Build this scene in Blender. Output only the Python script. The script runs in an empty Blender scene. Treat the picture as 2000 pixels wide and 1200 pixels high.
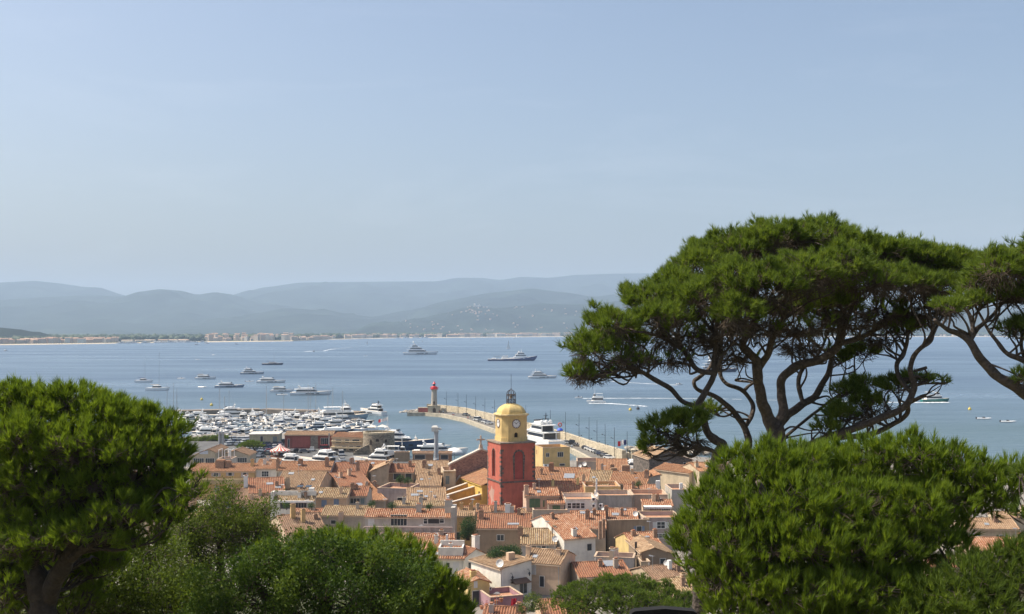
import bpy, math, random
import numpy as np
from mathutils import Vector, Matrix, noise as mnoise

# ---------------------------------------------------------------- camera, sky, sun, exposure
scene = bpy.context.scene
COL = scene.collection
F = 2200.0                      # focal length in pixels of the 2000 px wide photograph
CAM_H = 45.0
PITCH = math.atan(42.0 / F)
cam_data = bpy.data.cameras.new("camera")
cam_data.sensor_width = 36.0
cam_data.lens = 36.0 * F / 2000.0
cam_data.clip_start = 0.3
cam_data.clip_end = 80000.0
cam = bpy.data.objects.new("camera", cam_data)
COL.objects.link(cam)
cam.location = (0, 0, CAM_H)
cam.rotation_euler = (math.pi / 2 + PITCH, 0, 0)
scene.camera = cam

SUN_EL = math.radians(54)
SUN_A = math.radians(9)        # how far beyond the left-hand perpendicular the sun stands
sun_dir = Vector((-math.cos(SUN_A) * math.cos(SUN_EL), math.sin(SUN_A) * math.cos(SUN_EL), math.sin(SUN_EL)))
sd = bpy.data.lights.new("sun", 'SUN')
sd.energy = 5.0
sd.angle = math.radians(0.55)
sd.color = (1.0, 0.91, 0.76)
sun = bpy.data.objects.new("sun", sd)
COL.objects.link(sun)
sun.rotation_euler = sun_dir.to_track_quat('Z', 'Y').to_euler()

world = bpy.data.worlds.new("World")
scene.world = world
world.use_nodes = True
wn = world.node_tree
bg = wn.nodes['Background']
sky = wn.nodes.new('ShaderNodeTexSky')
sky.sky_type = 'NISHITA'
sky.sun_disc = False
sky.sun_elevation = SUN_EL
sky.sun_rotation = math.radians(270) + SUN_A
sky.altitude = 50
sky.air_density = 1.0
sky.dust_density = 4.2
sky.ozone_density = 1.2
_tc = wn.nodes.new('ShaderNodeTexCoord'); _mp = wn.nodes.new('ShaderNodeMapping'); _mp.inputs['Scale'].default_value = (2.2, 2.2, 11.0); _mp.inputs['Rotation'].default_value = (0.05, 0.12, 0.4)
wn.links.new(_tc.outputs['Generated'], _mp.inputs['Vector'])
_cn = wn.nodes.new('ShaderNodeTexNoise'); _cn.inputs['Scale'].default_value = 1.6; _cn.inputs['Detail'].default_value = 9.0; _cn.inputs['Roughness'].default_value = 0.62; _cn.inputs['Distortion'].default_value = 0.5
wn.links.new(_mp.outputs[0], _cn.inputs['Vector'])
_cr = wn.nodes.new('ShaderNodeValToRGB'); _cr.color_ramp.elements[0].position = 0.52; _cr.color_ramp.elements[1].position = 0.80; _cr.color_ramp.elements[0].color = (0, 0, 0, 1); _cr.color_ramp.elements[1].color = (0.09, 0.09, 0.09, 1)
wn.links.new(_cn.outputs[0], _cr.inputs[0])
_mx = wn.nodes.new('ShaderNodeMix'); _mx.data_type = 'RGBA'; _mx.inputs[7].default_value = (7.5, 7.6, 7.8, 1)     # thin high cloud
wn.links.new(_cr.outputs[0], _mx.inputs[0]); wn.links.new(sky.outputs[0], _mx.inputs[6]); wn.links.new(_mx.outputs[2], bg.inputs['Color'])
bg.inputs['Strength'].default_value = 0.132

scene.view_settings.view_transform = 'Standard'
scene.view_settings.look = 'None'
scene.view_settings.exposure = 0.30
scene.view_settings.gamma = 1.0
scene.view_settings.use_curve_mapping = False
cy = scene.cycles
cy.max_bounces = 6
cy.diffuse_bounces = 3
cy.glossy_bounces = 3
cy.transmission_bounces = 3
cy.transparent_max_bounces = 8
cy.volume_bounces = 1
cy.use_denoising = True
try:
    cy.denoiser = 'OPENIMAGEDENOISE'
except Exception:
    pass

rng = random.Random(7)
nrg = np.random.default_rng(11)

# ---------------------------------------------------------------- helpers
_cp, _sp = math.cos(PITCH), math.sin(PITCH)
def ray(px, py):
    a, b = (px - 1000) / F, (600 - py) / F
    return Vector((a, _cp - b * _sp, _sp + b * _cp))
def P(px, py, D):               # the point at distance D along the view that the photo shows at (px, py)
    r = ray(px, py)
    return Vector((0, 0, CAM_H)) + r * (D / r.y)
def G(px, py, z=0.0):           # the point of height z that the photo shows at (px, py)
    r = ray(px, py)
    return Vector((0, 0, CAM_H)) + r * ((z - CAM_H) / r.z)

ORD = ['first', 'second', 'third', 'fourth', 'fifth', 'sixth', 'seventh', 'eighth', 'ninth', 'tenth', 'eleventh',
       'twelfth', 'thirteenth', 'fourteenth', 'fifteenth', 'sixteenth', 'seventeenth', 'eighteenth', 'nineteenth', 'twentieth',
       'twenty-first', 'twenty-second', 'twenty-third', 'twenty-fourth', 'twenty-fifth']

def tag(o, label=None, cat=None, group=None, kind=None):
    if label: o['label'] = label
    if cat: o['category'] = cat
    if group: o['group'] = group
    if kind: o['kind'] = kind
    return o

def empty(name, loc, rz=0.0, label=None, cat=None, group=None):
    o = bpy.data.objects.new(name, None)
    o.empty_display_size = 0.5
    COL.objects.link(o)
    o.location = loc
    o.rotation_euler = (0, 0, rz)
    return tag(o, label, cat, group)

def copy_tree(o, parent=None):
    c = o.copy()
    COL.objects.link(c)
    c.parent = parent
    for ch in list(o.children):
        copy_tree(ch, c)
    return c

class MB:
    def __init__(s):
        s.v, s.f, s.m, s.uv = [], [], [], []
    def poly(s, pts, mat=0, uv=None):
        b = len(s.v)
        s.v += [tuple(p) for p in pts]
        s.f.append(tuple(range(b, b + len(pts))))
        s.m.append(mat)
        s.uv.append(uv or [(0, 0)] * len(pts))
    def mesh(s, verts, faces, mat=0):
        b = len(s.v)
        s.v += [tuple(p) for p in verts]
        for f in faces:
            s.f.append(tuple(b + i for i in f)); s.m.append(mat); s.uv.append([(0, 0)] * len(f))
    def box(s, x0, y0, z0, x1, y1, z1, mat=0, tx=0.0, ty=0.0):   # tx, ty: how far the top is pulled in
        vs = [(x0, y0, z0), (x1, y0, z0), (x1, y1, z0), (x0, y1, z0),
              (x0 + tx, y0 + ty, z1), (x1 - tx, y0 + ty, z1), (x1 - tx, y1 - ty, z1), (x0 + tx, y1 - ty, z1)]
        s.mesh(vs, [(0, 3, 2, 1), (4, 5, 6, 7), (0, 1, 5, 4), (1, 2, 6, 5), (2, 3, 7, 6), (3, 0, 4, 7)], mat)
    def prism(s, pts, z0, z1, mat=0, top=None):                 # pts: counter-clockwise outline
        n = len(pts); tp = top or pts
        vs = [(p[0], p[1], z0) for p in pts] + [(p[0], p[1], z1) for p in tp]
        s.mesh(vs, [tuple(range(n))[::-1], tuple(range(n, 2 * n))] + [(i, (i + 1) % n, n + (i + 1) % n, n + i) for i in range(n)], mat)
    def sweep(s, pts2, a, b, mat=0):                            # profile of (y, z) pushed along x from a to b
        n = len(pts2)
        vs = [(a, p[0], p[1]) for p in pts2] + [(b, p[0], p[1]) for p in pts2]
        s.mesh(vs, [tuple(range(n))[::-1], tuple(range(n, 2 * n))] + [(i, (i + 1) % n, n + (i + 1) % n, n + i) for i in range(n)], mat)
    def tube(s, pts, rad, n=6, mat=0, cap=True):
        pts = [Vector(p) for p in pts]
        if not hasattr(rad, '__len__'): rad = [rad] * len(pts)
        vs = []; up = Vector((0.31, 0.17, 0.93)).normalized()
        for i, p in enumerate(pts):
            t = (pts[min(i + 1, len(pts) - 1)] - pts[max(i - 1, 0)])
            t = t.normalized() if t.length > 1e-9 else Vector((0, 0, 1))
            x = t.cross(up)
            if x.length < 0.05: x = t.cross(Vector((1, 0, 0)))
            x.normalize(); y = t.cross(x)
            up = x.cross(t) if abs(t.z) < 2 else up
            for k in range(n):
                a = 2 * math.pi * k / n
                vs.append(p + (x * math.cos(a) + y * math.sin(a)) * rad[i])
        fs = []
        for i in range(len(pts) - 1):
            for k in range(n):
                fs.append((i * n + k, i * n + (k + 1) % n, (i + 1) * n + (k + 1) % n, (i + 1) * n + k))
        if cap:
            fs.append(tuple(range(n))[::-1]); fs.append(tuple(range((len(pts) - 1) * n, len(pts) * n)))
        s.mesh(vs, fs, mat)
    def lathe(s, prof, n=16, c=(0, 0, 0), mat=0, ph=0.0):        # prof: (radius, z) from the bottom up
        vs = []
        for r, z in prof:
            for k in range(n):
                a = 2 * math.pi * k / n + ph
                vs.append((c[0] + r * math.cos(a), c[1] + r * math.sin(a), c[2] + z))
        fs = [tuple(range(n))[::-1], tuple(range((len(prof) - 1) * n, len(prof) * n))]
        for i in range(len(prof) - 1):
            for k in range(n):
                fs.append((i * n + k, i * n + (k + 1) % n, (i + 1) * n + (k + 1) % n, (i + 1) * n + k))
        s.mesh(vs, fs, mat)
    def xform(s, M, start=0):
        for i in range(start, len(s.v)):
            s.v[i] = tuple(M @ Vector(s.v[i]))
    def build(s, name, mats, parent=None, loc=None, rz=0.0, smooth=False, **tg):
        me = bpy.data.meshes.new(name)
        me.from_pydata(s.v, [], s.f)
        if not isinstance(mats, (list, tuple)): mats = [mats]
        for m in mats: me.materials.append(m)
        me.polygons.foreach_set('material_index', np.array(s.m, dtype=np.int32))
        if any(any(c != (0, 0) for c in u) for u in s.uv):
            lay = me.uv_layers.new(name='UVMap')
            lay.data.foreach_set('uv', np.array([c for u in s.uv for c in u], dtype=np.float32).ravel())
        if smooth:
            me.polygons.foreach_set('use_smooth', np.ones(len(s.f), dtype=bool))
        me.update()
        o = bpy.data.objects.new(name, me)
        COL.objects.link(o)
        if parent is not None: o.parent = parent
        if loc is not None: o.location = loc
        if rz: o.rotation_euler = (0, 0, rz)
        return tag(o, **tg)

def np_mesh(name, verts, faces, mat, parent=None, attr=None, smooth=False, uv=None, **tg):
    verts = np.asarray(verts, dtype=np.float32); faces = np.asarray(faces, dtype=np.int32)
    M, k = faces.shape
    me = bpy.data.meshes.new(name)
    me.vertices.add(len(verts)); me.vertices.foreach_set('co', verts.ravel())
    me.loops.add(M * k); me.loops.foreach_set('vertex_index', faces.ravel())
    me.polygons.add(M); me.polygons.foreach_set('loop_start', np.arange(M, dtype=np.int32) * k)
    me.update(calc_edges=True)
    if smooth: me.polygons.foreach_set('use_smooth', np.ones(M, dtype=bool))
    if attr is not None:
        a = me.attributes.new('tint', 'FLOAT', 'POINT'); a.data.foreach_set('value', np.asarray(attr, dtype=np.float32))
    for m in (mat if isinstance(mat, (list, tuple)) else [mat]): me.materials.append(m)
    o = bpy.data.objects.new(name, me); COL.objects.link(o)
    if parent is not None: o.parent = parent
    return tag(o, **tg)

# ---------------------------------------------------------------- materials
_mats = {}
def nodes_of(m):
    m.use_nodes = True
    return m.node_tree, m.node_tree.nodes, m.node_tree.links, m.node_tree.nodes['Principled BSDF']
def N(nt, kind, **kw):
    n = nt.nodes.new(kind)
    for k, v in kw.items():
        if k in n.inputs.keys(): n.inputs[k].default_value = v
        else: setattr(n, k, v)
    return n
def ramp(nt, stops):
    r = nt.nodes.new('ShaderNodeValToRGB')
    e = r.color_ramp.elements
    while len(e) < len(stops): e.new(0.5)
    for x, (p, c) in zip(e, stops):
        x.position = p; x.color = (*c, 1) if len(c) == 3 else c
    return r
def mix(nt, fac, a, b, mode='MIX'):
    m = nt.nodes.new('ShaderNodeMix'); m.data_type = 'RGBA'; m.blend_type = mode
    for i, v in ((0, fac), (6, a), (7, b)):
        if hasattr(v, 'links') or isinstance(v, bpy.types.NodeSocket): nt.links.new(v, m.inputs[i])
        elif i == 0: m.inputs[0].default_value = v
        else: m.inputs[i].default_value = (*v, 1)
    return m.outputs[2]
def scl(c, k): return tuple(min(1, x * k) for x in c)

def plain(name, c, rough=0.5, metal=0.0, var=0.12, scale=2.0, coat=0.0):
    key = ('plain', name)
    if key in _mats: return _mats[key]
    m = bpy.data.materials.new(name); nt, nd, lk, b = nodes_of(m)
    tc = nd.new('ShaderNodeTexCoord')
    no = N(nt, 'ShaderNodeTexNoise', Scale=scale, Detail=4.0)
    lk.new(tc.outputs['Object'], no.inputs['Vector'])
    r = ramp(nt, [(0.3, scl(c, 1 - var)), (0.7, scl(c, 1 + var))])
    lk.new(no.outputs[0], r.inputs[0]); lk.new(r.outputs[0], b.inputs['Base Color'])
    b.inputs['Roughness'].default_value = rough; b.inputs['Metallic'].default_value = metal
    b.inputs['Coat Weight'].default_value = coat
    _mats[key] = m
    return m

def plaster(c, dirt=0.35):
    key = ('plaster', c, dirt)
    if key in _mats: return _mats[key]
    m = bpy.data.materials.new('plaster'); nt, nd, lk, b = nodes_of(m)
    tc = nd.new('ShaderNodeTexCoord')
    n1 = N(nt, 'ShaderNodeTexNoise', Scale=0.55, Detail=6.0, Roughness=0.62)
    lk.new(tc.outputs['Object'], n1.inputs['Vector'])
    mp = N(nt, 'ShaderNodeMapping'); mp.inputs['Scale'].default_value = (2.2, 2.2, 0.22)
    lk.new(tc.outputs['Object'], mp.inputs['Vector'])
    n2 = N(nt, 'ShaderNodeTexNoise', Scale=1.0, Detail=5.0, Roughness=0.7)
    lk.new(mp.outputs[0], n2.inputs['Vector'])
    r1 = ramp(nt, [(0.32, scl(c, 0.78)), (0.52, c), (0.75, scl(c, 1.14))])
    lk.new(n1.outputs[0], r1.inputs[0])
    r2 = ramp(nt, [(0.45, (0, 0, 0)), (0.75, (1, 1, 1))])
    lk.new(n2.outputs[0], r2.inputs[0])
    ml = nt.nodes.new('ShaderNodeMath'); ml.operation = 'MULTIPLY'; ml.inputs[1].default_value = dirt
    lk.new(r2.outputs[0], ml.inputs[0])
    col = mix(nt, ml.outputs[0], r1.outputs[0], (c[0] * 0.45 + 0.03, c[1] * 0.42 + 0.03, c[2] * 0.4 + 0.03))
    lk.new(col, b.inputs['Base Color'])
    b.inputs['Roughness'].default_value = 0.92
    bp = N(nt, 'ShaderNodeBump', Strength=0.35, Distance=0.05)
    n3 = N(nt, 'ShaderNodeTexNoise', Scale=7.0, Detail=4.0)
    lk.new(tc.outputs['Object'], n3.inputs['Vector']); lk.new(n3.outputs[0], bp.inputs['Height'])
    lk.new(bp.outputs[0], b.inputs['Normal'])
    _mats[key] = m
    return m

def stone(name, c, scale=1.0, contrast=0.35, mortar=None):
    key = ('stone', name)
    if key in _mats: return _mats[key]
    m = bpy.data.materials.new(name); nt, nd, lk, b = nodes_of(m)
    tc = nd.new('ShaderNodeTexCoord')
    mp = N(nt, 'ShaderNodeMapping'); mp.inputs['Scale'].default_value = (scale, scale, scale * 1.7)
    lk.new(tc.outputs['Object'], mp.inputs['Vector'])
    vo = N(nt, 'ShaderNodeTexVoronoi', Scale=1.6); lk.new(mp.outputs[0], vo.inputs['Vector'])
    no = N(nt, 'ShaderNodeTexNoise', Scale=3.5, Detail=6.0); lk.new(mp.outputs[0], no.inputs['Vector'])
    sp = nd.new('ShaderNodeSeparateColor'); lk.new(vo.outputs['Color'], sp.inputs[0])
    ad = nd.new('ShaderNodeMath'); ad.operation = 'ADD'; lk.new(sp.outputs[0], ad.inputs[0]); lk.new(no.outputs[0], ad.inputs[1])
    hv = nd.new('ShaderNodeMath'); hv.operation = 'MULTIPLY'; hv.inputs[1].default_value = 0.5; lk.new(ad.outputs[0], hv.inputs[0])
    r = ramp(nt, [(0.2, scl(c, 1 - contrast)), (0.5, c), (0.8, scl(c, 1 + contrast))])
    lk.new(hv.outputs[0], r.inputs[0])
    lk.new(r.outputs[0], b.inputs['Base Color'])
    b.inputs['Roughness'].default_value = 0.95
    bp = N(nt, 'ShaderNodeBump', Strength=0.7, Distance=0.12); lk.new(hv.outputs[0], bp.inputs['Height']); lk.new(bp.outputs[0], b.inputs['Normal'])
    _mats[key] = m
    return m

ROOFS = {'red': [(0.218, 0.082, 0.040), (0.366, 0.146, 0.069), (0.436, 0.210, 0.109), (0.297, 0.115, 0.057)],
         'orange': [(0.262, 0.111, 0.052), (0.419, 0.197, 0.091), (0.524, 0.291, 0.156), (0.349, 0.159, 0.074)],
         'tan': [(0.236, 0.137, 0.074), (0.401, 0.257, 0.144), (0.541, 0.386, 0.243), (0.340, 0.205, 0.112)],
         'straw': [(0.210, 0.124, 0.061), (0.427, 0.304, 0.161), (0.594, 0.471, 0.296), (0.323, 0.197, 0.095)],
         'brown': [(0.166, 0.094, 0.057), (0.297, 0.171, 0.100), (0.375, 0.239, 0.147), (0.236, 0.133, 0.078)],
         'striped': [(0.253, 0.085, 0.036), (0.454, 0.214, 0.100), (0.628, 0.453, 0.312), (0.366, 0.142, 0.065)]}
def tiles(kind):
    key = ('tiles', kind)
    if key in _mats: return _mats[key]
    m = bpy.data.materials.new('roof_tiles_' + kind); nt, nd, lk, b = nodes_of(m)
    uv = nd.new('ShaderNodeUVMap'); uv.uv_map = 'UVMap'
    mp = N(nt, 'ShaderNodeMapping'); mp.inputs['Scale'].default_value = (1 / .40, 1 / .42, 1)
    lk.new(uv.outputs[0], mp.inputs['Vector'])
    fl = nd.new('ShaderNodeVectorMath'); fl.operation = 'FLOOR'; lk.new(mp.outputs[0], fl.inputs[0])
    wh = nd.new('ShaderNodeTexWhiteNoise'); wh.noise_dimensions = '2D'; lk.new(fl.outputs[0], wh.inputs[0])
    cs = ROOFS[kind]
    r = ramp(nt, [(0.0, cs[3]), (0.35, cs[1]), (0.72, cs[2]), (1.0, cs[0])])
    lk.new(wh.outputs[0], r.inputs[0])
    fr = nd.new('ShaderNodeVectorMath'); fr.operation = 'FRACTION'; lk.new(mp.outputs[0], fr.inputs[0])
    sx = nd.new('ShaderNodeSeparateXYZ'); lk.new(fr.outputs[0], sx.inputs[0])
    cv = ramp(nt, [(0.30, (0, 0, 0)), (0.38, (1, 1, 1)), (0.66, (1, 1, 1)), (0.74, (0, 0, 0))]); lk.new(sx.outputs[0], cv.inputs[0])   # lighter cover tiles over channel tiles, with shade in the channels painted darker
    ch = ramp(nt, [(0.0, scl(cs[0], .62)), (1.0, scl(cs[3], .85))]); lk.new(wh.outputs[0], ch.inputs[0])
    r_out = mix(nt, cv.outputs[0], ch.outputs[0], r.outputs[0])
    tc = nd.new('ShaderNodeTexCoord')
    no = N(nt, 'ShaderNodeTexNoise', Scale=0.5, Detail=7.0, Roughness=0.7); lk.new(tc.outputs['Object'], no.inputs['Vector'])
    r2 = ramp(nt, [(0.38, (0, 0, 0)), (0.68, (1, 1, 1))]); lk.new(no.outputs[0], r2.inputs[0])
    ml = nd.new('ShaderNodeMath'); ml.operation = 'MULTIPLY'; ml.inputs[1].default_value = 0.40; lk.new(r2.outputs[0], ml.inputs[0])
    col = mix(nt, ml.outputs[0], r_out, tuple(0.35 * a + 0.65 * t for a, t in zip(cs[0], (.30, .24, .17))))
    lk.new(col, b.inputs['Base Color']); b.inputs['Roughness'].default_value = 0.9
    bp = N(nt, 'ShaderNodeBump', Strength=0.8, Distance=0.05); lk.new(sx.outputs[1], bp.inputs['Height']); lk.new(bp.outputs[0], b.inputs['Normal'])
    _mats[key] = m
    return m

def foliage(name, dark, mid, light, trans=0.3):
    m = bpy.data.materials.new(name); nt, nd, lk, b = nodes_of(m)
    at = nd.new('ShaderNodeAttribute'); at.attribute_name = 'tint'
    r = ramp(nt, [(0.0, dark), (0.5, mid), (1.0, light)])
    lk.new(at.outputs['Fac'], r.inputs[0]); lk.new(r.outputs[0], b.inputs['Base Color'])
    b.inputs['Roughness'].default_value = 0.6
    b.inputs['Specular IOR Level'].default_value = 0.18
    tr = nd.new('ShaderNodeBsdfTranslucent'); hs = N(nt, 'ShaderNodeHueSaturation', Value=1.35, Saturation=1.1, Hue=0.49)
    lk.new(r.outputs[0], hs.inputs['Color']); lk.new(hs.outputs[0], tr.inputs[0])
    ms = nd.new('ShaderNodeMixShader'); ms.inputs[0].default_value = trans
    lk.new(b.outputs[0], ms.inputs[1]); lk.new(tr.outputs[0], ms.inputs[2])
    lk.new(ms.outputs[0], nd['Material Output'].inputs['Surface'])
    return m

def bark(name, c, scale=6.0):
    m = bpy.data.materials.new(name); nt, nd, lk, b = nodes_of(m)
    tc = nd.new('ShaderNodeTexCoord')
    no = N(nt, 'ShaderNodeTexNoise', Scale=scale, Detail=8.0, Roughness=0.7); lk.new(tc.outputs['Object'], no.inputs['Vector'])
    vo = N(nt, 'ShaderNodeTexVoronoi', Scale=scale * 1.5); lk.new(tc.outputs['Object'], vo.inputs['Vector'])
    r = ramp(nt, [(0.3, scl(c, 0.55)), (0.5, c), (0.72, scl(c, 1.7))]); lk.new(no.outputs[0], r.inputs[0])
    lk.new(r.outputs[0], b.inputs['Base Color']); b.inputs['Roughness'].default_value = 0.95
    bp = N(nt, 'ShaderNodeBump', Strength=0.9, Distance=0.04); lk.new(vo.outputs['Distance'], bp.inputs['Height']); lk.new(bp.outputs[0], b.inputs['Normal'])
    return m

GLASS = plain('window_glass', (.035, .045, .055), 0.12, 0, 0.3)
WHITE = plain('white_paint', (.80, .79, .76), 0.45, 0, 0.05)
# ================================================================ the setting: sea, land, hills, haze
def sea_material():
    m = bpy.data.materials.new('sea_water'); nt, nd, lk, b = nodes_of(m)
    tc = nd.new('ShaderNodeTexCoord')
    sx = nd.new('ShaderNodeSeparateXYZ'); lk.new(tc.outputs['Object'], sx.inputs[0])
    mr = N(nt, 'ShaderNodeMapRange'); mr.inputs[1].default_value = 430; mr.inputs[2].default_value = 900
    lk.new(sx.outputs[1], mr.inputs[0])
    depth = ramp(nt, [(0.0, (.085, .135, .145)), (0.3, (.078, .124, .156)), (1.0, (.070, .112, .172))]); lk.new(mr.outputs[0], depth.inputs[0])
    mp = N(nt, 'ShaderNodeMapping'); mp.inputs['Scale'].default_value = (0.0022, 0.0075, 1)
    lk.new(tc.outputs['Object'], mp.inputs['Vector'])
    big = N(nt, 'ShaderNodeTexNoise', Scale=1.0, Detail=6.0, Roughness=0.62); lk.new(mp.outputs[0], big.inputs['Vector'])
    rb = ramp(nt, [(0.38, (0, 0, 0)), (0.64, (1, 1, 1))]); lk.new(big.outputs[0], rb.inputs[0])
    col = mix(nt, rb.outputs[0], depth.outputs[0], (.104, .158, .216))
    lk.new(col, b.inputs['Base Color'])
    rr = N(nt, 'ShaderNodeMapRange'); rr.inputs[3].default_value = 0.42; rr.inputs[4].default_value = 0.26
    lk.new(rb.outputs[0], rr.inputs[0]); lk.new(rr.outputs[0], b.inputs['Roughness'])
    b.inputs['IOR'].default_value = 1.33
    b.inputs['Specular IOR Level'].default_value = 0.36
    mw = N(nt, 'ShaderNodeMapping'); mw.inputs['Scale'].default_value = (0.10, 0.16, 1); mw.inputs['Rotation'].default_value = (0, 0, 0.5)
    lk.new(tc.outputs['Object'], mw.inputs['Vector'])
    w1 = N(nt, 'ShaderNodeTexNoise', Scale=1.0, Detail=7.0, Roughness=0.62); lk.new(mw.outputs[0], w1.inputs['Vector'])
    bp = N(nt, 'ShaderNodeBump', Strength=1.0, Distance=1.6); lk.new(w1.outputs[0], bp.inputs['Height'])
    lk.new(bp.outputs[0], b.inputs['Normal'])
    return m

mb = MB()
mb.poly([(-16000, 230, 0), (16000, 230, 0), (16000, 21000, 0), (-16000, 21000, 0)])
mb.build('sea', sea_material(), kind='structure')

GZ = 1.3
ground_mat = plain('town_ground', (.22, .20, .175), 0.95, 0, 0.25, 0.15)
asphalt = plain('asphalt', (.10, .10, .10), 0.9, 0, 0.25, 0.3)
coast = [G(x, y, GZ) for x, y in ((-500, 870), (300, 862), (420, 846), (560, 846), (650, 852), (690, 862), (700, 878), (768, 893), (800, 898), (905, 902), (945, 905),
                                  (1060, 903), (1113, 900), (1151, 897), (1228, 893), (1290, 884), (1400, 896), (1600, 900), (1800, 899), (2000, 905), (2500, 915))]
mb = MB()
near = [(420, -120), (-420, -120)]
mb.poly([(p.x, p.y, GZ) for p in coast][::-1] + [(-420, -120, GZ), (420, -120, GZ)])
for a, b_ in zip(coast, coast[1:]):
    mb.poly([(a.x, a.y, -2), (b_.x, b_.y, -2), (b_.x, b_.y, GZ), (a.x, a.y, GZ)])
mb.build('ground', ground_mat, kind='structure')

# parking ground on the harbour
mb = MB()
pk = [G(x, y, GZ + .004) for x, y in ((300, 912), (940, 912), (905, 905), (770, 897), (690, 880), (650, 860), (420, 853), (300, 866))]
mb.poly([(p.x, p.y, GZ + .004) for p in pk])
mb.build('car_park', asphalt, kind='structure')

# the hillside under the camera
def slope_z(x, y):
    t = [(-60, 43.4), (0, 43.2), (6, 41.2), (16, 37.2), (40, 28.5), (80, 14), (118, 4.5), (140, 1.0), (175, 0.3)]
    y2 = y + 1.5 * mnoise.noise(Vector((x * 0.03, y * 0.03, 2)))
    for (a, za), (b_, zb) in zip(t, t[1:]):
        if y2 <= b_:
            k = max(0, (y2 - a) / (b_ - a)); return za + (zb - za) * k
    return 0.6
xs = np.linspace(-170, 170, 86); ys = np.linspace(-50, 176, 74)
V = []
for y in ys:
    for x in xs:
        V.append((x, y, slope_z(x, y) + 0.35 * mnoise.noise(Vector((x * .3, y * .3, 0)))))
nx = len(xs)
Fc = [(j * nx + i, j * nx + i + 1, (j + 1) * nx + i + 1, (j + 1) * nx + i) for j in range(len(ys) - 1) for i in range(nx - 1)]
m = bpy.data.materials.new('dry_grass'); nt, nd, lk, b = nodes_of(m)
no = N(nt, 'ShaderNodeTexNoise', Scale=0.35, Detail=8.0); tc = nd.new('ShaderNodeTexCoord'); lk.new(tc.outputs['Object'], no.inputs['Vector'])
r = ramp(nt, [(0.3, (.05, .06, .02)), (0.5, (.12, .11, .05)), (0.7, (.20, .16, .09))]); lk.new(no.outputs[0], r.inputs[0])
lk.new(r.outputs[0], b.inputs['Base Color']); b.inputs['Roughness'].default_value = 1
np_mesh('hillside', V, Fc, m, smooth=True, kind='structure')

scrub = plain('scrub_ground', (.055, .060, .026), 1.0, 0, .5, .5)
for xa, xb, yb in ((-320, -14, 192), (36, 320, 212)):
    mb = MB(); n = 24
    e = [(xa + (xb - xa) * i / n, yb + 8 * mnoise.noise(Vector((i * .7, xa, 0)))) for i in range(n + 1)]
    mb.poly([(xa, 55, GZ + .02), (xb, 55, GZ + .02)] + [(x, y, GZ + .02) for x, y in e[::-1]]); mb.build('scrub_ground', scrub, kind='structure')
# ---- mountains
def forest_mat(name, c, patch):
    m = bpy.data.materials.new(name); nt, nd, lk, b = nodes_of(m)
    tc = nd.new('ShaderNodeTexCoord')
    no = N(nt, 'ShaderNodeTexNoise', Scale=0.0022, Detail=10.0, Roughness=0.7); lk.new(tc.outputs['Object'], no.inputs['Vector'])
    r = ramp(nt, [(0.35, scl(c, .55)), (0.55, c), (0.66, scl(c, 1.5)), (0.72, patch)]); lk.new(no.outputs[0], r.inputs[0])
    lk.new(r.outputs[0], b.inputs['Base Color']); b.inputs['Roughness'].default_value = 1
    b.inputs['Specular IOR Level'].default_value = 0.0
    return m
FOREST = forest_mat('forest_hills', (.030, .042, .034), (.11, .10, .085))

def lerp_prof(prof, x):
    for (a, ya), (b_, yb) in zip(prof, prof[1:]):
        if x <= b_:
            k = (x - a) / (b_ - a); k = k * k * (3 - 2 * k) * 0.5 + k * 0.5
            return ya + (yb - ya) * k
    return prof[-1][1]

def hill_range(name, prof, D, wf, wb, amp, seed, mat=None, step=9, z0=-1.0, rows=26):
    pxs = np.arange(prof[0][0], prof[-1][0] + 1, step)
    xs, zs = [], []
    for q in pxs:
        p = P(q, lerp_prof(prof, q), D); xs.append(p.x); zs.append(p.z)
    V = []; ts = np.concatenate([np.linspace(-1, 0, rows), np.linspace(0, 1, 9)[1:]])
    for t in ts:
        for x, z in zip(xs, zs):
            a = abs(t); y = D + (t * wf if t < 0 else t * wb)
            s = (1 - a) ** 1.25
            w = mnoise.fractal(Vector((x / (amp * 9), y / (amp * 16), seed)), 0.9, 2.1, 5)
            n2 = mnoise.fractal(Vector((x / (amp * 2.2), y / (amp * 2.6), seed + 5)), 0.9, 2.1, 4)
            k = min(1, a * 5) * (1 - a)
            V.append((x + w * amp * .6 * k, y + (amp * 2.5 * w * k), max(z0, z * s + amp * 1.5 * w * k + 0.4 * amp * n2 * min(1, a * 8) * (1 - a) + z0 * a)))
    n = len(xs)
    Fc = [(j * n + i, j * n + i + 1, (j + 1) * n + i + 1, (j + 1) * n + i) for j in range(len(ts) - 1) for i in range(n - 1)]
    return np_mesh(name, V, Fc, mat or FOREST, smooth=True, kind='structure')

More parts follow.
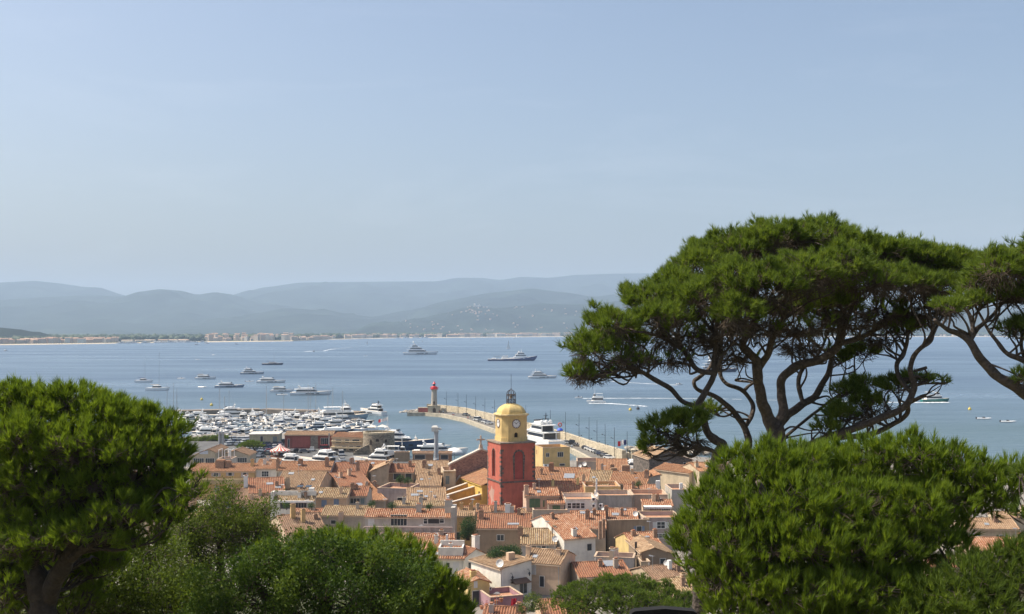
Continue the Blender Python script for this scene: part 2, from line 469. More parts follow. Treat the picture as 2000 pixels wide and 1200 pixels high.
hill_range('mountains', [(-700, 560), (-300, 556), (0, 552), (68, 549), (110, 553), (150, 560), (195, 562), (245, 580), (330, 600), (420, 590), (470, 572), (520, 561), (590, 552), (690, 551), (790, 550), (850, 550),
                         (895, 543), (940, 543), (975, 547), (1020, 541), (1070, 543), (1130, 537), (1200, 535), (1275, 534), (1400, 530), (1600, 541), (1800, 552), (2000, 561), (2300, 566), (2800, 590)], 15500, 5200, 3500, 170, 3.3)
hill_range('mountain_spur', [(-700, 600), (-300, 592), (0, 586), (100, 580), (170, 577), (240, 579), (272, 570), (312, 565), (352, 568), (385, 576), (420, 571), (450, 575), (500, 590), (560, 600), (640, 612), (720, 640), (800, 655)], 12800, 3600, 2500, 125, 9.1)
hill_range('middle_hills', [(300, 650), (420, 636), (500, 612), (560, 602), (620, 606), (720, 620), (800, 606), (880, 586), (960, 572), (1040, 564), (1100, 571), (1160, 580), (1240, 570), (1330, 562), (1500, 575), (1700, 590), (1900, 600), (2100, 612), (2500, 640)], 10800, 2600, 2000, 95, 5.7)
hill_range('village_hill', [(640, 660), (700, 646), (760, 634), (820, 622), (870, 611), (905, 602), (932, 596), (952, 601), (975, 603), (1010, 598), (1060, 593), (1120, 595), (1180, 591), (1250, 582), (1330, 574), (1450, 584), (1700, 596), (1900, 600), (2050, 604), (2500, 640)], 8300, 1500, 1500, 52, 1.9)
hill_range('coastal_hill', [(-500, 622), (-200, 626), (0, 640), (30, 643), (62, 651), (100, 660), (130, 668)], 3900, 500, 600, 14, 7.7, rows=14)

# ---- far shore: plain, beach
shore = [(-500, 676), (0, 674.5), (120, 673), (200, 672), (330, 669.5), (480, 668), (570, 667), (640, 664), (720, 662), (800, 660.5), (880, 660), (1000, 659), (1110, 658), (1400, 658), (2000, 658), (2600, 658)]
SH = [G(x, y, 0) for x, y in shore]
mb = MB()
for a, b_ in zip(SH, SH[1:]):
    mb.poly([(a.x, a.y + 32, 2.5), (b_.x, b_.y + 32, 2.5), (b_.x * 3.4, 17500, 5), (a.x * 3.4, 17500, 5)])
mb.build('far_plain', forest_mat('coastal_plain', (.07, .085, .04), (.22, .19, .13)), kind='structure')
mb = MB()
for a, b_ in zip(SH, SH[1:]):
    mb.poly([(a.x, a.y, -.5), (b_.x, b_.y, -.5), (b_.x, b_.y + 34, 2.6), (a.x, a.y + 34, 2.6)])
mb.build('beach', plain('beach_sand', (.52, .43, .31), 0.95, 0, 0.2, 0.01), kind='structure')

def shore_at(px):
    for (a, ya), (b_, yb) in zip(shore, shore[1:]):
        if px <= b_: return G(px, ya + (yb - ya) * (px - a) / (b_ - a), 0)
    return G(px, 658, 0)

# woods on the plain: one mass
def blob_mesh(name, C, R, mat, parent=None, squash=0.8, **tg):
    ph = (1 + 5 ** .5) / 2
    iv = np.array([(-1, ph, 0), (1, ph, 0), (-1, -ph, 0), (1, -ph, 0), (0, -1, ph), (0, 1, ph), (0, -1, -ph), (0, 1, -ph), (ph, 0, -1), (ph, 0, 1), (-ph, 0, -1), (-ph, 0, 1)]) / 1.9
    fi = np.array([(0, 11, 5), (0, 5, 1), (0, 1, 7), (0, 7, 10), (0, 10, 11), (1, 5, 9), (5, 11, 4), (11, 10, 2), (10, 7, 6), (7, 1, 8), (3, 9, 4), (3, 4, 2), (3, 2, 6), (3, 6, 8), (3, 8, 9), (4, 9, 5), (2, 4, 11), (6, 2, 10), (8, 6, 7), (9, 8, 1)])
    n = len(C); J = nrg.uniform(0.7, 1.3, (n, 12, 1))
    V = C[:, None, :] + iv[None] * J * R[:, None, None] * np.array([1, 1, squash])
    Fc = fi[None] + (np.arange(n) * 12)[:, None, None]
    return np_mesh(name, V.reshape(-1, 3), Fc.reshape(-1, 3), mat, parent, attr=np.repeat(nrg.random(n), 12), **tg)
WOODS = foliage('far_woods', (.018, .035, .014), (.032, .055, .02), (.06, .08, .03), 0.0)
C, R = [], []
for i in range(5200):
    px = nrg.uniform(-120, 2100)
    s = shore_at(px); d = 190 + 1600 * nrg.random() ** 1.5
    if 400 < px < 575: d += 150
    rr = nrg.uniform(7, 17); k = (s.y + d) / s.y
    C.append((s.x * k, s.y + d, 2 + rr * .55)); R.append(rr)
blob_mesh('woodland', np.array(C), np.array(R), WOODS, squash=0.75, label='dark green woods on the plain behind the far shore', kind='stuff')

# ---- houses over there
FAR_W = [plaster(c, .15) for c in ((.58, .46, .36), (.66, .55, .44), (.72, .64, .54), (.58, .43, .33), (.76, .71, .63))]
FAR_R = [plain('far_roof_' + n, c, .9, 0, .15) for n, c in (('red', (.40, .24, .16)), ('tan', (.46, .31, .21)), ('pale', (.50, .40, .30)))]
def far_house(x, y, z, w, d, h, rz, label, group, wi, ri, win=True):
    e = empty('house', (x, y, z), rz, label, 'house', group)
    a = MB(); a.box(-w / 2, -d / 2, -6, w / 2, d / 2, h); a.build('wall', FAR_W[wi], e)
    a = MB(); o = .5
    a.sweep([(-d / 2 - o, h + .02), (d / 2 + o, h + .02), (0, h + .3 * (d / 2 + o))], -w / 2 - o, w / 2 + o); a.build('roof', FAR_R[ri], e)
    if win:
        a = MB()
        k = max(2, int(w / 3.5))
        for fl in range(max(1, int(h / 3))):
            for i in range(k):
                xx = -w / 2 + (i + .5) * w / k; zz = 1 + fl * 3
                a.box(xx - .6, -d / 2 - .06, zz, xx + .6, -d / 2 - .01, zz + 1.5)
        a.build('windows', GLASS, e, kind='stuff')
    return e
def cluster(n, x0, x1, d0, d1, label, group, w=(9, 18), h=(5, 9), wi=(0, 1, 2), ri=(0, 1)):
    q = nrg.uniform(x0, x1, n)
    for i in range(n):
        s = shore_at(q[i]); d = nrg.uniform(d0, d1); k = (s.y + d) / s.y
        ww = nrg.uniform(*w)
        far_house(s.x * k, s.y + d, 2.5, ww, nrg.uniform(7, 11), nrg.uniform(*h), nrg.uniform(-.5, .5), label, group, int(nrg.choice(wi)), int(nrg.choice(ri)), win=False)
cluster(26, -20, 96, 60, 220, 'low brick-coloured house near the beach at the left end of the far shore', 'houses at the left end of the far shore', wi=(0, 3), h=(8, 14), w=(12, 30))
cluster(34, 98, 232, 60, 190, 'pinkish seaside house in the dense group at left on the far shore', 'dense houses at left on the far shore', wi=(0, 1, 3, 4), h=(9, 16), w=(12, 26))
cluster(14, 236, 370, 70, 130, 'long low pale quay building behind the far marina', 'quay buildings behind the far marina', w=(22, 60), h=(4, 6), wi=(2, 4), ri=(1, 2))
cluster(58, 402, 572, 60, 420, 'tall pink lagoon house packed in the terraced lagoon village on the far shore', 'houses of the lagoon village on the far shore', w=(9, 20), h=(8, 26), wi=(0, 1, 2))
cluster(16, 572, 652, 60, 160, 'small ochre house between trees right of the lagoon village', 'ochre houses right of the lagoon village', wi=(0, 1, 3), w=(12, 28), h=(8, 14))
cluster(46, 640, 860, 60, 260, 'terracotta roofed house in the middle of the far waterfront', 'houses in the middle of the far waterfront', w=(12, 34), h=(9, 18), wi=(0, 1, 3))
cluster(34, 862, 1110, 90, 190, 'long salmon apartment house along the sandy far beach', 'apartment houses along the far beach', w=(24, 70), h=(11, 18), wi=(0, 1, 2, 3))
cluster(12, 1550, 1990, 100, 240, 'small villa on the far shore seen under the umbrella pine', 'villas on the far shore under the umbrella pine', wi=(1, 2))

# houses dotted on the village hill, set on its surface
hill = bpy.data.objects['village_hill']
from mathutils.bvhtree import BVHTree
hv = [v.co.copy() for v in hill.data.vertices]
bvh = BVHTree.FromPolygons(hv, [tuple(p.vertices) for p in hill.data.polygons])
cnt = 0
while cnt < 70:
    if cnt < 22: px, py = nrg.normal(925, 22), nrg.normal(609, 5)
    else: px, py = nrg.uniform(790, 1130), nrg.uniform(600, 650)
    hit = bvh.ray_cast(Vector((0, 0, CAM_H)), ray(px, py).normalized())
    if hit[0] is None: cnt += 1; continue
    top = cnt < 22
    far_house(hit[0].x, hit[0].y, hit[0].z - 1, nrg.uniform(7, 15), 8, nrg.uniform(4, 8), nrg.uniform(-.6, .6),
              'tiny old house clustered below the ruined castle on the far hill' if top else 'pale villa scattered on the wooded far hill',
              'old houses below the far castle' if top else 'villas scattered on the far hill', int(nrg.choice((0, 1, 3))), int(nrg.choice((0, 0, 1))), win=False)
    cnt += 1
hit = bvh.ray_cast(Vector((0, 0, CAM_H)), ray(932, 599).normalized())
if hit[0] is not None:
    e = empty('castle_ruin', hit[0], 0, 'tiny ruined castle with two towers on the far hilltop', 'castle')
    a = MB(); a.box(-26, -8, -8, 26, 8, 9); a.build('wall', FAR_W[2], e)
    a = MB(); a.lathe([(7, -8), (6.5, 22)], 10, (-18, 0, 0)); a.build('tower', FAR_W[2], e)
    a = MB(); a.lathe([(5, -8), (4.6, 15)], 10, (15, 0, 0)); a.build('tower', FAR_W[2], e)

# ---- the air
HAZE = True
if HAZE:
    mb = MB(); mb.box(-24000, -300, -3.2, 24000, 23000, 960)
    m = bpy.data.materials.new('haze'); m.use_nodes = True; nt = m.node_tree
    nt.nodes.remove(nt.nodes['Principled BSDF'])
    pv = nt.nodes.new('ShaderNodeVolumePrincipled')
    pv.inputs['Color'].default_value = (.62, .785, 1.0, 1)
    pv.inputs['Density'].default_value = 0.000068
    pv.inputs['Anisotropy'].default_value = 0.0
    nt.links.new(pv.outputs[0], nt.nodes['Material Output'].inputs['Volume'])
    mb.build('haze', m, kind='stuff')
# ================================================================ the old town
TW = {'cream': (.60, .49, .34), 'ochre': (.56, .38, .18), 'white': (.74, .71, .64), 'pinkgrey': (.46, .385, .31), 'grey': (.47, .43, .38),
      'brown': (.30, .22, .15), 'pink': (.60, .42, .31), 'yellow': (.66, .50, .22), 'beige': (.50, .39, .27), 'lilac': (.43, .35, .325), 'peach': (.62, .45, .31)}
FRAME = plain('window_frame', (.66, .62, .56), .6, 0, .08)
TERRA = plain('terracotta_floor', (.42, .22, .13), .9, 0, .2)
SHUT = {'b': plain('blue_shutter', (.20, .27, .38), .6, 0, .1), 'g': plain('green_shutter', (.10, .17, .085), .6, 0, .15),
        'l': plain('lilac_shutter', (.40, .36, .38), .6, 0, .1), 'w': plain('white_shutter', (.62, .61, .60), .6, 0, .06),
        't': plain('teal_shutter', (.20, .25, .25), .6, 0, .1), 'o': plain('wooden_shutter', (.36, .20, .10), .6, 0, .15)}
METAL = plain('grey_metal', (.42, .43, .44), .4, .5, .1)
DARKM = plain('dark_metal', (.05, .05, .055), .5, .4, .1)
BRICK = stone('chimney_brick', (.34, .22, .15), 2.5, .3)

class House:
    """A house seen at front eave (xl..xr, ye); yr is the row where its roof ends above. ze: height of the eave."""
    def __init__(s, label, xl, xr, ye, yr=None, ze=9.0, yaw=0.0, kind='ridge', wall='cream', roof='orange', depth=None, dirt=.35,
                 slope=.30, name='town_house', over=.32, wallm=None, right=None, back=None, cat='house', peak=.5):
        s.ze, s.yaw, s.slope, s.kind = ze, math.radians(yaw), slope, kind
        c, sn = math.cos(s.yaw), math.sin(s.yaw)
        s.ex, s.ey = Vector((c, sn, 0)), Vector((-sn, c, 0))
        L = G(xl, ye, ze); s.L = L
        t = (xr - 1000) / F / (_cp - (600 - ye) / F * _sp)
        w = (t * L.y - L.x) / (c - t * sn); s.w = w
        s.loc = Vector((L.x, L.y, GZ)); s.h = h = ze - GZ
        d = 6.0
        if yr is not None and kind in ('ridge', 'mono', 'hip'):
            r = ray(500, yr); k = -r.z / r.y          # fall per metre of distance on that row
            d = ((CAM_H - ze) - k * L.y) / (k * c + slope)
            d = max(1.0, min(d, 16))
        s.d = d
        s.depth = depth or (2 * d if kind in ('ridge', 'hip') else d if kind == 'mono' else 9.0)
        s.e = e = empty(name, s.loc, s.yaw, label, cat)
        wm = wallm or plaster(TW[wall] if isinstance(wall, str) else wall, dirt); s.wm = wm
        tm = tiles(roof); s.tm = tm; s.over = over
        m = MB(); D = s.depth
        if kind in ('ridge', 'hip'):
            if kind == 'ridge':
                dd = D - d
                m.sweep([(0, 0), (D, 0), (D, h + slope * (d - dd) if dd > 0 else h), (d, h + slope * d), (0, h)], 0, w)
            else:
                m.box(0, 0, 0, w, D, h)
        elif kind == 'mono':
            m.sweep([(0, 0), (D, 0), (D, h + slope * D), (0, h)], 0, w)
        elif kind == 'gable':
            pk = peak * w; s.pk = pk; zr = h + slope * max(pk, w - pk)
            zr = h + slope * pk; zR = zr - slope * (w - pk)
            vs = [(0, 0), (w, 0), (w, zR), (pk, zr), (0, h)]
            m.mesh([(x, 0, z) for x, z in vs] + [(x, D, z) for x, z in vs], [(0, 1, 2, 3, 4), (9, 8, 7, 6, 5)] + [(i, i + 5, (i + 1) % 5 + 5, (i + 1) % 5) for i in range(5)])
        elif kind == 'flat':
            m.box(0, 0, 0, w, D, h - .9)
            t = .25
            for (x0, y0, x1, y1) in ((0, 0, w, t), (0, D - t, w, D), (0, t, t, D - t), (w - t, t, w, D - t)):
                m.box(x0, y0, h - .9, x1, y1, h)
        m.build('wall', wm, e)
        m = MB()
        if kind == 'ridge':
            s.sheet(m, (-over * .5, -over), (w + over * .5, -over), (w + over * .5, d), (-over * .5, d))
            dd = D - d
            if dd > .3: s.sheet(m, (w + over * .5, D + over), (-over * .5, D + over), (-over * .5, d), (w + over * .5, d), zf=lambda x, y: h + slope * d - slope * (y - d))
            s.ridge(m, (-over * .5, d, h + slope * d + .1), (w + over * .5, d, h + slope * d + .1))
            for x in (-over * .5 + .06, w + over * .5 - .06): s.ridge(m, (x, -over, h - slope * over + .1), (x, d, h + slope * d + .1), .10)
        elif kind == 'mono':
            s.sheet(m, (-over * .5, -over), (w + over * .5, -over), (w + over * .5, D + .1), (-over * .5, D + .1))
            s.ridge(m, (-over * .5, D + .1, h + slope * D + .1), (w + over * .5, D + .1, h + slope * D + .1))
            for x in (-over * .5 + .06, w + over * .5 - .06): s.ridge(m, (x, -over, h - slope * over + .1), (x, D, h + slope * D + .1), .10)
        elif kind == 'hip':
            q = min(d, w * .5)
            s.sheet(m, (-over, -over), (w + over, -over), (w - q, d), (q, d))
            s.sheet(m, (w + over, D + over), (-over, D + over), (q, d), (w - q, d), zf=lambda x, y: h + slope * (D - y))
            s.sheet(m, (-over, D + over), (-over, -over), (q, d), (q, d), zf=lambda x, y: h + slope * d * (x / q if x < q else 1))
            s.sheet(m, (w + over, -over), (w + over, D + over), (w - q, d), (w - q, d), zf=lambda x, y: h + slope * d * ((w - x) / q if x > w - q else 1))
            z = h + slope * d + .1
            s.ridge(m, (q, d, z), (w - q, d, z))
            for (x, y, X) in ((-over, -over, q), (w + over, -over, w - q), (-over, D + over, q), (w + over, D + over, w - q)):
                s.ridge(m, (x, y, h - slope * over + .1), (X, d, z))
        elif kind == 'gable':
            pk = s.pk; zr = h + slope * pk
            s.sheet(m, (-over, D + over), (-over, -over * .6), (pk, -over * .6), (pk, D + over), zf=lambda x, y: h + slope * x)
            s.sheet(m, (w + over, -over * .6), (w + over, D + over), (pk, D + over), (pk, -over * .6), zf=lambda x, y: zr - slope * (x - pk))
            s.ridge(m, (pk, -over * .6, zr + .1), (pk, D + over, zr + .1))
            for y in (-over * .6 + .05,):
                s.ridge(m, (-over, y, h - slope * over + .1), (pk, y, zr + .1), .10)
                s.ridge(m, (w + over, y, zr - slope * (w + over - pk) + .1), (pk, y, zr + .1), .10)
        if kind == 'flat':
            m = MB(); m.box(.27, .27, h - .88, w - .27, D - .27, h - .8); m.build('terrace_floor', TERRA, e)
            m = MB()
            for (x0, y0, x1, y1) in ((-.05, -.05, w + .05, .3), (-.05, D - .3, w + .05, D + .05), (-.05, .3, .3, D - .3), (w - .3, .3, w + .05, D - .3)):
                m.box(x0, y0, h + .003, x1, y1, h + .09)
            m.build('coping', plaster((.50, .37, .26), .3), e)
        else:
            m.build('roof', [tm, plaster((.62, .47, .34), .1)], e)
    def zs(s, y): return s.h + s.slope * y
    def ridge(s, m, a, b, r=.15):
        a, b = Vector(a), Vector(b); n = max(1, int((b - a).length / .45))
        b0 = len(m.f)
        jit = [Vector((0, 0, rng.uniform(-.025, .025))) for _ in range(n + 1)]
        m.tube([a.lerp(b, i / n) + jit[i] for i in range(n + 1)], r, 6, 0)
        for i in range(b0, len(m.f)): 
            k = (i - b0) // 6; m.uv[i] = [(k * .34 + .1, .1 + (i % 6) * .01)] * len(m.f[i])
    def sheet(s, m, a, b, c, d, zf=None, p=.40):
        """corrugated tile sheet over the plan quad a-b (eave), c-d (top); zf gives height from plan position"""
        zf = zf or (lambda x, y: s.zs(y))
        A, B, Cc, Dd = [Vector((q[0], q[1], 0)) for q in (a, b, c, d)]
        W = (B - A).length; Ln = ((Dd + Cc) / 2 - (A + B) / 2).length
        nw = max(2, int(round(W / p))); prof = (0, .085, .15, .085)
        rows = max(2, int(Ln / 1.1) + 1)
        b0 = len(m.v); cols = nw * 4 + 1
        off = [rng.uniform(-.02, .02) for _ in range(nw + 1)]
        sag = [rng.uniform(-.05, .03) for _ in range(rows + 1)]
        for j in range(rows + 1):
            t = j / rows
            for i in range(cols):
                u = i / (cols - 1)
                q = A.lerp(B, u).lerp(Dd.lerp(Cc, u), t)
                m.v.append((q.x, q.y, zf(q.x, q.y) + .03 + prof[i % 4] + off[i // 4] + sag[j] * math.sin(math.pi * u) * (1 if 0 < j < rows else 0)))
        for j in range(rows):
            for i in range(cols - 1):
                m.f.append((b0 + j * cols + i, b0 + j * cols + i + 1, b0 + (j + 1) * cols + i + 1, b0 + (j + 1) * cols + i)); m.m.append(0)
                u0, u1, v0, v1 = (i + .02) * .40 * nw / (cols - 1), (i + .98) * .40 * nw / (cols - 1), j * Ln / rows, (j + 1) * Ln / rows
                m.uv.append([(u0, v0), (u1, v0), (u1, v1), (u0, v1)])
        # eave board and cornice below the tiles
        q = [A, B, Cc.lerp(B, .9), Dd.lerp(A, .9)]
        lo = [(k.x, k.y, zf(k.x, k.y) - .16) for k in q]; hi = [(k.x, k.y, zf(k.x, k.y) + .02) for k in q]
        m.mesh(lo + hi, [(3, 2, 1, 0), (0, 1, 5, 4), (1, 2, 6, 5), (3, 0, 4, 7)], 1)
    # ---- points on its faces
    def local(s, p): q = p - s.loc; return Vector((q.dot(s.ex), q.dot(s.ey), q.z))
    def hit(s, px, py, o, n):
        r = ray(px, py); C0 = Vector((0, 0, CAM_H)); return s.local(C0 + r * ((o - C0).dot(n) / r.dot(n)))
    def front(s, px, py): q = s.hit(px, py, s.loc, s.ey); return q.x, q.z
    def left(s, px, py): q = s.hit(px, py, s.loc, s.ex); return q.y, q.z
    def onroof(s, px, py):
        n = Vector((0, -s.slope, 1)); n = s.ex * 0 + s.ey * n.y + Vector((0, 0, 1))
        return s.hit(px, py, s.loc + Vector((0, 0, s.h)), n)
    # ---- parts
    def win(s, px, py, w, h, st='d', sh=None, side='front', name='window'):
        """window centred at (px, py), w x h in pixels of the photo; st: d glass pane, f white framed, c closed shutters, o black opening; sh: open shutters"""
        for_left = side == 'left'
        u, z = (s.left if for_left else s.front)(px, py)
        k = s.L.y / F
        h = h * k
        w = w * k / (max(.25, abs(math.sin(s.yaw) + (-math.tan(0) if 0 else 0))) if for_left else max(.3, math.cos(s.yaw)))
        def R(m, u0, z0, u1, z1, d0, d1, mat=0):
            if for_left: m.box(-d1, u0, z0, -d0, u1, z1, mat)
            else: m.box(u0, -d1, z0, u1, -d0, z1, mat)
        f = .09 if st != 'f' else .11
        if st == 'c':
            m = MB()
            for a, b in ((u - w / 2, u - .015), (u + .015, u + w / 2)):
                R(m, a, z - h / 2, b, z + h / 2, .004, .06)
                n = max(3, int(h / .22))
                for i in range(n):
                    zz = z - h / 2 + (i + .3) * h / n; R(m, a + .05, zz, b - .05, zz + .06, .06, .085)
            m.build('shutters', SHUT[sh or 'b'], s.e); return
        m = MB()
        for (a, z0, b, z1) in ((u - w / 2 - f, z - h / 2 - f, u - w / 2, z + h / 2 + f), (u + w / 2, z - h / 2 - f, u + w / 2 + f, z + h / 2 + f), (u - w / 2, z + h / 2, u + w / 2, z + h / 2 + f), (u - w / 2, z - h / 2 - f, u + w / 2, z - h / 2)):
            R(m, a, z0, b, z1, .003, .07)
        if st in ('d', 'f'):
            nb = max(1, int(round(w / .65)))
            for i in range(1, nb): R(m, u - w / 2 + i * w / nb - .03, z - h / 2, u - w / 2 + i * w / nb + .03, z + h / 2, .02, .05)
            if st == 'f': R(m, u - w / 2, z - .03, u + w / 2, z + .03, .021, .049)
        o = m.build(name, WHITE if st == 'f' else FRAME, s.e)
        m = MB(); R(m, u - w / 2, z - h / 2, u + w / 2, z + h / 2, .004, .018); m.build('pane', GLASS if st != 'o' else DARKM, o)
        if sh:
            for a, b in ((u - w * .5 - .12 - w * .5, u - w * .5 - .12), (u + w * .5 + .12, u + w + .12)):
                m = MB(); R(m, a, z - h / 2, b, z + h / 2, .005, .06); m.build('shutter', SHUT[sh], s.e)
    def chimney(s, px, py, w=.7, h=1.2, mat=None, cap=True):
        """standing on the front slope where the photo shows (px, py)"""
        if s.kind == 'flat': q = s.hit(px, py, s.loc + Vector((0, 0, s.h)), Vector((0, 0, 1)))
        elif s.kind == 'gable': q = s.hit(px, py, s.loc + s.ey * (s.depth * .3), s.ey)
        else: q = s.onroof(px, py)
        m = MB(); m.box(q.x - w / 2, q.y - w / 2, q.z - .7, q.x + w / 2, q.y + w / 2, q.z + h)
        if cap:
            m.box(q.x - w / 2 - .07, q.y - w / 2 - .07, q.z + h + .003, q.x + w / 2 + .07, q.y + w / 2 + .07, q.z + h + .1)
            m.box(q.x - w / 2 + .1, q.y - w / 2 + .1, q.z + h + .1, q.x + w / 2 - .1, q.y + w / 2 - .1, q.z + h + .3, 1)
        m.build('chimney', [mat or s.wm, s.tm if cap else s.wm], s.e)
    def skylight(s, px, py, w=.9, l=1.1):
        q = s.onroof(px, py); a = math.atan(s.slope)
        m = MB(); m.box(-w / 2, -l / 2, 0, w / 2, l / 2, .22); m.xform(Matrix.Translation(q) @ Matrix.Rotation(a, 4, 'X'))
        o = m.build('skylight', METAL, s.e)
        m = MB(); m.box(-w / 2 + .08, -l / 2 + .08, .203, w / 2 - .08, l / 2 - .08, .215); m.xform(Matrix.Translation(q) @ Matrix.Rotation(a, 4, 'X'))
        m.build('pane', plain('skylight_glass', (.10, .12, .14), .2), o)
    def dish(s, px, py, r=.45, at='front', d=-.5):
        r *= .78
        if at == 'front': u, z = s.front(px, py); q = Vector((u, d, z))
        else: q = s.onroof(px, py); q.z += .5
        m = MB(); m.lathe([(.04, 0), (r * .55, r * .09), (r * .85, r * .22), (r, r * .33), (r * .98, r * .36), (r * .5, r * .12)], 14)
        m.tube([(0, 0, 0), (0, 0, -.35)], .05); m.tube([(0, -r * .8, r * .25), (0, -.05, r * 1.0)], .02)
        m.xform(Matrix.Translation(q) @ Matrix.Rotation(-s.yaw - .35, 4, 'Z') @ Matrix.Rotation(math.radians(72), 4, 'X'))
        m.build('satellite_dish', plain('dish_white', (.72, .71, .68), .5), s.e)
    def antenna(s, px, py, h=2.6):
        q = s.onroof(px, py); m = MB(); m.tube([q, q + Vector((0, 0, h))], .035, 5)
        for i in range(5): m.tube([q + Vector((-.5 + .06 * i, -.1 + .25 * i, h - .15)), q + Vector((.5 - .06 * i, -.1 + .25 * i, h - .15))], .02, 4)
        m.tube([q + Vector((0, -.2, h - .15)), q + Vector((0, 1.1, h - .15))], .025, 4)
        m.build('antenna', METAL, s.e)
    def air(s, px, py, w=.85):
        u, z = s.front(px, py); e = s.e
        m = MB(); m.box(u - w / 2, -.42, z - .35, u + w / 2, -.02, z + .35); o = m.build('air_conditioner', WHITE, e)
        m = MB(); m.lathe([(.26, 0), (.26, .03), (.2, .04)], 12); m.xform(Matrix.Translation((u - .08, -.42, z)) @ Matrix.Rotation(math.pi / 2, 4, 'X')); m.build('fan_grille', DARKM, o)
    def pipe(s, px, py0, py1, r=.06, mat=None):
        u, z0 = s.front(px, py0); _, z1 = s.front(px, py1)
        m = MB(); m.tube([(u, -.12, z0), (u, -.12, z1)], r); m.build('drainpipe', mat or WHITE, s.e)
    def ledge(s, y0, y1, mat, x0=None, x1=None, out=.5, name='ledge'):
        a = s.front(x0, y0)[0] if x0 else 0; b = s.front(x1, y0)[0] if x1 else s.w
        z1 = s.front(500 if not x0 else x0, y0)[1]; z0 = s.front(500 if not x0 else x0, y1)[1]
        m = MB(); m.box(a, -out, z0, b, -.003, z1); return m.build(name, mat, s.e)

class H(House):
    houses = []
    def __init__(s, *a, **k):
        super().__init__(*a, **k); s.nch = s.nwin = 0; H.houses.append(s)
    def chimney(s, *a, **k): s.nch += 1; super().chimney(*a, **k)
    def win(s, *a, **k): s.nwin += 1; super().win(*a, **k)
    def clutter(s):
        """the small things every roof and wall here carries: stacks, aerials, dishes, pipes"""
        k = s.L.y / F
        def pix(q):  # where the photo shows a local point
            p = s.loc + s.ex * q.x + s.ey * q.y + Vector((0, 0, q.z)); v = p - Vector((0, 0, CAM_H))
            dpt = v.y * _cp + v.z * _sp; return 1000 + F * v.x / dpt, 600 - F * (-v.y * _sp + v.z * _cp) / dpt
        if s.kind in ('ridge', 'mono', 'hip') and s.w > 4:
            if s.nch < 2:
                for _ in range(2 - s.nch):
                    q = Vector((rng.uniform(.12, .88) * s.w, rng.uniform(.35, .95) * s.d, 0)); q.z = s.zs(q.y); House.chimney(s, *pix(q), rng.uniform(.5, .85), rng.uniform(.8, 1.5), rng.choice([None, BRICK, None]))
            if rng.random() < .6:
                q = Vector((rng.uniform(.1, .9) * s.w, rng.uniform(.6, 1) * s.d, 0)); q.z = s.zs(q.y); s.antenna(*pix(q), rng.uniform(1.8, 2.8))
            if rng.random() < .35:
                q = Vector((rng.uniform(.15, .85) * s.w, rng.uniform(.3, .6) * s.d, 0)); q.z = s.zs(q.y); s.skylight(*pix(q), .8, .9)
        if rng.random() < .5 and s.h > 3: x = rng.choice([.25, s.w - .25]); s.pipe(*[pix(Vector((x, 0, s.h)))[0]], pix(Vector((x, 0, s.h - .1)))[1], pix(Vector((x, 0, .3)))[1], .055, rng.choice([METAL, WHITE, BRICK]))
        if s.nwin == 0 and s.w > 5 and s.h > 3:
            n = max(1, int(s.w / 4)); st = rng.choice(['c', 'd', 'd']); sh = rng.choice(['b', 'l', 'w', 't', 'o', 'g'])
            for i in range(n):
                if rng.random() < .75: x, y = pix(Vector(((i + .5 + rng.uniform(-.15, .15)) * s.w / n, 0, s.h - rng.uniform(1.6, 2.0)))); House.win(s, x, y, .95 / k, 1.35 / k, st, sh if st == 'c' or rng.random() < .6 else None)
        if s.kind in ('ridge', 'mono', 'hip', 'flat') and s.depth > 5 and s.loc.x > 4 and s.h > 4:   # a window on the sunny left side
            for f in (.35, .7):
                if rng.random() < .55:
                    m = MB(); y = f * min(s.depth, 9); z = s.h - 1.9; m.box(-.06, y - .45, z - .65, -.004, y + .45, z + .65); m.build('shutters', SHUT[rng.choice('blwtog')], s.e)
# ---- far row towards the harbour, left to right
h = H('long ochre house with orange roof and a beige balcony band, right beside the left pine', 371, 497, 921, 906, 8.5, 0, 'ridge', 'ochre', 'orange')
h.win(422, 927.5, 8, 6.5, 'd', 'l'); h.win(449.5, 926.5, 7, 6, 'd', 'l'); h.win(478, 928, 6, 9, 'o', 'l')
h.ledge(935, 945, plaster((.46, .35, .19), .3), 396, 477, 1.2, 'balcony_band'); h.win(424, 956, 9, 15, 'c', 'l', name='door'); h.win(450, 953, 8, 10, 'd')
h.chimney(431, 912, 2.2, 1.5, BRICK); h.chimney(446, 912, 1.4, 1.3, BRICK); h.chimney(493, 911, .8, 1.6)
h = H('small white house with wide windows and orange roof, next right of the long ochre house', 498, 540, 916, 898, 9, 0, 'ridge', 'white', 'orange')
h.win(518, 926, 13, 10, 'f'); h.win(505, 926, 7, 11, 'c', 'w')
h = H('greyish house with a blue window, white drainpipes and two chimneys on its long orange roof', 544, 645, 919, 902, 9, 0, 'ridge', 'grey', 'orange', dirt=.6)
h.win(631, 927, 6, 9, 'c', 'b'); h.pipe(589, 918, 935, .12); h.pipe(643, 923, 934, .12); h.win(584, 925, 6, 7, 'd', 'w')
h.chimney(587, 910, 1.1, 1.5, BRICK); h.chimney(638.5, 912, .9, 2.2, BRICK); h.chimney(543, 915, .8, 2.3, BRICK); h.win(604, 932, 14, 10, 'o')
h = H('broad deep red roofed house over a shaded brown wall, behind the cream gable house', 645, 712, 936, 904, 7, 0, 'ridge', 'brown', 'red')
h.skylight(683, 919, 1.0, 1.2); h.antenna(688, 912, 2.8); h.chimney(699, 927, .75, 3.2, BRICK); h.chimney(687, 906, 1, 1.2, BRICK)
h = H('beige blind-gabled house under a tilted tan roof, between the red roof and the veranda', 724, 758, 921, None, 9, 0, 'gable', 'beige', 'tan', depth=12, peak=.98, slope=.42)
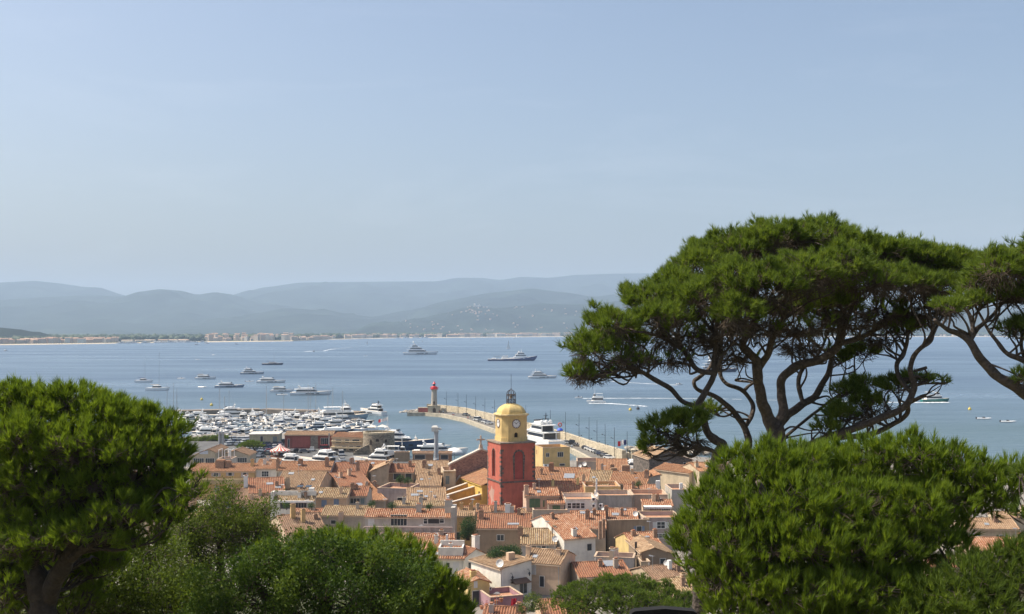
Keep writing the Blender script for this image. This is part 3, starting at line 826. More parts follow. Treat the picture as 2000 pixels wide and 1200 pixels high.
h.chimney(757, 915, .9, 1.6, BRICK)
h = H('tan roofed house full of small chimneys behind the beige blind gable', 690, 748, 918, 901, 8, 0, 'ridge', 'beige', 'orange')
h.chimney(700, 915, .7, 1.3, BRICK); h.chimney(716, 909, .8, 1.2); h.antenna(706, 913); h.skylight(728, 906)
h = H('house with a rust-red veranda roof on posts above a planted terrace', 757, 807, 923, 907, 8.5, 0, 'mono', 'brown', 'red')
h.win(776, 931, 14, 12, 'o'); h.win(798, 931, 12, 13, 'o'); h.chimney(801, 912, .8, 1.2, BRICK)
h = H('long pale tan roof with an orange-capped chimney stack, behind the veranda house', 800, 872, 927, 901, 7, 0, 'ridge', 'beige', 'tan', slope=.26)
h.chimney(829, 914, 1.1, 1.8, BRICK); h.chimney(834, 916, .7, .9); h.skylight(839, 910, 1.6, 1.4); h.antenna(853, 920, 3.4)
h = H('low tan roof right of the planted veranda, with a dusty brown wall', 812, 860, 949, 925, 6.5, 0, 'ridge', 'beige', 'tan', slope=.28)
h.win(846, 955, 9, 8, 'o')
h = H('ornate pale house with a roof garden beside the church volute', 866, 890, 920, None, 9.5, 8, 'flat', 'cream', depth=8, name='town_house')
h.win(874, 938, 7, 16, 'c', 't'); h.win(870, 921.5, 5, 3, 'c', 'o'); h.win(877, 921.5, 5, 3, 'c', 'o'); h.ledge(926, 928, plaster((.6, .5, .36), .2), None, None, .5)
# ---- second line
h = H('red tan house with two skylights and a white chimney, before the long ochre house', 487, 556, 964, 935, 8, 14, 'ridge', 'cream', 'red', slope=.33)
h.skylight(527, 946, 1.5, 1.0); h.skylight(543, 953, 1.3, .9); h.chimney(480, 950, .9, 2.3, WHITE)
h = H('weathered tan roofed house with a tall square chimney, behind the white terrace house', 534, 620, 957, 921, 7.8, -4, 'ridge', 'beige', 'tan', slope=.35)
h.skylight(569, 926, 1.3, 1.0); h.chimney(562, 955, .9, 2.4, plaster(TW['beige'], .5)); h.chimney(589, 955, .6, 1.1, BRICK)
h = H('purplish brown roofed house over a mottled beige wall, behind the olive tree', 418, 512, 970, 955, 7.5, 5, 'hip', 'beige', 'brown', slope=.34)
h.chimney(508, 969, .7, 1.4)
h = H('pinkish mottled wall house with a sagging roof peeping over the olive tree', 455, 522, 986, 972, 6.3, 3, 'mono', 'peach', 'brown')
h.win(474, 995, 7, 11, 'c', 'l')
h = H('dusty house with a roof deck of stacked chairs below the blue window house', 600, 668, 941, None, 7.5, 0, 'flat', 'pinkgrey', depth=9)
h.chimney(612, 941, .5, 1.7, WHITE); h.chimney(628, 947, .6, 1.1); h.chimney(655, 943, .4, 1.5, WHITE)
h = H('white terrace house with parapet, solar panels and a glazed loggia', 534, 613, 978.5, 968, 8.2, -3, 'mono', 'white', 'straw', slope=.5)
h.win(557, 988, 20, 12, 'o'); h.win(588, 988, 22, 12, 'd'); h.ledge(977.5, 981, WHITE, None, None, .5)
m = MB(); m.box(-.5, h.depth - .1, h.h + .2, h.w + .1, h.depth + .25, h.h + h.slope * h.depth + 1.0); m.box(-.55, -.3, 0, -.05, h.depth, h.h + h.slope * h.depth + 1); m.build('parapet', plaster(TW['white'], .15), h.e)
for x in (.55, .76):
    m = MB(); m.box(h.w * x, h.depth + .3, h.h + 2.6, h.w * x + 1.3, h.depth + 1.7, h.h + 2.72); m.xform(Matrix.Rotation(.15, 4, 'X')); m.build('solar_panel', GLASS, h.e)
h = H('pale pink house with two pairs of blue shutters and a straw coloured roof', 612, 677, 972, 954, 8.6, -2, 'ridge', 'peach', 'straw')
h.win(633, 983.5, 10, 13, 'c', 'b'); h.win(657, 981.5, 10, 13, 'c', 'b'); h.chimney(608.5, 966, 1.1, 1.4, WHITE, False)
h = H('grey shaded house with wide dark windows and teal shutters under an orange roof', 678, 716, 969, 950.5, 8.4, 0, 'ridge', 'grey', 'red')
h.win(693.5, 978.5, 18, 9.5, 'd', None); h.win(681, 979, 5, 10, 'c', 't'); h.win(708, 979, 7, 11, 'c', 't')
h = H('long mottled straw roof in front of the blue shuttered house', 628, 725, 1007, 988.5, 6.5, -3, 'ridge', 'pinkgrey', 'straw')
h.win(651, 1020, 9, 7, 'o'); h.chimney(666, 1010, .9, .9, plaster(TW['pink'], .3))
h = H('dusky rose wall house with a narrow red tile coping below the white terrace', 569, 627, 1000, 994.5, 6.4, -2, 'mono', 'pinkgrey', 'striped')
h = H('brown roofed pair with two tall ochre chimneys, above the dark bush', 560, 640, 1046, 1008, 5.2, 24, 'ridge', 'beige', 'brown', slope=.3)
h.chimney(572, 1012, .9, 2.6, plaster(TW['ochre'], .3)); h.chimney(592, 1020, .8, 2.4, plaster(TW['ochre'], .3)); h.chimney(616, 1014, .8, .8, BRICK)
h = H('tan roof edge low at left beside the olive tree', 530, 572, 1036, 1008, 5.0, -12, 'ridge', 'ochre', 'brown')
h = H('cream gabled house with a rosy tan roof below the deep red roof', 664, 724, 950, 925, 7.2, 30, 'ridge', 'peach', 'red', slope=.36)
h.skylight(702, 947, 1.4, 1.1)
h = H('orange hipped roof beside the lilac roof terrace', 686, 754, 978, 944, 6.0, 6, 'hip', 'pinkgrey', 'orange', slope=.32)
h.skylight(703, 949, 1.0, .9)
h = H('lilac pink roof terrace box with blank streaked walls', 737, 797, 953.5, None, 8.3, -12, 'flat', 'lilac', depth=9, dirt=.6)
h.win(783, 976, 14, 7, 'o')
h = H('mottled brownish tan roof with pale blue skylights, below the lilac terrace', 796, 872, 984, 954, 6.4, 6, 'ridge', 'beige', 'tan', slope=.3)
h.skylight(810, 968, 1.7, 1.1); h.skylight(820, 961, 1.3, 1.0); h.chimney(823, 976, .8, 1.0, METAL); h.chimney(849, 972, .5, .4, WHITE)
h = H('grey wall with a straw striped tile coping, behind the balustrade house', 769, 872, 988, 980, 7.2, -1, 'mono', 'grey', 'straw')
h.chimney(822, 990, .7, 1.9)
# ---- balustrade house
h = H('wide grey house with a rose balustraded terrace, glazed doors and striped tile roof', 713, 882, 1010, 995, 8.0, -2, 'mono', 'grey', 'striped', dirt=.25)
h.win(779, 1016.5, 31, 20, 'd', name='glazed_door'); h.win(847, 1017, 22, 12, 'o'); h.win(831, 1017.5, 7, 11, 'f'); h.win(863, 1016, 8, 11, 'f'); h.win(725, 1019, 12, 17, 'c', 'w')
h.chimney(818, 1000, 1.0, 1.4); h.chimney(876, 1000, 1.4, 2.2); h.chimney(875, 997, .5, 2.8, WHITE, False)
u0, zt = h.front(716, 1023.5); u1, _ = h.front(884, 1023.5); _, zb = h.front(800, 1040)
ROSE = plaster((.45, .33, .29), .25)
m = MB(); m.box(u0, -3.0, zb - 3.2, u1, -.1, zb + .1); tb = m.build('terrace', ROSE, h.e)
m = MB(); m.box(u0, -3.2, zt - .14, u1 + .2, -2.85, zt); m.box(u0, -3.15, zb + .1, u1, -2.9, zb + .28)
n = 9
for i in range(n + 1):
    x = u0 + (u1 - u0) * i / n; m.box(x - .2, -3.17, zb + .28, x + .2, -2.88, zt - .14)
bl = m.build('balustrade', ROSE, h.e)
m = MB()
for i in range(n):
    for j in range(5):
        x = u0 + (u1 - u0) * (i + (j + 1) / 6) / n
        m.lathe([(.05, 0), (.09, .12), (.045, .3), (.07, (zt - zb - .42))], 6, (x, -3.02, zb + .28))
m.build('balusters', ROSE, bl, kind='stuff')
m = MB(); zz = h.front(800, 1043)[1]
m.box(-.6, -.5, 0, h.w + .9, -.02, zb)
m.build('lower_wall', plaster(TW['pinkgrey'], .3), h.e)
m = MB(); m.box(h.w - .1, -.6, 0, h.w + .7, 4, h.h + 2.0); m.build('party_wall', plaster(TW['grey'], .3), h.e)
h = H('low striped tile roof just under the balustrade', 768, 884, 1062, 1043, 4.8, -2, 'mono', 'pinkgrey', 'striped')
h.dish(853, 1050, .5, 'roof')
# ---- around the tower foot
h = H('small ochre house with an open black doorway behind the ivy covered tree', 886, 926, 1008, 993, 7.4, 0, 'ridge', 'ochre', 'tan')
h.win(894, 1048, 9, 16, 'o', name='door')
h = H('low orange roof at the foot of the flying buttresses', 906, 958, 1001, 990, 6.6, 8, 'ridge', 'beige', 'orange')
h.chimney(933, 996, .5, 1.2)
h = H('large brown walled house with a flat reddish roof and one small dark window', 931, 1036, 1032, 1004, 7.2, -2, 'ridge', 'brown', 'red', slope=.3)
h.win(977.5, 1050.5, 13, 11, 'd'); h.skylight(997, 1025, 1.1, .7); h.skylight(1008, 1025, 1.1, .7); h.chimney(940, 1014, .9, 1.6, BRICK)
h = H('low tiled lean-to in shade with white walls left of the pink shuttered house', 938, 1004, 998, 988, 6.6, -3, 'ridge', 'grey', 'red')
h.chimney(992, 1000, 1.2, 1.6, WHITE); h.chimney(1000, 1002, .8, 1.3); h.chimney(968, 999, .6, 2.0)
h = H('pink house with big green shutters and a striped roof, before the bell tower', 1028, 1092, 969, 954, 10.2, 5, 'ridge', 'pink', 'striped')
h.win(1044.5, 983, 21, 17, 'c', 'g'); h.chimney(1028, 966, .9, 1.8); h.win(1062, 984, 3, 13, 'c', 'g')
h = H('lower wing of the pink house with one green shutter and a sloping striped roof', 1071, 1102, 984, 962, 8.8, 5, 'ridge', 'pinkgrey', 'striped')
h.win(1086.5, 993, 15, 11, 'c', 'g')
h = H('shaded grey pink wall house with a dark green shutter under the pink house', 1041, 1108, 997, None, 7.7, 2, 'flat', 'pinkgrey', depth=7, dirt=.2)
h.win(1058, 1016, 16, 12, 'c', 'g'); h.dish(1094, 1012, .4)
h = H('small low tan roof tucked between the brown house and the grey pink wall', 1012, 1040, 1003, 994, 6.6, -18, 'ridge', 'brown', 'tan')
h = H('white penthouse with a row of five framed windows and two stacked air conditioners', 1104, 1167, 976, None, 9.6, 3, 'flat', 'white', depth=9, dirt=.2)
for x in (1112, 1121, 1129, 1138): h.win(x, 988, 7, 10, 'f')
h.air(1159.5, 975); h.air(1159.5, 987.5); h.air(1173, 987)
h = H('long blank grey roughcast wall with a thin orange coping', 1169, 1237, 968.5, None, 9.6, 2, 'flat', 'grey', depth=8, dirt=.6)
h.chimney(1165, 968, .3, 2.6, WHITE, False); h.dish(1163.5, 966, .6)
h = H('rosy roof terrace with an awning and an air conditioner beside the big right bush', 1236, 1304, 967, None, 9.2, 0, 'flat', 'pink', depth=8)
h.win(1280, 976, 18, 10, 'o'); h.air(1294, 977.5, 1.1)
h = H('terracotta orange walled flat behind a scalloped white awning', 1256, 1314, 988.5, 977, 8.2, 0, 'mono', 'peach', 'striped')
h.win(1281, 1001, 24, 16, 'c', 'o'); h.win(1301, 1002, 16, 15, 'o')
u0, z0 = h.front(1256, 987); u1, _ = h.front(1310, 987)
m = MB(); m.box(u0, -2.2, z0 - .1, u1, -.1, z0 - .02)
for i in range(24):
    x = u0 + (u1 - u0) * i / 24; m.box(x + .02, -2.22, z0 - .5 + .12 * (i % 2), x + (u1 - u0) / 24 - .02, -2.18, z0 - .1)
m.build('awning', plain('awning_cloth', (.72, .68, .64), .8), h.e)
h = H('mauve house with white louvred shutters beside the big right bush', 1256, 1330, 1012, None, 7.6, 2, 'flat', 'lilac', depth=8, dirt=.2)
h.win(1291, 1026, 15, 12, 'f', 'w'); h.win(1290, 1047, 20, 7, 'f', 'w')
h = H('wide orange roof with two small skylights behind the bright striped roof', 1115, 1183, 1032, 999, 6.5, -3, 'ridge', 'pinkgrey', 'striped', slope=.3)
h.skylight(1138, 1003, 1.0, .9); h.skylight(1158, 1002, 1.0, .9); h.chimney(1147, 1014, .8, 1.6, BRICK); h.dish(1177, 993, .4)
h = H('orange roof with one pale skylight and a leaning white dish at its right end', 1186, 1246, 1016, 994, 7.0, -2, 'ridge', 'grey', 'striped', slope=.3)
h.skylight(1202, 1006, 1.4, 1.1); h.skylight(1217, 997, 1.3, .8); h.chimney(1184, 1012, .8, 2.2, BRICK); h.dish(1241, 1003, .7)
h = H('bright orange striped roof over a white gable wall lit from the left', 1102, 1163, 1054, 1008, 6.9, 26, 'ridge', 'white', 'striped', dirt=.15, slope=.34)
h.win(1151, 1069, 9, 13, 'd'); h.chimney(1121, 1047, .8, 1.2)
h = H('stained brown blank block with two rust red flues, behind the white gable wall', 1186, 1268, 1017, None, 7.4, 8, 'flat', (.36, .27, .18), depth=8, dirt=.7)
h.chimney(1179, 1044, .5, 2.8, BRICK, False); h.chimney(1172, 1046, .5, 2.6, BRICK, False)
h = H('orange roof over a bright yellow left gable, below the stained brown block', 1237, 1292, 1067, 1042, 4.9, 16, 'ridge', 'yellow', 'striped', slope=.34)
h.skylight(1264, 1050, .8, .5); h.chimney(1279, 1050, .7, 1.4, BRICK)
h = H('pale striped tile roof with white dormer windows below and a big white dish', 1018, 1086, 1063, 1033, 6.0, -2, 'ridge', 'grey', 'straw', slope=.34)
h.win(1043, 1071, 9, 8, 'f', 't'); h.win(1062, 1071, 8, 8, 'f', 't'); h.dish(1085, 1052, .75); h.chimney(1016, 1047, .9, 1.5, BRICK); h.chimney(1082, 1040, .9, 1.0)
h = H('tan roofed beige house with a blue grey shutter and an aerial on its sunny wall', 1022, 1094, 1098, 1072, 6.4, -20, 'ridge', 'peach', 'tan', slope=.33)
h.win(1042, 1113, 10, 19, 'c', 'w'); h.win(1058.5, 1136, 8, 20, 'o', name='door'); h.chimney(1032, 1084, .7, 1.4)
h = H('white house with two wall lanterns and a brown canopy over its glazed door', 978, 1038, 1112, None, 6.3, 34, 'gable', 'white', 'tan', depth=9, peak=.99, slope=.13, dirt=.12)
h.win(1022, 1148, 14, 22, 'd', name='glazed_door')
for (x, y) in ((997, 1131), (1030, 1123)):
    u, z = h.front(x, y); m = MB()
    m.tube([(u, 0, z + .9), (u, -.35, z + 1.0), (u, -.6, z + .6)], .035, 5); m.lathe([(.06, 0), (.2, .45), (.24, .47), (.03, .72)], 6, (u, -.6, z - .1)); m.build('wall_lantern', DARKM, h.e)
u0, z0 = h.front(997, 1138); u1, z1 = h.front(1028, 1134)
m = MB(); m.box(u0, -1.5, z0 - .1, u1, -.02, z0 + .02, 0); m.mesh([(u0, -1.5, z0 + .03), (u1, -1.5, z0 + .03), (u1, -.02, z0 + .5), (u0, -.02, z0 + .5)], [(0, 1, 2, 3)]); m.build('canopy', plain('brown_canopy', (.13, .075, .05), .7), h.e)
m = MB(); m.box(3.2, 2.5, h.h, 4.5, 3.3, h.h + 1.8); m.build('chimney', plaster(TW['peach'], .2), h.e); h.dish(981, 1102, .85, 'front', .6)
h = H('cream house with a sunken roof terrace and a gable facing right', 906, 952, 1091, None, 5.9, 38, 'gable', 'white', 'red', depth=10, slope=.5, dirt=.15)
h.win(917, 1112, 5, 26, 'd', None); h.win(942, 1103, 6, 32, 'c', 'w'); h.chimney(929, 1065, 1.0, 1.6)
h = H('roof terrace wing of the cream house with a white box parapet', 842, 906, 1091, 1066, 5.9, -2, 'mono', 'white', 'striped', dirt=.12, slope=.32)
h.win(875, 1104, 6, 9, 'd'); h.win(891, 1112, 12, 26, 'c', 'w', name='door'); h.win(857, 1107, 5, 9, 'd')
m = MB(); q0 = h.onroof(856, 1087); q1 = h.onroof(904, 1087); m.box(q0.x, q0.y, q0.z - 1, q1.x, q0.y + .25, q0.z + 1.5); m.box(q0.x, q0.y + .25, q0.z - 1, q0.x + .25, q0.y + 3.4, q0.z + 1.5)
m.box(q1.x - .25, q0.y + .25, q0.z - 1, q1.x, q0.y + 3.4, q0.z + 1.5); m.box(q0.x, q0.y + 3.4, q0.z - 1, q1.x, q0.y + 3.65, q0.z + 2.1); m.build('terrace_parapet', plaster(TW['white'], .1), h.e)
h = H('striped red roof with a sloped white coping above the cream house', 826, 880, 1073, 1052, 5.6, -8, 'ridge', 'white', 'striped')
h.dish(853, 1052, .5, 'roof'); h.chimney(873, 1062, .4, 1.6, WHITE, False)
h = H('small yellow house with an open porch, lattice window and chimney pot', 914, 956, 1140, None, 4.9, 16, 'gable', 'yellow', 'striped', depth=8, slope=.32, dirt=.15)
h.win(929, 1142, 7, 13, 'c', 'w'); h.win(932, 1168, 18, 27, 'o', name='porch'); h.chimney(924, 1129, .9, 1.0); h.win(958, 1150, 3, 4, 'o')
h = H('purple walled terrace with a yellow parapet in front of the white lantern house', 958, 1022, 1168, None, 3.8, 20, 'flat', (.34, .20, .23), depth=6, dirt=.2)
h = H('bright red tiled roof cut off by the bottom edge, right of the yellow house', 944, 1022, 1204, 1185, 2.9, -6, 'ridge', 'lilac', 'red')
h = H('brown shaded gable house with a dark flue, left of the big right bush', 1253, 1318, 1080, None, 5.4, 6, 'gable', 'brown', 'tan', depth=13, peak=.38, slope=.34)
h.chimney(1242, 1085, .35, 2.4, DARKM, False)
h = H('rust red roof with a flat grey roof hatch above the small round pine', 1132, 1232, 1128, 1100, 4.4, 12, 'ridge', 'pinkgrey', 'red', slope=.3)
h.skylight(1193, 1102, 2.4, 2.0)
h = H('narrow terrace with a long white parapet and a blue tiled pool edge', 1160, 1238, 1088, None, 5.0, -10, 'flat', 'grey', depth=4.5)
h.chimney(1195, 1090, .8, 1.6, plaster(TW['cream'], .2)); h.chimney(1203, 1084, .8, 1.0)
h = H('beige annex with a white dish and a small brown door above the round pine', 1252, 1270, 1098, None, 4.4, 4, 'flat', 'beige', depth=5)
h.dish(1245, 1112, .5); h.win(1268, 1120, 4, 10, 'c', 'o', name='door')
h = H('patchy brown roof with a white chimney and dish, beside the big right bush', 1276, 1345, 1132, 1108, 4.2, 22, 'ridge', 'beige', 'brown', slope=.3)
h.chimney(1308, 1112, .6, 1.5, WHITE, False); h.dish(1301, 1106, .55, 'roof')
h = H('pale tan roof corner at the bottom between the round pine and the big right bush', 1322, 1372, 1156, 1130, 3.8, 18, 'ridge', 'peach', 'straw')
h = H('flat red roof glimpsed under the small round pine', 1060, 1150, 1204, 1172, 2.8, 6, 'ridge', 'peach', 'red')
# ---- right of the tower
h = H('yellow flat roofed building with grey windows directly behind the bell tower', 1060, 1113, 875, None, 8.4, 16, 'flat', (.60, .43, .19), depth=9, dirt=.15, name='yellow_building', cat='building')
h.win(1069.5, 889, 6, 7, 'd'); h.win(1094.5, 888, 11, 9, 'd'); h.ledge(893.5, 894.5, plaster((.62, .46, .24), .1), None, None, .12); h.win(1098, 908, 10, 4, 'o'); h.air(1066, 909, 1.6)
h = H('broad orange roof with a large double skylight and a brick chimney right of the tower', 1034, 1146, 952, 913, 7.2, -8, 'ridge', 'beige', 'orange', slope=.28)
h.skylight(1112, 931, 2.6, 2.8); h.chimney(1077, 921, 1.1, 1.9, BRICK)
h = H('shadowed dark red roof falling to the right at the tower foot', 1030, 1140, 966, 940, 6.6, -6, 'ridge', 'yellow', 'red', slope=.26)
h.chimney(1080, 950, .6, 1.4)
h = H('lichen speckled straw roof with a stub chimney right of the double skylight', 1122, 1186, 951, 919, 7.4, -12, 'ridge', 'beige', 'straw', slope=.28)
h.chimney(1140, 943, .6, 1.8); h.chimney(1162, 956, .8, 1.5)
h = H('grey walled box house with two white dishes above the straw roof', 1126, 1168, 901.5, None, 9.4, -3, 'flat', (.36, .32, .29), depth=8, dirt=.15)
h.dish(1133, 910, .6); h.dish(1142, 906, .75)
h = H('orange roof standing near the jetty with a pointed end, left of the white yacht', 1166, 1226, 924, 897, 7.4, -4, 'ridge', 'pinkgrey', 'orange', slope=.34)
h.chimney(1196, 921, 1.1, 1.6, BRICK); h.chimney(1176, 922, .5, 2.0)
h = H('dark chimney cluster house with a white dish below the pointed orange roof', 1180, 1236, 935, 925, 7.6, 0, 'ridge', 'brown', 'tan')
h.chimney(1222, 928, 2.0, 2.2, BRICK); h.dish(1211, 924, .8); h.chimney(1199, 928, 1.6, 1.5, BRICK)
h = H('long orange roof rising to the right, in front of the dark stone barn', 1190, 1262, 944, 922, 8.2, -16, 'ridge', 'beige', 'orange', slope=.3)
h.win(1206, 953, 6, 8, 'c', 'o'); h.chimney(1263, 934, 1.0, 1.7, BRICK)
h = H('grey gable house with an orange roof crest against the dark stone barn', 1252, 1290, 936, None, 8.8, 4, 'gable', 'grey', 'orange', depth=9, peak=.99, slope=.2)
h.win(1279, 953, 22, 8, 'o')
h = H('low red striped roof house with cream dormer walls beneath the orange roofs', 1220, 1284, 964, 947, 8.0, -4, 'ridge', 'cream', 'striped')
h.chimney(1237, 955, .7, 1.5, BRICK); h.chimney(1285, 953, .9, 1.6, WHITE, False)
h = H('little ochre terrace house with air conditioners behind the roughcast wall', 1143, 1212, 951, None, 8.6, 2, 'flat', 'ochre', depth=9)
h.air(1177, 962); h.air(1188, 960); h.win(1203, 960, 8, 8, 'd'); h.chimney(1165, 954, .35, 2.2, WHITE, False)
h = H('grey flat roofed house right of the rosy roof terrace, under the stone barn', 1312, 1350, 957, None, 8.6, 2, 'flat', 'grey', depth=9)
h.chimney(1330, 955, .7, 1.3, WHITE, False)
h = H('big dark stone barn with a tan gable roof, under the umbrella pine', 1268, 1352, 897, None, 9.3, 12, 'gable', 'brown', 'tan', depth=14, peak=.44, slope=.36, wallm=stone('dark_rubble', (.115, .095, .08), 1.0, .55), name='stone_barn', cat='barn')
h = H('cream house with grey cornice and pilasters right of the stone barn', 1346, 1368, 925, None, 8.8, 40, 'gable', 'cream', 'orange', depth=12, peak=.99, slope=.25)
h.win(1356, 942, 6, 14, 'c', 'w')
h = H('taller cream house with a pale cornice behind the pine trunk', 1366, 1398, 921, 905, 9.6, 20, 'ridge', 'cream', 'orange')
h.win(1375, 940, 5, 12, 'd')
h = H('tan roofed house with a stone wall at the shore behind the pine trunk', 1340, 1420, 915, 903, 7.0, -12, 'ridge', 'brown', 'tan')
# ---- glimpsed behind the big right bush and behind the left pine
h = H('tan roof glimpsed through the right bush, beside the sea', 1880, 1990, 1032, 1012, 6.0, -6, 'ridge', 'beige', 'tan', name='town_house')
h = H('orange tiled roof glimpsed at the right edge through pine branches', 1902, 2030, 1076, 1050, 5.4, -4, 'ridge', 'peach', 'striped')
h.skylight(1946, 1070, 1.2, .8)
h = H('cream rendered house glimpsed at the right edge above the orange roof', 1955, 2040, 1012, 1000, 7, 4, 'ridge', 'cream', 'tan')
h = H('red roof with a pale patch glimpsed low through the right bush', 1820, 1900, 1108, 1086, 4.6, 0, 'ridge', 'peach', 'red')
h = H('cream house hidden behind the middle of the right bush', 1450, 1560, 1040, 1018, 6.5, 8, 'ridge', 'cream', 'orange'); h.win(1500, 1055, 8, 10, 'c', 'w')
h = H('tan house hidden behind the lower right bush', 1600, 1720, 1090, 1068, 5.5, -6, 'ridge', 'peach', 'tan')
h = H('orange roof glimpsed through the right flank of the left pine', 270, 360, 976, 956, 7.5, 0, 'ridge', 'peach', 'orange'); h.win(300, 985, 7, 9, 'c', 'l')
h = H('red roof glimpsed through the twigs of the left pine', 180, 290, 1004, 984, 6.8, 5, 'ridge', 'cream', 'red')
h = H('pale roof glimpsed low between the left pine and the olive tree', 300, 400, 1010, 990, 6.4, -4, 'ridge', 'beige', 'tan')
h = H('orange roof far back glimpsed over the twigs of the left pine', 200, 330, 936, 922, 8.4, 0, 'ridge', 'white', 'orange')
for h in list(H.houses): h.clutter()
# ================================================================ church and bell tower
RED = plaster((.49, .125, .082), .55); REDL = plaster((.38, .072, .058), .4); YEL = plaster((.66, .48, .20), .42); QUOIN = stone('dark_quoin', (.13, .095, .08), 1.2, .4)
OCH = plaster((.68, .46, .12), .25)
def arch_pts(cx, z0, z1, w, n=12):
    r = w / 2; zs = z1 - r
    return [(cx - r, z0), (cx - r, zs)] + [(cx - r * math.cos(math.pi * i / n), zs + r * math.sin(math.pi * i / n)) for i in range(1, n)] + [(cx + r, zs), (cx + r, z0)]
def wall_arch(m, o, ex, n, W, Ht, arch, depth, mat=0, mat_in=1):
    """wall W x Ht at o along ex (inward normal n) with an arched recess"""
    o, ex, n = Vector(o), Vector(ex), Vector(n); up = Vector((0, 0, 1))
    pt = lambda u, z, d=0: o + ex * u + up * z + n * d
    a = arch; x0, z0 = a[0]; x1 = a[-1][0]
    m.poly([pt(0, 0), pt(x0, 0), pt(x0, Ht), pt(0, Ht)], mat); m.poly([pt(x1, 0), pt(W, 0), pt(W, Ht), pt(x1, Ht)], mat)
    if z0 > 0: m.poly([pt(x0, 0), pt(x1, 0), pt(x1, z0), pt(x0, z0)], mat)
    for (u, z), (u2, z2) in zip(a[1:-1], a[2:-1]): m.poly([pt(u, z), pt(u2, z2), pt(u2, Ht), pt(u, Ht)], mat)
    for (u, z), (u2, z2) in zip(a, a[1:] + a[:1]): m.poly([pt(u, z), pt(u, z, depth), pt(u2, z2, depth), pt(u2, z2)], mat)
    m.poly([pt(u, z, depth) for u, z in a], mat_in)
def arch_ring(m, o, ex, n, arch, t, proud, mat=0):
    o, ex, n = Vector(o), Vector(ex), Vector(n); up = Vector((0, 0, 1))
    cx = (arch[0][0] + arch[-1][0]) / 2; r = abs(arch[0][0] - cx); zs = arch[1][1]
    out = []
    for i, (u, z) in enumerate(arch):
        tt = t * (1 + .25 * ((i % 2) * 2 - 1))
        if z <= zs + 1e-6: out.append((u + (tt if u > cx else -tt), z))
        else: out.append((cx + (u - cx) * (r + tt) / r, zs + (z - zs) * (r + tt) / r))
    pt = lambda q, d: o + ex * q[0] + up * q[1] - n * d
    for i in range(len(arch) - 1):
        a, b, c, d = arch[i], arch[i + 1], out[i + 1], out[i]
        m.poly([pt(a, proud), pt(b, proud), pt(c, proud), pt(d, proud)], mat)
        m.poly([pt(d, proud), pt(c, proud), pt(c, -.02), pt(d, -.02)], mat); m.poly([pt(a, -.02), pt(b, -.02), pt(b, proud), pt(a, proud)], mat)

YAW = math.radians(22)
TD = 262.0
c0 = P(978, 868, TD); TZ = c0.z - GZ            # height of the red shaft
S = 8.7
tw = empty('bell_tower', (c0.x, c0.y, GZ), YAW, 'tall church bell tower, red below and yellow above, with clocks and an iron bell cage', 'bell tower')
zb = P(978, 943, TD).z - GZ                     # the band
m = MB()
aF = arch_pts(4.55, zb + .55, P(1010, 883.5, TD).z - GZ - .0, 2.05); aL = arch_pts(4.6, zb + .9, P(963, 881, TD).z - GZ, 1.75)
X, Y = Vector((1, 0, 0)), Vector((0, 1, 0))
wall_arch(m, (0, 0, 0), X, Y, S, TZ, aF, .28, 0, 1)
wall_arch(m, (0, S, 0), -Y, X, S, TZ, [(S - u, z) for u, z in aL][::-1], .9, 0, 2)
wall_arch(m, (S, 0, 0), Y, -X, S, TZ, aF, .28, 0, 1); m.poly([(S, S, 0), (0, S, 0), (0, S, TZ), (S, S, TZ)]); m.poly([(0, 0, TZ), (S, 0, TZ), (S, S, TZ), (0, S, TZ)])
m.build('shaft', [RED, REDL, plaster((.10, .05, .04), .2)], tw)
m = MB(); arch_ring(m, (0, 0, 0), X, Y, aF, .42, .03); arch_ring(m, (0, S, 0), -Y, X, [(S - u, z) for u, z in aL][::-1], .22, .03); m.build('arch_stones', QUOIN, tw)
m = MB(); pp = [Vector((-.006, 5.6 + 1.5 * math.cos(t) * (1 + .3 * math.sin(3 * t + 1)), zb - 3.6 + 1.9 * math.sin(t) * (1 + .25 * math.cos(5 * t)))) for t in np.linspace(0, 6.28, 23)[:-1]]
m.poly(pp[::-1]); m.build('worn_patch', plaster((.50, .30, .24), .5), tw)
m = MB(); z = 0; i = 0
while z < TZ - .1:
    hh = min(.52, TZ - z)
    if abs(z + hh / 2 - zb) > .42:
        a, b = (.75, .42) if i % 2 else (.42, .75)
        for (x, y, sx, sy) in ((0, 0, 1, 1), (S, 0, -1, 1), (0, S, 1, -1)):
            xs = sorted((x - sx * .025, x + sx * a)); ys_ = sorted((y - sy * .025, y + sy * b))
            if rng.random() < .8: m.box(xs[0], ys_[0], z, xs[1], ys_[1], z + hh - .02)
    z += hh; i += 1
m.build('quoins', QUOIN, tw)
m = MB(); m.box(-.16, -.16, zb - .17, S + .16, S + .16, zb + .17); m.build('band', QUOIN, tw)
m = MB(); m.box(-.22, -.22, TZ + .003, S + .22, S + .22, TZ + .24); m.box(-.05, -.05, TZ + .24, S + .05, S + .05, TZ + .34); m.build('ledge', stone('grey_ledge', (.24, .19, .15), 1, .3), tw)
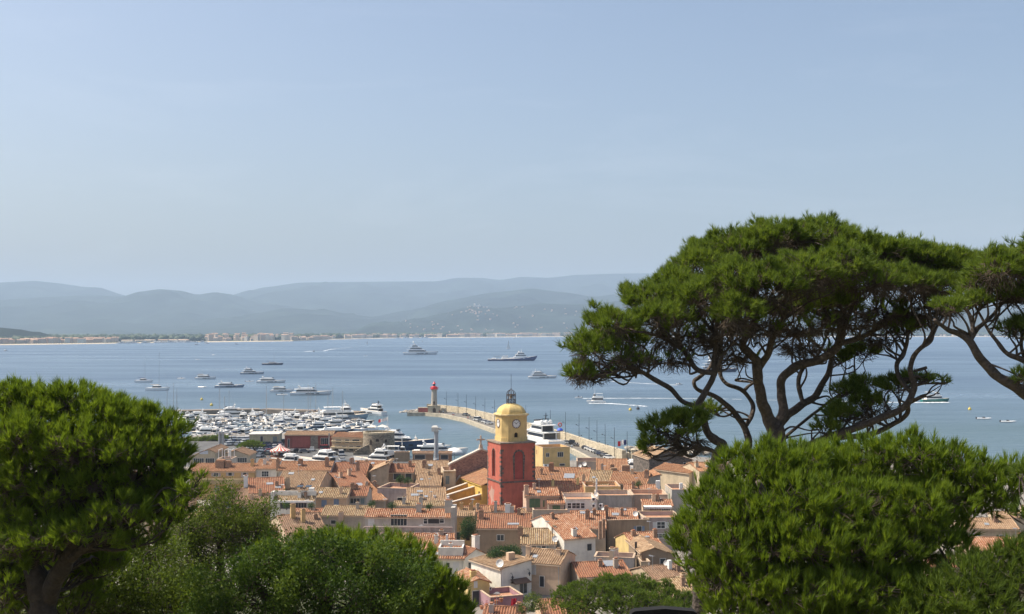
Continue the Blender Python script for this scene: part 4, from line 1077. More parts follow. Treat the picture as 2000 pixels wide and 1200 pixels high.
# drum
zd0 = TZ + .34; zd1 = P(978, 815, TD).z - GZ
def octo(g, ch): # square with cut corners, counter-clockwise from the front left
    lo, hi = g, S - g
    return [(lo + ch, lo), (hi - ch, lo), (hi, lo + ch), (hi, hi - ch), (hi - ch, hi), (lo + ch, hi), (lo, hi - ch), (lo, lo + ch)]
g, ch = 1.12, 1.25
oc = octo(g, ch)
m = MB()
fw = oc[1][0] - oc[0][0]
aD = arch_pts(fw / 2, P(1006, 862, TD).z - GZ - zd0, P(1006, 847, TD).z - GZ - zd0, 1.0, 10)
for i in range(8):
    a, b = Vector((*oc[i], zd0)), Vector((*oc[(i + 1) % 8], zd0)); ex = (b - a).normalized(); n = Vector((-ex.y, ex.x, 0))
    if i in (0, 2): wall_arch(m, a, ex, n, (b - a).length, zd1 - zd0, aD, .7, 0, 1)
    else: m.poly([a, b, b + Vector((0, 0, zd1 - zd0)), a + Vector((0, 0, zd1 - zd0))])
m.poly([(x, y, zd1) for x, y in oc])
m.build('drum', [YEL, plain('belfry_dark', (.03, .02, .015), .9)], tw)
m = MB(); m.prism(octo(g - .12, ch), zd0 + .003, zd0 + .95); m.build('drum_base', YEL, tw)
m = MB()
for k, (gg, z0, z1) in enumerate(((g - .22, -.02, .16), (g - .42, .16, .34), (g - .3, .34, .5))): m.prism(octo(gg, ch), zd1 + z0, zd1 + z1)
m.build('cornice', plaster((.66, .52, .27), .2), tw)
# dome
zt = P(995, 789, TD + 4).z - GZ; z0 = zd1 + .5
m = MB(); n = 9; rings = []
for i in range(n + 1):
    t = i / n; a = t * math.pi / 2 * .86; k = math.cos(a); zz = z0 + (zt - z0) * math.sin(a) / math.sin(math.pi / 2 * .86)
    rings.append([(S / 2 + (x - S / 2) * k, S / 2 + (y - S / 2) * k, zz) for x, y in octo(g + .18, ch + .1)])
for i in range(n):
    for k in range(8): m.poly([rings[i][k], rings[i][(k + 1) % 8], rings[i + 1][(k + 1) % 8], rings[i + 1][k]])
m.poly(rings[-1]); m.build('dome', plaster((.62, .46, .19), .45), tw)
# clocks
def clock(o, ex, n):
    o, ex, n = Vector(o), Vector(ex), Vector(n); up = Vector((0, 0, 1)); R = .92
    def disc(m, r0, r1, d0, mat=0, k=28):
        for i in range(k):
            a, b = 2 * math.pi * i / k, 2 * math.pi * (i + 1) / k
            q = lambda r, t, d: o + ex * (r * math.sin(t)) + up * (r * math.cos(t)) - n * d
            m.poly([q(r0, a, d0), q(r1, a, d0), q(r1, b, d0), q(r0, b, d0)] if r0 else [q(0, 0, d0), q(r1, a, d0), q(r1, b, d0)], mat)
            m.poly([q(r1, a, d0), q(r1, a, 0), q(r1, b, 0), q(r1, b, d0)], mat)
    m = MB(); disc(m, 0, R, .07); cl = m.build('clock', plain('clock_face', (.72, .71, .68), .5, 0, .05), tw)
    m = MB(); disc(m, R, R + .16, .11); m.build('clock_rim', plain('clock_rim', (.20, .12, .10), .6), cl)
    def bar(m, t, r0, r1, w, d):
        dr = ex * math.sin(t) + up * math.cos(t); sd_ = ex * math.cos(t) - up * math.sin(t)
        m.poly([o + dr * r0 - sd_ * w - n * d, o + dr * r1 - sd_ * w - n * d, o + dr * r1 + sd_ * w - n * d, o + dr * r0 + sd_ * w - n * d])
    m = MB()
    for i in range(12): bar(m, i * math.pi / 6, .72, .92, .045 if i % 3 else .07, .076)
    m.build('hour_marks', DARKM, cl, kind='stuff')
    m = MB(); bar(m, math.radians(305), -.12, .62, .06, .09); m.build('hour_hand', DARKM, cl)
    m = MB(); bar(m, math.radians(50), -.12, .80, .045, .10); m.build('minute_hand', DARKM, cl)
zc = P(1006, 830, TD).z - GZ
clock((S / 2, g, zc), X, Y); clock((g, S / 2, zc), -Y, X); clock((S - g, S / 2, zc), Y, -X)
# iron cage with the bell
ct = Vector((S / 2, S / 2, zt)); R = 1.12; hc = 2.0
m = MB()
for i in range(10):
    a = 2 * math.pi * i / 10; d = Vector((math.cos(a), math.sin(a), 0))
    m.tube([ct + d * R + Vector((0, 0, -.3)), ct + d * R + Vector((0, 0, hc))] + [ct + d * R * math.cos(t) + Vector((0, 0, hc + 1.25 * math.sin(t))) for t in (.4, .8, 1.2, 1.5)], .055, 5)
for z in (.1, .9, 1.75, hc):
    m.tube([ct + Vector((R * math.cos(2 * math.pi * i / 20), R * math.sin(2 * math.pi * i / 20), z)) for i in range(21)], .05, 4)
for i in range(10):
    a, b = 2 * math.pi * i / 10, 2 * math.pi * (i + 1) / 10
    m.tube([ct + Vector((R * math.cos(a), R * math.sin(a), .1)), ct + Vector((R * math.cos(b), R * math.sin(b), .9))], .035, 4)
    m.tube([ct + Vector((R * math.cos(b), R * math.sin(b), .1)), ct + Vector((R * math.cos(a), R * math.sin(a), .9))], .035, 4)
m.tube([ct + Vector((0, 0, hc + 1.1)), ct + Vector((0, 0, hc + 4.9))], .05, 5); m.lathe([(.05, 0), (.16, .15), (.05, .3)], 8, ct + Vector((0, 0, hc + 1.3)))
m.build('bell_cage', plain('wrought_iron', (.055, .045, .045), .7, .2), tw)
m = MB(); m.lathe([(.50, 0), (.46, .12), (.36, .35), (.30, .7), (.24, .85), (.06, .92)], 14, ct + Vector((0, 0, 1.15))); m.tube([ct + Vector((-1, 0, 2.15)), ct + Vector((1, 0, 2.15))], .06, 5)
m.build('bell', plain('bronze', (.20, .14, .08), .5, .6), tw)

# church: facade gable far left, yellow aisle wall, flying buttresses
O = P(897, 932, 286); ez = O.z
ch_ = empty('church', (O.x, O.y, GZ), YAW, 'church with yellow side wall, tan roof and flying buttresses left of the bell tower', 'church')
hL = ez - GZ; Ln = -16.5                       # the wall runs towards the camera along -y
SL = .33; RX = 6.0
m = MB(); m.box(0, Ln, 0, 2 * RX, 0, hL - .05); m.build('wall', OCH, ch_)
m = MB()
hh = House.__new__(House); hh.h = hL; hh.slope = SL; hh.over = .3
hh.sheet(m, (-.3, 0), (-.3, Ln), (RX, Ln), (RX, 0), zf=lambda x, y: hL + SL * x)
hh.sheet(m, (2 * RX + .3, Ln), (2 * RX + .3, 0), (RX, 0), (RX, Ln), zf=lambda x, y: hL + SL * RX - SL * (x - RX)); hh.ridge(m, (RX, 0, hL + SL * RX + .1), (RX, Ln, hL + SL * RX + .1))
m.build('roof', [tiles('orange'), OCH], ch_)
q = [P(881, 906, 288), P(947, 876, 292)]
z0 = q[0].z - GZ; z1 = q[1].z - GZ
GB = stone('facade_brick', (.30, .185, .145), 1.4, .35)
m = MB(); m.mesh([(-2.4, y, z) for y in (.1, 1.0) for z in (0,)] + [], []) if False else None
pr = [(-2.4, 0), (2 * RX + 2.4, 0), (2 * RX + 2.4, z0), (RX, z1), (-2.4, z0)]
m.mesh([(x, .05, z) for x, z in pr] + [(x, .95, z) for x, z in pr], [(0, 1, 2, 3, 4), (9, 8, 7, 6, 5)] + [(i, i + 5, (i + 1) % 5 + 5, (i + 1) % 5) for i in range(5)])
m.build('facade', GB, ch_)
m = MB()
for (xa, za, xb, zb_) in ((-2.7, z0 - .05, RX, z1 + .02), (RX, z1 + .02, 2 * RX + 2.7, z0 - .05)):
    m.mesh([(xa, -.15, za), (xb, -.15, zb_), (xb, 1.15, zb_), (xa, 1.15, za), (xa, -.15, za + .4), (xb, -.15, zb_ + .4), (xb, 1.15, zb_ + .4), (xa, 1.15, za + .4)], [(0, 3, 2, 1), (4, 5, 6, 7), (0, 1, 5, 4), (1, 2, 6, 5), (2, 3, 7, 6), (3, 0, 4, 7)])
COP = plaster((.55, .49, .42), .3)
m.build('coping', COP, ch_)
m = MB(); m.box(RX - .45, .1, z1 + .2, RX + .45, 1, z1 + 1.3, 0, .12, .1); m.box(RX - .17, .4, z1 + 1.3, RX + .17, .7, z1 + 3.4); m.box(RX - 1, .42, z1 + 2.4, RX + 1, .68, z1 + 2.75)
for (x, z) in ((RX - 1, 2.57), (RX + 1, 2.57), (RX, 3.5)): m.lathe([(.02, -.25), (.25, 0), (.02, .25)], 8, (x, .55, z1 + z))
m.build('cross', stone('pale_cross', (.45, .36, .28), 2, .2), ch_)
def fly(y, x1, zt, xe, ze_, t=.7, curve=False):
    """buttress from the wall (x1, zt) out to xe (left), falling to ze_"""
    n = 12 if curve else 1
    top = []
    for i in range(n + 1):
        k = i / n; top.append((x1 + (xe - x1) * k, zt + (ze_ - zt) * (1 - (1 - k) ** 2.1 if curve else k)))
    m = MB()
    for (xa, za), (xb, zb_) in zip(top, top[1:]):
        m.mesh([(xa, y, 0), (xb, y, 0), (xb, y, zb_), (xa, y, za), (xa, y + t, 0), (xb, y + t, 0), (xb, y + t, zb_), (xa, y + t, za)], [(0, 3, 2, 1), (4, 5, 6, 7), (0, 1, 5, 4), (3, 7, 6, 2), (1, 2, 6, 5), (0, 4, 7, 3)])
    b = m.build('buttress', plaster((.52, .31, .10), .4), ch_)
    m = MB()
    for (xa, za), (xb, zb_) in zip(top, top[1:]):
        m.mesh([(xa, y - .12, za + .003), (xb, y - .12, zb_ + .003), (xb, y + t + .12, zb_ + .003), (xa, y + t + .12, za + .003), (xa, y - .12, za + .22), (xb, y - .12, zb_ + .22), (xb, y + t + .12, zb_ + .22), (xa, y + t + .12, za + .22)], [(0, 1, 2, 3)[::-1], (4, 5, 6, 7), (0, 1, 5, 4), (1, 2, 6, 5), (2, 3, 7, 6), (3, 0, 4, 7)])
    m.build('coping', COP, b)
fly(-.9, -.02, hL + .3, -7.5, 1.6, .8, True)
fly(-6.2, -.02, hL - .9, -9.5, 2.6, .8); fly(-11.2, .0, hL - 1.1, -13.0, 1.8, .8); fly(-16.0, .6, hL - 2.2, -11.0, 1.6, .8)
m = MB(); m.box(-2.2, -16.3, 0, -.01, -.1, 2.6); m.build('aisle', OCH, ch_)
m = MB()
for y in (-4.2, -10.2, -14.5):
    ap = arch_pts(0, hL - 3.2, hL - 1.6, 1.1, 8); m.poly([(-.03, y - u, z) for u, z in ap])
m.build('window', GLASS, ch_)
# ================================================================ jetty, lighthouse, harbour buildings
JST = stone('quay_stone', (.42, .37, .28), .5, .25)
inner = [(795, 806.5), (830, 806.5), (862, 809), (905, 818), (960, 838), (1040, 857), (1113, 876), (1151, 896), (1175, 912)]
base = [(838, 800), (850, 801), (872, 803.5), (905, 808), (960, 822), (1045, 845), (1104, 863), (1150, 880), (1215, 901)]
I3 = [G(x, y, 1.7) for x, y in inner]; B3 = [G(x, y, 1.7) for x, y in base]
# make the road at most a real quay's width and the wall follow it
m = MB()
for i in range(len(I3) - 1):
    a, b, c, d = I3[i], I3[i + 1], B3[i + 1], B3[i]
    m.poly([a, b, c, d]); 
m.build('jetty_road', plain('jetty_asphalt', (.155, .145, .13), .9, 0, .25, .4), kind='structure')
m = MB()
def offs(pts, k):
    out = []
    for i, p in enumerate(pts):
        t = (pts[min(i + 1, len(pts) - 1)] - pts[max(i - 1, 0)]); t.z = 0; t.normalize()
        out.append(p + Vector((-t.y, t.x, 0)) * k)
    return out
K2 = offs(I3, 1.2)
for i in range(len(I3) - 1):
    a, b = I3[i], I3[i + 1]; c, d = K2[i + 1], K2[i]
    up = Vector((0, 0, .12))
    m.poly([a + up, b + up, c + up, d + up]); m.poly([d + up, c + up, c, d]); m.poly([Vector((a.x, a.y, -2)), Vector((b.x, b.y, -2)), b + up, a + up])
m.build('quay_edge', JST, kind='structure')
wl = empty('jetty_wall', (B3[0].x, B3[0].y, 0), 0, 'long curved cream stone wall along the sea side of the jetty', 'wall')
o = Vector((B3[0].x, B3[0].y, 0))
def wall_strip(pts, k0, k1, z0, z1a, z1b):
    m = MB(); A, Bq = offs(pts, k0), offs(pts, k1)
    n = len(pts)
    for i in range(n - 1):
        zt0, zt1 = z1a + (z1b - z1a) * i / (n - 1), z1a + (z1b - z1a) * (i + 1) / (n - 1)
        q = [Vector((p.x, p.y, z)) - o for p, z in ((A[i], z0), (A[i + 1], z0), (A[i + 1], zt1), (A[i], zt0), (Bq[i], z0), (Bq[i + 1], z0), (Bq[i + 1], zt1), (Bq[i], zt0))]
        m.mesh(q, [(0, 1, 2, 3), (3, 2, 6, 7), (5, 4, 7, 6), (0, 3, 7, 4), (1, 5, 6, 2)])
    return m
WST = stone('cream_wall_stone', (.47, .405, .295), .6, .26)
wall_strip(B3[1:], 0, 1.4, 0, 4.5, 5.2).build('wall', WST, wl)
wall_strip(B3[1:], 1.4, 3.6, -1, 3.6, 4.2).build('ledge', WST, wl)
wall_strip(B3[1:], -.12, 1.52, 4.9, 5.0, 5.0) if False else None
m = MB(); m.box(-1.2, -.8, 0, 1.2, .8, 4.6); m.build('end_pier', WST, wl)
# rocks on the sea side and at the tip: nobody would count them
C, R = [], []
for i in range(len(B3) - 1):
    if i < 4: continue
    a, b = offs(B3, 8)[i], offs(B3, 8)[i + 1]
    for _ in range(int((b - a).length * 3.2)):
        p = a.lerp(b, nrg.random()); k = nrg.uniform(-4, 5); t = (b - a).normalized()
        C.append((p.x - t.y * k, p.y + t.x * k, 2.6 - max(0, k + 3) * .38)); R.append(nrg.uniform(.6, 1.6))
a = G(781, 806, 0); b = G(840, 802, 0)
for _ in range(110):
    t = nrg.random() ** .6; p = a.lerp(b, t)
    C.append((p.x, p.y + nrg.normal(0, 2.5) * (.3 + t), nrg.uniform(-.4, 1.0) * t)); R.append(nrg.uniform(.7, 1.5))
a = G(1228, 884, 0); b = G(1400, 890, 0)
for _ in range(150):
    t = nrg.random(); p = a.lerp(b, t); C.append((p.x, p.y + nrg.normal(2, 3), nrg.uniform(0, 1.6))); R.append(nrg.uniform(.7, 1.6))
RK = foliage('breakwater_rock', (.28, .25, .21), (.38, .34, .28), (.50, .46, .40), 0)
blob_mesh('breakwater_rocks', np.array(C), np.array(R), RK, squash=.7, label='pale boulders heaped along the sea side of the jetty', kind='stuff')

# lighthouse
q = G(848, 806, 1.7); kz = q.y / F
lh = empty('lighthouse', q, 0, 'round stone lighthouse with a red lantern at the end of the jetty', 'lighthouse')
STN = stone('lighthouse_stone', (.43, .38, .31), 1.2, .15); LRED = plain('lantern_red', (.62, .035, .045), .4, 0, .1)
m = MB(); m.lathe([(1.6, 3.4), (1.35, 11.4)], 24); m.build('shaft', STN, lh)
m = MB(); m.lathe([(1.38, 11.4), (1.8, 11.75), (1.8, 12.0), (1.6, 12.05)], 24); m.build('cornice', STN, lh)
m = MB(); m.lathe([(2.15, 12.05), (2.15, 12.2), (1.5, 12.22), (1.45, 13.3), (1.0, 13.6)], 20)
for i in range(16):
    a = i * math.pi / 8; m.tube([(2.05 * math.cos(a), 2.05 * math.sin(a), 12.2), (2.05 * math.cos(a), 2.05 * math.sin(a), 13.1)], .06, 4)
m.tube([(2.05 * math.cos(i * math.pi / 8), 2.05 * math.sin(i * math.pi / 8), 13.1) for i in range(17)], .08, 4); m.build('gallery', LRED, lh)
m = MB(); m.lathe([(.62, 13.55), (.62, 14.7)], 12); m.build('lantern', GLASS, lh)
m = MB(); m.lathe([(.95, 14.7), (.9, 14.9), (.5, 15.35), (.15, 15.6), (.28, 15.8), (.05, 16.1)], 14); m.build('cap', LRED, lh)
m = MB(); m.box(-3.1, -2.2, 0, 3.1, 2.6, 3.4); m.box(-3.3, -2.4, 3.403, 3.3, 2.8, 3.65); m.box(3.2, -1.4, 0, 6.4, 2, 2.2, 0, .5)
m.build('base', WST, lh)
m = MB(); ap = arch_pts(.2, .1, 2.5, 1.6); m.poly([(u, -2.23, z) for u, z in ap]); m.box(-.45, -1.72, 4.0, .45, -1.6, 5.8); m.build('door', plain('dark_door', (.08, .06, .05), .8), lh)
h = G(815, 802, 1.7)
hb = empty('stone_hut', G(828, 806, 1.7), 0, 'low red fronted stone hut left of the lighthouse base', 'hut')
m = MB(); m.box(-3.2, 0, 0, 3.2, 2.6, 2.6); m.build('wall', WST, hb); m = MB(); m.box(-2.9, -.06, .2, 2.9, -.003, 2.3); m.build('red_panel', plaster((.36, .11, .10), .3), hb)

# lamp posts along the wall
def lamp(px, yb, yt, dist=None):
    p = G(px, yb, 1.7); hgt = (yb - yt) * p.y / F
    e = empty('lamp_post', p, 0, None, 'lamp post', 'tall thin lamp posts along the jetty wall')
    m = MB(); m.tube([(0, 0, 0), (0, 0, hgt)], [.11, .06], 6); m.build('pole', DARKM, e)
    m = MB(); m.tube([(0, 0, hgt * .62), (-.9, .1, hgt * .66)], .06, 4); m.box(-1.25, -.1, hgt * .655, -.75, .3, hgt * .675); m.tube([(0, 0, hgt * .30), (.8, -.1, hgt * .33)], .06, 4); m.box(.65, -.3, hgt * .325, 1.1, .1, hgt * .345)
    m.build('lamp_arm', DARKM, e)
    return e
LP = [(872, 806.5, 765), (894.5, 809, 768), (911, 813, 771), (929, 817, 774), (947, 821.5, 777), (966, 826, 781), (1027, 843, 792), (1075, 857, 801), (1104.5, 864, 805), (1131, 872, 809), (1150.6, 878, 815), (1166, 884, 821), (1182, 890, 828), (1200, 897, 835), (1225, 905, 843)]
for i, a in enumerate(LP):
    e = lamp(*a)
    e['label'] = ('slender dark lamp post on the jetty, %s from the lighthouse' % ORD[i]) if i < 6 else ('slender dark jetty lamp post, %s to the right of the bell tower' % ORD[i - 6])
# flags at the jetty root
def flag(px, yb, yt, z, cols, label, w=2.2, hh=1.5, dirx=-1):
    p = G(px, yb, z); hgt = (yb - yt) * p.y / F
    e = empty('flagpole', p, 0, label, 'flag'); m = MB(); m.tube([(0, 0, 0), (0, 0, hgt)], [.09, .05], 6); m.build('pole', WHITE, e)
    m = MB(); n = 9
    for i in range(n):
        x0, x1 = dirx * w * i / n, dirx * w * (i + 1) / n; k = lambda x: (.25 * math.sin(x * 3), -.25 * abs(x) + .1 * math.sin(x * 4))
        (ya, da), (yb_, db) = k(x0), k(x1); t = .03
        f = [(x0, ya, hgt - .1 + da), (x1, yb_, hgt - .1 + db), (x1, yb_, hgt - .1 - hh + db), (x0, ya, hgt - .1 - hh + da)]
        m.poly(f, min(len(cols) - 1, i * len(cols) // n)); 
    m.build('flag', [plain('flag_%d_%d_%d' % tuple(int(c * 99) for c in c_), c_, .8, 0, .03) for c_ in cols], e)
flag(1223.5, 886, 858, 4.8, [(.03, .04, .15), (.7, .7, .7), (.5, .02, .03)], 'blue white red flag hanging from a pole at the jetty root', 2.8, 1.6)
# blue round buoy-like marker on the jetty wall
p = G(1094, 860, 1.7); e = empty('kiosk', p, 0, 'small pale kiosk with a blue cap and red lifebuoy beside the superyacht stern', 'kiosk')
m = MB(); m.box(-1.6, 0, 0, 1.6, 2.6, 3.6); m.build('wall', WST, e); m = MB(); m.lathe([(1.2, 3.6), (1.1, 4.0), (.8, 4.4), (.1, 4.6)], 14, (0, 1.2, 0)); m.build('cap', plain('bright_blue', (.03, .10, .60), .5), e)
m = MB(); m.tube([(-.2, 1.2, 4.5), (-.2, 1.2, 6.2)], .07); m.lathe([(.1, -.15), (.75, -.1), (.75, .1), (.1, .15)], 14); m.v = [(x, y, z) for x, y, z in m.v]; m.build('mast', METAL, e)
m = MB(); m.tube([(.65 * math.cos(t), .9, 5.9 + .65 * math.sin(t)) for t in np.linspace(0, 6.28, 17)], .22, 6); m.build('lifebuoy', plain('lifebuoy_red', (.55, .12, .10), .6), e)

# round fort tower
p = G(736.5, 888, GZ); r = 30.5 * p.y / F; ztop = P(736, 846, p.y).z - GZ
ft = empty('fort_tower', (p.x, p.y + r * .9, GZ), 0, 'squat round stone fort tower with umbrellas on top at the harbour', 'tower')
FST = stone('fort_stone', (.235, .195, .145), 1.1, .45)
m = MB(); m.lathe([(r * 1.06, 0), (r, ztop - .6)], 40); m.build('wall', FST, ft)
m = MB(); m.lathe([(r - .5, ztop - .6), (r + .12, ztop - .6), (r + .12, ztop), (r - .5, ztop), (r - .5, ztop - .55)], 40); m.build('parapet', stone('fort_rim', (.33, .28, .20), 1.4, .3), ft)
m = MB()
for a, z, w_, hh in ((-112, 3.3, .9, 1.9), (-88, 4.5, 1.1, 1.0), (-58, 4.2, .8, 1.0)):
    t = math.radians(a); n = Vector((-math.cos(t), -math.sin(t), 0)); ex = Vector((-math.sin(t), math.cos(t), 0)); c = Vector((math.cos(t), math.sin(t), 0)) * (r * 1.06 + .02)
    m.poly([c + ex * u + Vector((0, 0, zz)) for u, zz in arch_pts(0, z, z + hh, w_, 8)])
m.build('openings', plain('fort_opening', (.045, .03, .025), .9), ft)
m = MB(); n = 10
for i in range(n):
    a0, a1 = math.radians(205 + i * 5.2), math.radians(205 + (i + 1) * 5.2); z0, z1 = 3.0 - 3.0 * i / n * 0 , 0
for i in range(8):
    t = i / 8; x = -r * .55 - t * 5; m.box(x - .7, -r * .75 - .9 - t * 1.6, 0, x, -r * .75 + .4 - t * 1.6, 3.1 * (1 - t) ** .7 + .2)
m.build('stair_ramp', FST, ft)
for i, (dx, dy, w_) in enumerate(((-2.4, -.6, 3.2), (1.2, .8, 3.4))):
    e = empty('parasol', (p.x + dx, p.y + r * .9 + dy, GZ + ztop - .5), 0, ('cream square parasol on the fort tower, left one', 'cream square parasol on the fort tower, right one')[i], 'parasol')
    m = MB(); m.mesh([(-w_ / 2, -1.6, 2.2), (w_ / 2, -1.6, 2.2), (w_ / 2, 1.6, 2.2), (-w_ / 2, 1.6, 2.2), (0, 0, 3.0), (0, 0, 2.1)], [(0, 1, 4), (1, 2, 4), (2, 3, 4), (3, 0, 4), (1, 0, 5), (2, 1, 5), (3, 2, 5), (0, 3, 5)]); m.build('canopy', plain('parasol_cream', (.72, .66, .55), .8), e)
    m = MB(); m.tube([(0, 0, 0), (0, 0, 2.2)], .06); m.build('pole', WHITE, e)
q = P(757.5, 846, p.y + r); hgt = 36 * q.y / F
e = empty('flagpole', (q.x, q.y, GZ + ztop - .6), 0, 'flagpole on the fort tower with red and white flags streaming left', 'flag')
m = MB(); m.tube([(0, 0, 0), (0, 0, hgt)], [.1, .06]); m.build('pole', WHITE, e)
m = MB()
for i in range(8):
    x0, x1 = -i * .42, -(i + 1) * .42; z = hgt - .8 - .12 * i; m.poly([(x0, .2 * math.sin(i), z), (x1, .2 * math.sin(i + 1), z - .12), (x1, .2 * math.sin(i + 1), z - 1.2), (x0, .2 * math.sin(i), z - 1.1)], 1 if i > 5 else 0)
m.build('flag', [plain('flag_white', (.72, .70, .70), .8), plain('flag_red', (.55, .03, .04), .8)], e)

# harbour office block: red range with tan roof, and the beige gallery block beside the fort
h = H('long dark red boathouse with pale panels and a low tan tile roof at the marina', 556, 650, 850, 842.5, 6.2, 0, 'ridge', (.26, .085, .07), 'tan', slope=.2, dirt=.2, name='boathouse', cat='building')
x0, z1 = h.front(571, 854); x1, z0 = h.front(606, 874)
m = MB(); m.box(x0, -.1, z0, x1, -.004, z1); m.build('red_panel', plaster((.34, .10, .085), .5), h.e)
x0, z1 = h.front(607, 852); x1, z0 = h.front(621, 877); m = MB(); m.box(x0, -.25, z0, x1, -.004, z1); m.build('grey_panel', stone('slate_panel', (.22, .19, .16), 1, .3), h.e)
h.win(634, 863, 14, 14, 'd'); h.win(564, 866, 3, 16, 'd'); h.pipe(643, 846, 884, .25, METAL)
h = H('beige gallery building with open balconies and a tan roof, left of the fort tower', 648, 708, 854, 845, 6.4, -14, 'ridge', 'beige', 'orange', slope=.2, name='gallery_building', cat='building')
for x, w_ in ((661, 12), (678, 8), (695, 14)): h.win(x, 862, w_, 6, 'o', name='balcony')
for x in (657, 672, 686, 700): h.win(x, 876, 8, 9, 'o', name='balcony')
h.ledge(868, 871, plaster((.55, .44, .28), .2), None, None, 1.4, 'balcony'); h.ledge(857, 858.5, plaster((.55, .44, .28), .2), None, None, .9, 'balcony')
h = H('low cream shed with flat white roof and brown door, between marina boats and cars', 487, 543, 850, None, 5.2, 3, 'flat', (.46, .42, .29), depth=10, dirt=.15, name='shed', cat='shed')
h.win(511, 860, 5, 15, 'o', name='door'); m = MB(); m.box(-.4, -.4, h.h + .1, h.w + .4, h.depth + .4, h.h + .4); m.build('roof_slab', plaster((.62, .58, .52), .15), h.e)
h.win(537, 860, 8, 14, 'c', 't')
h = H('beige gabled hall with a pale plaque and two wide windows, beside the left pine', 371, 420, 893, None, 5.6, 0, 'gable', (.46, .39, .28), 'brown', depth=15, slope=.42, peak=.72, dirt=.25, name='gabled_hall', cat='hall')
h.win(388, 900, 20, 9, 'd'); h.win(410, 900, 17, 9, 'd'); m = MB(); u, z = h.front(398, 884); m.box(u - 1.3, -.08, z - .5, u + 1.3, -.004, z + .5); m.build('plaque', plain('pale_plaque', (.5, .54, .62), .5), h.e)
h = H('beige gabled hall with a drooping right roof, second from the pine', 440, 486, 887, None, 5.9, 0, 'gable', (.44, .38, .29), 'brown', depth=10, slope=.34, peak=.42, dirt=.25, name='gabled_hall', cat='hall')
h.win(457, 898, 6, 10, 'o', name='door'); h.win(473, 899, 18, 9, 'd'); h.pipe(449, 878, 905, .35, WHITE)
for i, (x, y) in enumerate(((429, 864), (435, 864))):
    e = empty('vent_stack', G(x, 882, GZ), 0, ('grey double vent stack between the halls, left one', 'grey double vent stack between the halls, right one')[i], 'vent stack'); m = MB(); m.lathe([(.55, 0), (.5, 6), (.62, 6.1), (.62, 7)], 10); m.build('pipe', METAL, e)
h = H('white roof terrace with a wooden pergola behind the brick chimneys of the ochre house', 424, 452, 897, None, 8.6, 0, 'flat', 'grey', depth=6)
m = MB()
for x in (.3, h.w * .5, h.w - .3): m.box(x - .08, .4, h.h, x + .08, .56, h.h + 2.4); m.box(x - .08, 4.4, h.h, x + .08, 4.56, h.h + 2.4); m.box(x - .06, .2, h.h + 2.4, x + .06, 4.8, h.h + 2.5)
m.build('pergola', WHITE, h.e)

# carousel
p = G(547, 892, GZ); kk = p.y / F
cr = empty('carousel', p, 0, 'carousel with a red and white striped tent roof among the parked cars', 'carousel')
m = MB(); r = 19.5 * kk; n = 28; za, zb_ = 12.5 * kk, 25 * kk
for i in range(n):
    a, b = 2 * math.pi * i / n, 2 * math.pi * (i + 1) / n; q = lambda rr, t, z: (rr * math.cos(t), rr * math.sin(t), z)
    m.poly([q(r, a, za), q(r, b, za), q(r * .42, b, za + (zb_ - za) * .42), q(r * .42, a, za + (zb_ - za) * .42)], i % 2); m.poly([q(r * .42, a, za + (zb_ - za) * .42), q(r * .42, b, za + (zb_ - za) * .42), (0, 0, zb_)], i % 2)
    m.poly([q(r, a, za - .5), q(r, b, za - .5), q(r, b, za), q(r, a, za)], (i + 1) % 2)
m.build('tent_roof', [plain('stripe_red', (.55, .06, .04), .7), plain('stripe_white', (.74, .68, .60), .7)], cr)
m = MB(); m.lathe([(r * .95, 0), (r * .95, .35)], 24); m.lathe([(.8, .35), (.8, za)], 12); m.build('platform', plain('carousel_wood', (.20, .08, .05), .7), cr)
for i in range(8):
    a = i * math.pi / 4; m = MB(); m.tube([(r * .85 * math.cos(a), r * .85 * math.sin(a), .3), (r * .85 * math.cos(a), r * .85 * math.sin(a), za)], .08); m.build('post', plain('brass', (.4, .28, .1), .4, .6), cr)

# tall grey mast with a box head on the quay
p = G(852, 899, GZ); k = p.y / F
e = empty('lookout_column', p, 0, 'tall thick grey column with a pale box head on the quay', 'column')
m = MB(); m.lathe([(6 * k, 0), (5.4 * k, .4), (4.3 * k, .5), (4.1 * k, 52 * k), (5.2 * k, 56 * k)], 16); m.build('column', plain('grey_column', (.36, .38, .41), .5, .2, .06), e)
m = MB(); m.box(-9 * k, -6 * k, 56 * k, 4 * k, 7 * k, 64 * k, 0); m.box(-9.5 * k, -6.5 * k, 64 * k + .003, 4.4 * k, 7.5 * k, 67 * k, 0, .5, .5); m.box(4 * k + .01, -3 * k, 59 * k, 10 * k, 3 * k, 62.5 * k); m.build('head_box', plain('pale_box', (.55, .54, .50), .6), e)
# big white dome parasol
p = G(888, 897, GZ); k = p.y / F
e = empty('parasol', p, 0, 'big white dome parasol on the quay left of the church gable', 'parasol'); m = MB(); m.lathe([(16 * k, 13 * k), (15 * k, 15.5 * k), (11 * k, 19 * k), (5 * k, 21.5 * k), (.3, 22.3 * k)], 20); m.build('canopy', WHITE, e); m = MB(); m.tube([(0, 0, 0), (0, 0, 13.5 * k)], .12); m.build('pole', METAL, e)
# quay stalls and planks right of the fort
h = H('brown timber quay kiosk row behind the tan roofs', 770, 800, 884, None, 4.3, 4, 'flat', (.32, .24, .16), depth=3, name='kiosk', cat='kiosk')
h = H('long orange shop front awning row on the quay beside the grey column', 806, 846, 886, 882, 4.4, 2, 'mono', (.34, .20, .12), 'brown', name='quay_shop', cat='shop'); h.win(820, 893, 20, 8, 'o')
h = H('low orange shop front right of the grey column', 857, 882, 886, 882, 4.4, -2, 'mono', (.36, .18, .10), 'brown', name='quay_shop', cat='shop'); h.win(868, 893, 14, 8, 'o')
